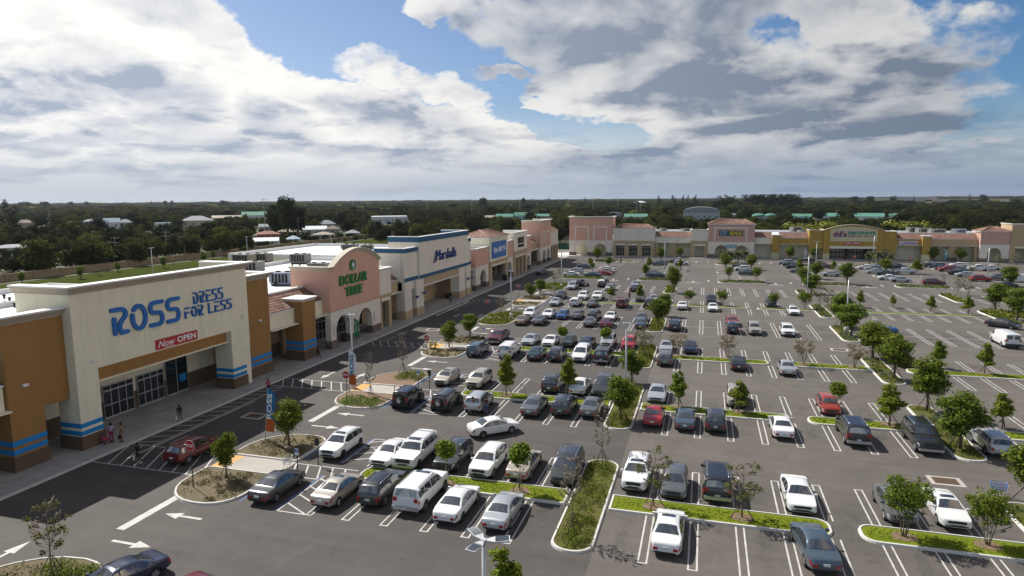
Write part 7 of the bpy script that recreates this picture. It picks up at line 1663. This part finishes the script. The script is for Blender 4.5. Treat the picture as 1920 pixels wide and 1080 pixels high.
# motorcycle
x, y = G(1097, 537); t = empty('motorcycle', (x, y, 0), R(100)); tag(t, 'dark motorcycle standing between the silver minivan and a white crossover', 'motorcycle', )
for y_ in (-.7, .7):
    b = MB(); b.lathe([(.31, -.05), (.33, -.03), (.33, .03), (.31, .05), (.23, .04), (.23, -.04)], 18, (0, y_, .33), axis=0); w_ = b.build('wheel', M['tyre'], t)
b = MB(); b.tube([(0, .7, .33), (0, .45, .95)], .04, 6); b.tube([(-.35, .38, 1.05), (0, .45, .98), (.35, .38, 1.05)], .02, 6); b.build('fork', M['chrome'], t)
b = MB(); b.tube([(0, .4, .8), (0, .1, .86), (0, -.1, .75)], [.1, .17, .10], 10); b.build('tank', PAINT['black'], t)
b = MB(); b.tube([(0, -.05, .78), (0, -.4, .76), (0, -.75, .88)], [.10, .13, .06], 8); b.build('saddle', M['plastic'], t)
b = MB(); b.box(-.16, .16, -.25, .25, .25, .6); b.build('engine', M['chrome'], t)
b = MB(); b.tube([(.15, .1, .3), (.17, -.4, .28), (.18, -.85, .36)], .045, 8); b.build('exhaust', M['chrome'], t)
HAZE = 0.33e-4
# ------------------------------------------------------------------ land beyond: houses, poles, woods
M['wleafA'] = mat('wood_leaf_dark', (.022, .028, .010), .8, objrand=.38, vary=.25, vscale=2.5, trans=.4, spec=.1)
M['wleafB'] = mat('wood_leaf_green', (.055, .068, .014), .8, objrand=.32, vary=.25, vscale=2.5, trans=.4, spec=.1)
M['wleafY'] = mat('wood_leaf_yellow_green', (.19, .205, .02), .8, objrand=.25, vary=.35, vscale=2.5, trans=.25)
M['wleafC'] = mat('casuarina_needles', (.017, .023, .014), .85, objrand=.25, vary=.25, vscale=4, trans=.3)
def wood_proto(kind, seed):
    rnd = random.Random(seed*13+1); B_ = []; root = empty('broadleaf_tree'); tr = MB()
    if kind in ('A', 'B', 'Y'):
        for i in range(13):
            a = rnd.uniform(0, 6.28); z = rnd.uniform(.30, .86); w = .46*math.sin(math.pi*min(1, (z-.02)/1.0))**.7*rnd.uniform(.3, .85); B_.append((math.cos(a)*w, math.sin(a)*w, z, rnd.uniform(.14, .24), rnd.uniform(.10, .16)))
        B_.append((0, 0, .45, .36, .3)); n_, sz = 1500, .046; limbs(tr, (0, 0, 0), (0, 0, .6), .03, rnd, 6, .3)
    elif kind == 'C':        # feathery casuarina
        for i in range(18):
            z = .16+.80*(i+.5)/18; w = .17*(1-z)**.55+.02; a = rnd.uniform(0, 6.28); B_.append((math.cos(a)*w*.7, math.sin(a)*w*.7, z, w*.75, .06))
        n_, sz = 1100, .022; limbs(tr, (0, 0, 0), (0, 0, .95), .016, rnd, 6, .1)
    elif kind == 'P':        # palm
        tr.tube([(0, 0, 0), (.02, 0, .4), (.03, 0, .78)], [.02, .014, .012], 6); b = MB()
        for i in range(22):
            a = rnd.uniform(0, 6.28); L_ = .30; pr_ = None; e = rnd.uniform(-.2, 1.0)
            for j in range(5):
                q = j/4; p = Vector((.03+math.cos(a)*L_*q*math.cos(e*.7), math.sin(a)*L_*q*math.cos(e*.7), .78+L_*(math.sin(e)*q-.8*q*q))); w = Vector((-math.sin(a), math.cos(a), -.3))*.03*math.sin(math.pi*(q*.85+.1))
                if pr_: b.add([tuple(pr_[0]-pr_[1]), tuple(pr_[0]+pr_[1]), tuple(p+w), tuple(p-w)], [(0, 1, 2, 3)])
                pr_ = (p, w)
        tr.build('trunk', M['bark2'], root); b.build('crown', M['wleafB'], root, recalc=False); return root
    tr.build('trunk', M['bark'], root); leafcloud(B_, n_, sz, seed).build('crown', M['wleaf'+kind], root, recalc=False); return root
WP = {}
for k, c in (('A', 3), ('B', 3), ('Y', 1), ('C', 2), ('P', 1)):
    for i in range(c): WP[(k, i)] = wood_proto(k, 50+len(WP))
def proj_uv(x, y, z):
    d = Vector((x, y, z-CAM_H)); f_ = d.dot(_F0)
    return 960+FPX*d.dot(_RR)/f_, 540-FPX*d.dot(_UU)/f_, f_
# --- houses: (x0, x1, foot y, roof top y, type, wall, roof) in the photograph's columns and rows
def roofm(nm, c): return M.setdefault(nm, mat(nm, c, .8, vary=.12, vscale=.4))
roofm('r_grey', (.22, .24, .27)); roofm('r_white', (.62, .65, .68)); roofm('r_green', (.06, .19, .14)); roofm('r_brown', (.16, .12, .10)); roofm('r_tan', (.30, .26, .21)); roofm('r_red', (.24, .10, .08)); roofm('r_blue', (.25, .34, .42))
roofm('w_white', (.58, .60, .62)); roofm('w_tan', (.42, .36, .28)); roofm('w_orange', (.45, .17, .10)); roofm('w_grey', (.36, .38, .40)); roofm('w_pink', (.50, .40, .42)); roofm('w_blue', (.35, .50, .60))
HOUSES = []
def house(x0, x1, yf, yt, typ, wm, rm, lbl, cat='house', depth=None):
    cx = (x0+x1)/2; x, y = G(cx, yf); d = math.hypot(x, y); W_ = (x1-x0)/FPX*d*.98; Ht = height_at(x, y, yt); D_ = depth or max(8, min(26, W_*.7)); a = math.atan2(y, x)-PI/2
    t = empty('warehouse' if cat == 'building' else 'house', (x, y, 0), a); tag(t, lbl, cat); hw = Ht*.62 if typ != 'flat' else Ht
    b = MB(); b.box(-W_/2, W_/2, 0, D_, -.1, hw); b.build('wall', M[wm], t)
    b = MB(); o = .5
    if typ == 'hip':
        i_ = min(W_, D_)/2; b.add([(-W_/2-o, -o, hw), (W_/2+o, -o, hw), (W_/2+o, D_+o, hw), (-W_/2-o, D_+o, hw), (-W_/2+i_, D_/2, Ht), (W_/2-i_, D_/2, Ht)], [(0, 1, 5, 4), (2, 3, 4, 5), (1, 2, 5), (3, 0, 4), (0, 3, 2, 1)])
    elif typ == 'gable': b.add([(-W_/2-o, -o, hw), (W_/2+o, -o, hw), (W_/2+o, D_+o, hw), (-W_/2-o, D_+o, hw), (-W_/2-o, D_/2, Ht), (W_/2+o, D_/2, Ht)], [(0, 1, 5, 4), (2, 3, 4, 5), (1, 2, 5), (3, 0, 4), (0, 3, 2, 1)])
    elif typ == 'arch':
        K = 14; vs = []
        for k in range(K+1): th = math.pi*k/K; xx = -math.cos(th)*(W_/2+o); zz = hw+(Ht-hw)*math.sin(th); vs += [(xx, -o, zz), (xx, D_+o, zz)]
        b.add(vs, [(2*k, 2*k+2, 2*k+3, 2*k+1) for k in range(K)]+[tuple(2*k for k in range(K+1)), tuple(2*k+1 for k in range(K, -1, -1))])
    elif typ == 'dome': b.lathe([((W_/2+.4)*math.cos(q*.157), hw+(Ht-hw)*math.sin(q*.157)) for q in range(10)], 18, (0, D_/2, 0))
    else: b.box(-W_/2+.3, W_/2-.3, .3, D_-.3, hw+.003, hw+.15)
    b.build('roof', M[rm], t)
    n_ = max(1, min(8, int(W_/5)))
    for k in range(n_):
        u = -W_/2+W_*(k+.5)/n_; w_ = MB(); w_.box(u-.6, u+.6, -.03, .05, hw*.42, hw*.42+min(1.2, hw*.35)); w_.build('window', M['dglass'], t)
    HOUSES.append((x, y, W_, d, D_)); return t
for h_ in [
 (0, 52, 473, 459, 'hip', 'w_white', 'r_grey', 'low house with grey roof at the left edge behind bright trees'), (34, 60, 428, 412, 'hip', 'w_tan', 'r_brown', 'brown roofed house among trees at far left'), (76, 92, 432, 422, 'hip', 'w_blue', 'r_grey', 'small pale blue house right of the brown roofed one'),
 (160, 180, 422, 411, 'hip', 'w_grey', 'r_grey', 'grey hipped house deep in the left woods'), (199, 222, 430, 409, 'gable', 'w_white', 'r_blue', 'bluish gabled house left of centre of the left woods'), (225, 246, 427, 411, 'hip', 'w_grey', 'r_grey', 'grey house just right of the bluish gabled one'),
 (294, 318, 431, 418, 'flat', 'w_white', 'r_blue', 'white flat house left of the two storey grey roofed one'), (346, 396, 427, 405, 'hip', 'w_tan', 'r_grey', 'two storey house with a broad pale grey roof'), (403, 462, 415, 404, 'gable', 'w_tan', 'r_tan', 'long house with tan roof left of the green roof'),
 (457, 498, 414, 397, 'gable', 'w_white', 'r_green', 'white house with green metal roof beside the tall mast'), (488, 510, 434, 420, 'gable', 'w_white', 'r_grey', 'small white cottage below the green roof'), (484, 522, 449, 433, 'hip', 'w_orange', 'r_red', 'orange walled house with dull red roof'),
 (524, 562, 443, 429, 'hip', 'w_tan', 'r_tan', 'tan roofed house right of the orange one'), (478, 520, 462, 446, 'gable', 'w_white', 'r_white', 'house with a bright white metal roof nearest the lawn'), (571, 611, 440, 424, 'gable', 'w_white', 'r_white', 'white roofed house left of the pinkish two storey one'),
 (597, 628, 431, 413, 'hip', 'w_pink', 'r_grey', 'two storey pinkish white house in the left woods'), (612, 636, 440, 423, 'hip', 'w_pink', 'r_brown', 'small pinkish house with dark roof'), (590, 624, 448, 435, 'hip', 'w_grey', 'r_tan', 'grey roofed bungalow nearest the boundary wall'),
 (650, 673, 446, 431, 'hip', 'w_blue', 'r_grey', 'blue grey bungalow right of the bungalows by the wall'), (540, 561, 458, 442, 'hip', 'w_white', 'r_blue', 'pale bungalow by a round tree behind the white roof')]: house(*h_)
for h_ in [
 (697, 764, 420, 406, 'flat', 'w_white', 'r_white', 'long white industrial hall left of the blue banded store'), (909, 930, 414, 404, 'gable', 'w_tan', 'r_tan', 'tan shed left of the green roofed hall'), (930, 962, 415, 401, 'gable', 'w_tan', 'r_green', 'hall with green roof above the left shops'),
 (965, 988, 414, 398, 'gable', 'w_blue', 'r_green', 'taller blue hall with green roof'), (1003, 1031, 412, 401, 'gable', 'w_tan', 'r_green', 'green roofed hall behind the tall pink tower'), (1138, 1166, 410, 398, 'arch', 'w_grey', 'r_grey', 'grey arched roof above the salmon tower'),
 (1171, 1213, 415, 401, 'gable', 'w_tan', 'r_green', 'green roofed hall right of the salmon tower'), (1282, 1347, 414, 388, 'arch', 'w_grey', 'r_grey', 'big grey arched hall behind the far row'), (1369, 1381, 412, 400, 'dome', 'w_pink', 'r_grey', 'tiny pink domed building left of the two domes'),
 (1411, 1433, 414, 400, 'dome', 'w_grey', 'r_green', 'left of two domed green topped buildings'), (1434, 1454, 414, 400, 'dome', 'w_grey', 'r_green', 'right of two domed green topped buildings'), (1488, 1518, 414, 401, 'gable', 'w_blue', 'r_green', 'hall with green roof left of the long green one'),
 (1553, 1645, 415, 400, 'gable', 'w_white', 'r_green', 'long hall with a green metal roof behind the yellow store'), (1669, 1687, 411, 400, 'gable', 'w_white', 'r_green', 'small green roofed hall right of the long one'), (1188, 1211, 386, 377, 'dome', 'w_white', 'r_white', 'white round tank far off left of centre'),
 (1644, 1696, 383, 371, 'flat', 'w_tan', 'r_tan', 'pale tan factory on the horizon at right'), (1696, 1728, 384, 370, 'flat', 'w_grey', 'r_grey', 'grey factory block beside the tan one on the horizon'), (1738, 1754, 379, 370, 'flat', 'w_pink', 'r_grey', 'small pinkish block on the horizon at right'),
 (1728, 1771, 387, 380, 'flat', 'w_grey', 'r_white', 'low white warehouse below the pinkish block'), (1767, 1867, 383, 373, 'flat', 'w_tan', 'r_tan', 'very long tan factory on the horizon at far right'), (1885, 1925, 386, 377, 'flat', 'w_grey', 'r_white', 'pale warehouse at the right edge of the horizon'), (1600, 1625, 384, 377, 'flat', 'w_white', 'r_white', 'small white sheds left of the tan factory')]: house(*h_, cat='building')
# --- poles and masts
def pole(px, yb, yt, lbl, kind='utility_pole'):
    x, y = G(px, yb); H = height_at(x, y, yt); t = empty(kind, (x, y, 0), math.atan2(y, x)-PI/2); tag(t, lbl, {'utility_pole': 'utility pole', 'radio_mast': 'mast', 'control_tower': 'tower', 'cell_tower': 'tower'}[kind]); d = math.hypot(x, y); r_ = max(.14, d*.00030)
    b = MB(); b.tube([(0, 0, 0), (0, 0, H)], [r_, r_*.6], 8); b.build('shaft', M['conc2'], t)
    if kind == 'utility_pole':
        t['group'] = 'power poles in the woods'; b = MB()
        for k, z in enumerate((H-.5, H-2.0)): b.box(-1.3, 1.3, -.09, .09, z, z+.18)
        b.build('crossarm', M['conc2'], t)
    elif kind == 'cell_tower':
        for k, z in enumerate((H*.98, H*.78, H*.6)): b = MB(); b.box(-r_*6, r_*6, -r_*3, r_*3, z-H*.035, z+H*.035); b.build('antenna_platform', M['frame'], t)
    elif kind == 'control_tower':
        b = MB(); b.tube([(0, 0, 0), (0, 0, H*.75)], [r_*4, r_*3.5], 10); b.build('stem', M['conc2'], t); b = MB(); b.lathe([(r_*4, H*.74), (r_*8, H*.80), (r_*8, H*.86), (r_*7, H*.87), (r_*6.5, H*.96), (r_*3, H)], 12); b.build('cab', M['frame'], t)
M['conc2'] = mat('weathered_pole', (.27, .26, .25), .9)
for i, (px, yb, yt) in enumerate(((219, 494, 444), (314, 485, 433), (230, 456, 428), (498, 448, 372), (801, 408, 378), (885, 414, 374), (959, 412, 382), (975, 410, 371), (1007, 398, 380), (1065, 406, 375), (1111, 406, 371), (1158, 402, 369), (1193, 414, 377), (1200, 413, 382), (1712, 410, 389), (1689, 394, 378), (1812, 428, 403), (1551, 395, 379), (662, 400, 376), (742, 404, 377), (560, 446, 408), (1403, 392, 378), (1604, 404, 390), (1843, 402, 384), (634, 428, 398), (95, 430, 398), (1437, 396, 382), (1875, 398, 385))):
    pole(px, yb, yt, f"{['tall', 'thin', 'pale', 'weathered'][i%4]} power pole standing in the woods, {['nearest the lawn at far left', 'by the boundary wall at left', 'short one at far left', 'the tallest beside the great tree', 'left of the green roofed halls', 'above the blue banded store', 'left end of the green roofs', 'over the blue hall', 'before the forest left of centre', 'right of the green roofs', 'above the salmon tower', 'over the arched grey roof', 'left of two near the round tank', 'right of two near the round tank', 'above the curved yellow store', 'before the tan factory', 'above the long tan arcade', 'above the yellow left wing', 'over the pinkish house', 'above the white industrial hall', 'between orange and tan houses', 'left of the casuarina grove', 'over the long green roof', 'below the long tan factory', 'right of the pinkish house', 'above the brown roofed house', 'before the casuarina grove', 'nearest the right edge'][i]}")
pole(477, 400, 357, 'very tall thin mast above the green roofed house', 'radio_mast'); pole(1772, 376, 339, 'very tall radio mast on the horizon at right', 'radio_mast')
pole(107, 381, 362, 'pale control tower on the horizon at far left', 'control_tower'); pole(156, 381, 363, 'cell tower with three platforms on the horizon at far left', 'cell_tower')
# --- trees: candidates over the land, the largest in view become trees of their own
rnd = random.Random(11); CAND = []
def free(x, y, h):
    """0 = blocked, else the height allowed there"""
    if -174 < x < 130 and -60 < y < 282: return 0
    if x > -60 and y < 282 and x < 260: return 0
    lim = h
    for (hx, hy, W_, d, D_) in HOUSES:
        ux, uy = hx/d, hy/d; a = x*ux+y*uy; c = abs(-x*uy+y*ux)
        if c < W_*.5+3 and d-5 < a < d+D_+5: return 0
        if c < W_*.55+1 and d-min(200, max(60, d*.33)) < a < d: lim = min(lim, 3.0+(d-a)*(CAM_H-5)/d*.55)
    return lim
def cand(x, y, h, kind, wf=1.0):
    l_ = free(x, y, h)
    if l_ <= 1.5: return
    u, v_, f_ = proj_uv(x, y, l_)
    if f_ < 60 or u < -160 or u > 2080: return
    CAND.append((l_/f_, x, y, l_, kind, wf))
def pick(): r_ = rnd.random(); return 'A' if r_ < .52 else 'B' if r_ < .87 else 'C' if r_ < .92 else 'P' if r_ < .99 else 'Y'
def ring(r0, r1, sp, hlo, hhi, wf=1.0, fn=pick):
    r_ = r0
    while r_ < r1:
        n_ = int(r_*R(96)/sp)
        for i in range(n_):
            a = YAW+R(-49)+R(98)*(i+rnd.random())/n_; q = r_+rnd.uniform(-.6, .6)*sp; cand(-math.sin(a)*q if False else q*math.sin(-a), q*math.cos(a), rnd.uniform(hlo, hhi)*(1.25 if rnd.random() < .06 else 1), fn(), wf)
        r_ += sp*.9
ring(185, 420, 10.5, 6.5, 11.5); ring(420, 760, 14, 6, 12, 1.1); ring(760, 1500, 22, 7, 12.5, 1.6); ring(1500, 3000, 42, 8, 14, 2.6); ring(3000, 6500, 90, 10, 17, 4.5)
for i in range(60):       # hedge-like belt right behind the far shops, some yellow green
    x = -45+i*3.0+rnd.uniform(-1, 1); yy_ = 34 < x < 82 and rnd.random() < .7; cand(x, 286+rnd.uniform(0, 10), rnd.uniform(9.0, 12) if yy_ else rnd.uniform(7.5, 10.5), 'Y' if yy_ else rnd.choice('ABB'), 1.25)
for i in range(46):       # belt behind the boundary wall
    cand(-179-rnd.uniform(0, 8), 95+i*6+rnd.uniform(-2, 2), rnd.uniform(5.5, 9.5), rnd.choice('ABBA'))
GIANTS = [(541, 446, 358, 'A', .52), (560, 444, 382, 'A', .75), (520, 444, 374, 'A', .7), (22, 455, 371, 'C', 1.2), (688, 436, 386, 'C', .9), (905, 396, 368, 'A', .9), (1234, 400, 361, 'C', .8), (1262, 402, 357, 'C', 1.1), (1280, 400, 361, 'C', .8), (1289, 399, 362, 'C', .8), (1303, 399, 362, 'C', 1.2),
 (1352, 398, 366, 'C', 2.9), (1362, 398, 361, 'C', 2.9), (1374, 398, 366, 'C', 2.9), (1398, 398, 361, 'C', 1.0), (1410, 398, 360, 'C', 2.9), (1420, 398, 358, 'C', 2.9), (1430, 398, 356, 'C', 2.9), (1441, 398, 354, 'C', 2.9), (1450, 398, 355, 'C', 2.9), (1461, 398, 358, 'C', 2.9), (1470, 398, 357, 'C', 2.9), (1480, 398, 361, 'C', 2.9), (1490, 398, 364, 'C', 2.9),
 (82, 394, 369, 'A', .8), (90, 395, 372, 'A', .7), (55, 394, 372, 'A', .9), (42, 394, 373, 'A', .8), (134, 392, 371, 'A', .8), (164, 391, 374, 'A', .8), (310, 390, 371, 'A', .8), (325, 390, 371, 'A', .8), (421, 392, 371, 'A', 1.0), (285, 392, 374, 'C', .7), (1097, 388, 365, 'C', .8), (982, 388, 368, 'A', .7), (1030, 388, 367, 'C', .8),
 (1817, 386, 361, 'C', .8), (1843, 386, 360, 'A', .7), (1713, 384, 365, 'C', .7), (1630, 386, 366, 'A', 1.2), (1600, 386, 366, 'A', 1.0), (1675, 384, 366, 'A', .9), (640, 400, 388, 'B', 1.0), (1785, 390, 378, 'P', 1.0), (1810, 392, 379, 'P', 1.0), (1830, 393, 380, 'P', 1.0), (1770, 390, 379, 'P', 1.0)]
GIANTS += [(1396+4.6*k, 398, 361-(5 if 5 < k < 14 else 0)+(k*7 % 5), 'C', 2.2) for k in range(22)]+[(1345+6*k, 399, 374, 'A', 1.0) for k in range(6)]
n0 = len(CAND)
for (px, yb, yt, k, wf) in GIANTS:
    x, y = G(px, yb); h = height_at(x, y, yt); u, v_, f_ = proj_uv(x, y, h); CAND.append((9+h/f_, x, y, h, k, wf))
CAND.sort(key=lambda c: -c[0])
NIND = 285
WN = {'A': ('broadleaf_tree', 'dark broad crowned tree'), 'B': ('broadleaf_tree', 'mid green broad crowned tree'), 'Y': ('broadleaf_tree', 'bright yellow green tree'), 'C': ('casuarina_tree', 'tall dark feathery casuarina'), 'P': ('palm_tree', 'slender palm')}
for i, (q, x, y, h, k, wf) in enumerate(CAND[:NIND]):
    v_ = i % {'A': 3, 'B': 3, 'Y': 1, 'C': 2, 'P': 1}[k]; r = copy_tree(WP[(k, v_)]); r.name = WN[k][0]; r.location = (x, y, -.1); s = wf if q > 9 else rnd.uniform(.8, 1.15)*wf
    r.scale = (h*s, h*s, h); r.rotation_euler = (0, 0, rnd.uniform(0, 6.28))
    zone = 'in the woods beyond the boundary wall' if x < -100 and y < 420 else 'behind the shops of the far row' if y < 420 else 'rising above the distant woods'
    tag(r, f"{WN[k][1]} {zone}", 'tree', f"trees {zone}")
# the rest of the woods reads as one mass
rest = CAND[NIND:]
me = bpy.data.meshes.new('woodland'); me.from_pydata([(c[1], c[2], -.1) for c in rest], [], [])
kinds = {'A': 0, 'B': 1, 'Y': 2, 'C': 3, 'P': 4}
at_ = me.attributes.new('kind', 'INT', 'POINT'); at_.data.foreach_set('value', [kinds[c[4]] for c in rest])
at_ = me.attributes.new('size', 'FLOAT_VECTOR', 'POINT'); at_.data.foreach_set('vector', [q for c in rest for q in (c[3]*c[5]*1.05, c[3]*c[5]*1.05, c[3])])
at_ = me.attributes.new('turn', 'FLOAT_VECTOR', 'POINT'); at_.data.foreach_set('vector', [q for c in rest for q in (0, 0, rnd.uniform(0, 6.28))])
wo = bpy.data.objects.new('woodland', me); COL.objects.link(wo); wo['kind'] = 'stuff'
ng = bpy.data.node_groups.new('woodland', 'GeometryNodeTree'); ng.interface.new_socket('Geometry', in_out='INPUT', socket_type='NodeSocketGeometry'); ng.interface.new_socket('Geometry', in_out='OUTPUT', socket_type='NodeSocketGeometry')
gi, go = ng.nodes.new('NodeGroupInput'), ng.nodes.new('NodeGroupOutput'); jn = ng.nodes.new('GeometryNodeJoinGeometry')
def attr(nm, ty): a = ng.nodes.new('GeometryNodeInputNamedAttribute'); a.data_type = ty; a.inputs[0].default_value = nm; return a.outputs[0]
for k, idx in kinds.items():
    crown_ = [o for o in WP[(k, 0)].children if o.name.startswith('crown')][0].data
    ob = bpy.data.objects.new('wood_crown_shape', crown_)
    oi = ng.nodes.new('GeometryNodeObjectInfo'); oi.inputs['Object'].default_value = ob
    ip = ng.nodes.new('GeometryNodeInstanceOnPoints'); cp = ng.nodes.new('FunctionNodeCompare'); cp.data_type = 'INT'; cp.operation = 'EQUAL'
    ng.links.new(attr('kind', 'INT'), cp.inputs[2]); cp.inputs[3].default_value = idx
    ng.links.new(gi.outputs[0], ip.inputs['Points']); ng.links.new(cp.outputs[0], ip.inputs['Selection']); ng.links.new(oi.outputs['Geometry'], ip.inputs['Instance'])
    ng.links.new(attr('size', 'FLOAT_VECTOR'), ip.inputs['Scale']); e2r = ng.nodes.new('FunctionNodeEulerToRotation'); ng.links.new(attr('turn', 'FLOAT_VECTOR'), e2r.inputs[0]); ng.links.new(e2r.outputs[0], ip.inputs['Rotation'])
    ng.links.new(ip.outputs[0], jn.inputs[0])
ng.links.new(jn.outputs[0], go.inputs[0])
md = wo.modifiers.new('woodland', 'NODES'); md.node_group = ng
print('wood candidates', len(CAND))
for key, r in WP.items():
    for o in list(r.children): bpy.data.objects.remove(o)
    bpy.data.objects.remove(r)

# ------------------------------------------------------------------ air
hz = MB(); hz.box(-5200, 5200, -260, 7600, -1.1, 60); ho = hz.build('haze', [], None) if False else None
me = hz.mesh('haze', []); ho = bpy.data.objects.new('haze', me); COL.objects.link(ho); ho['kind'] = 'stuff'; ho.display_type = 'WIRE'
hm = bpy.data.materials.new('haze'); hm.use_nodes = True; n = hm.node_tree.nodes; l = hm.node_tree.links; n.remove(n['Principled BSDF']); v = n.new('ShaderNodeVolumePrincipled'); v.inputs['Color'].default_value = (.80, .88, 1.0, 1); v.inputs['Density'].default_value = HAZE; v.inputs['Anisotropy'].default_value = .25
l.new(v.outputs[0], n['Material Output'].inputs['Volume']); me.materials.append(hm)
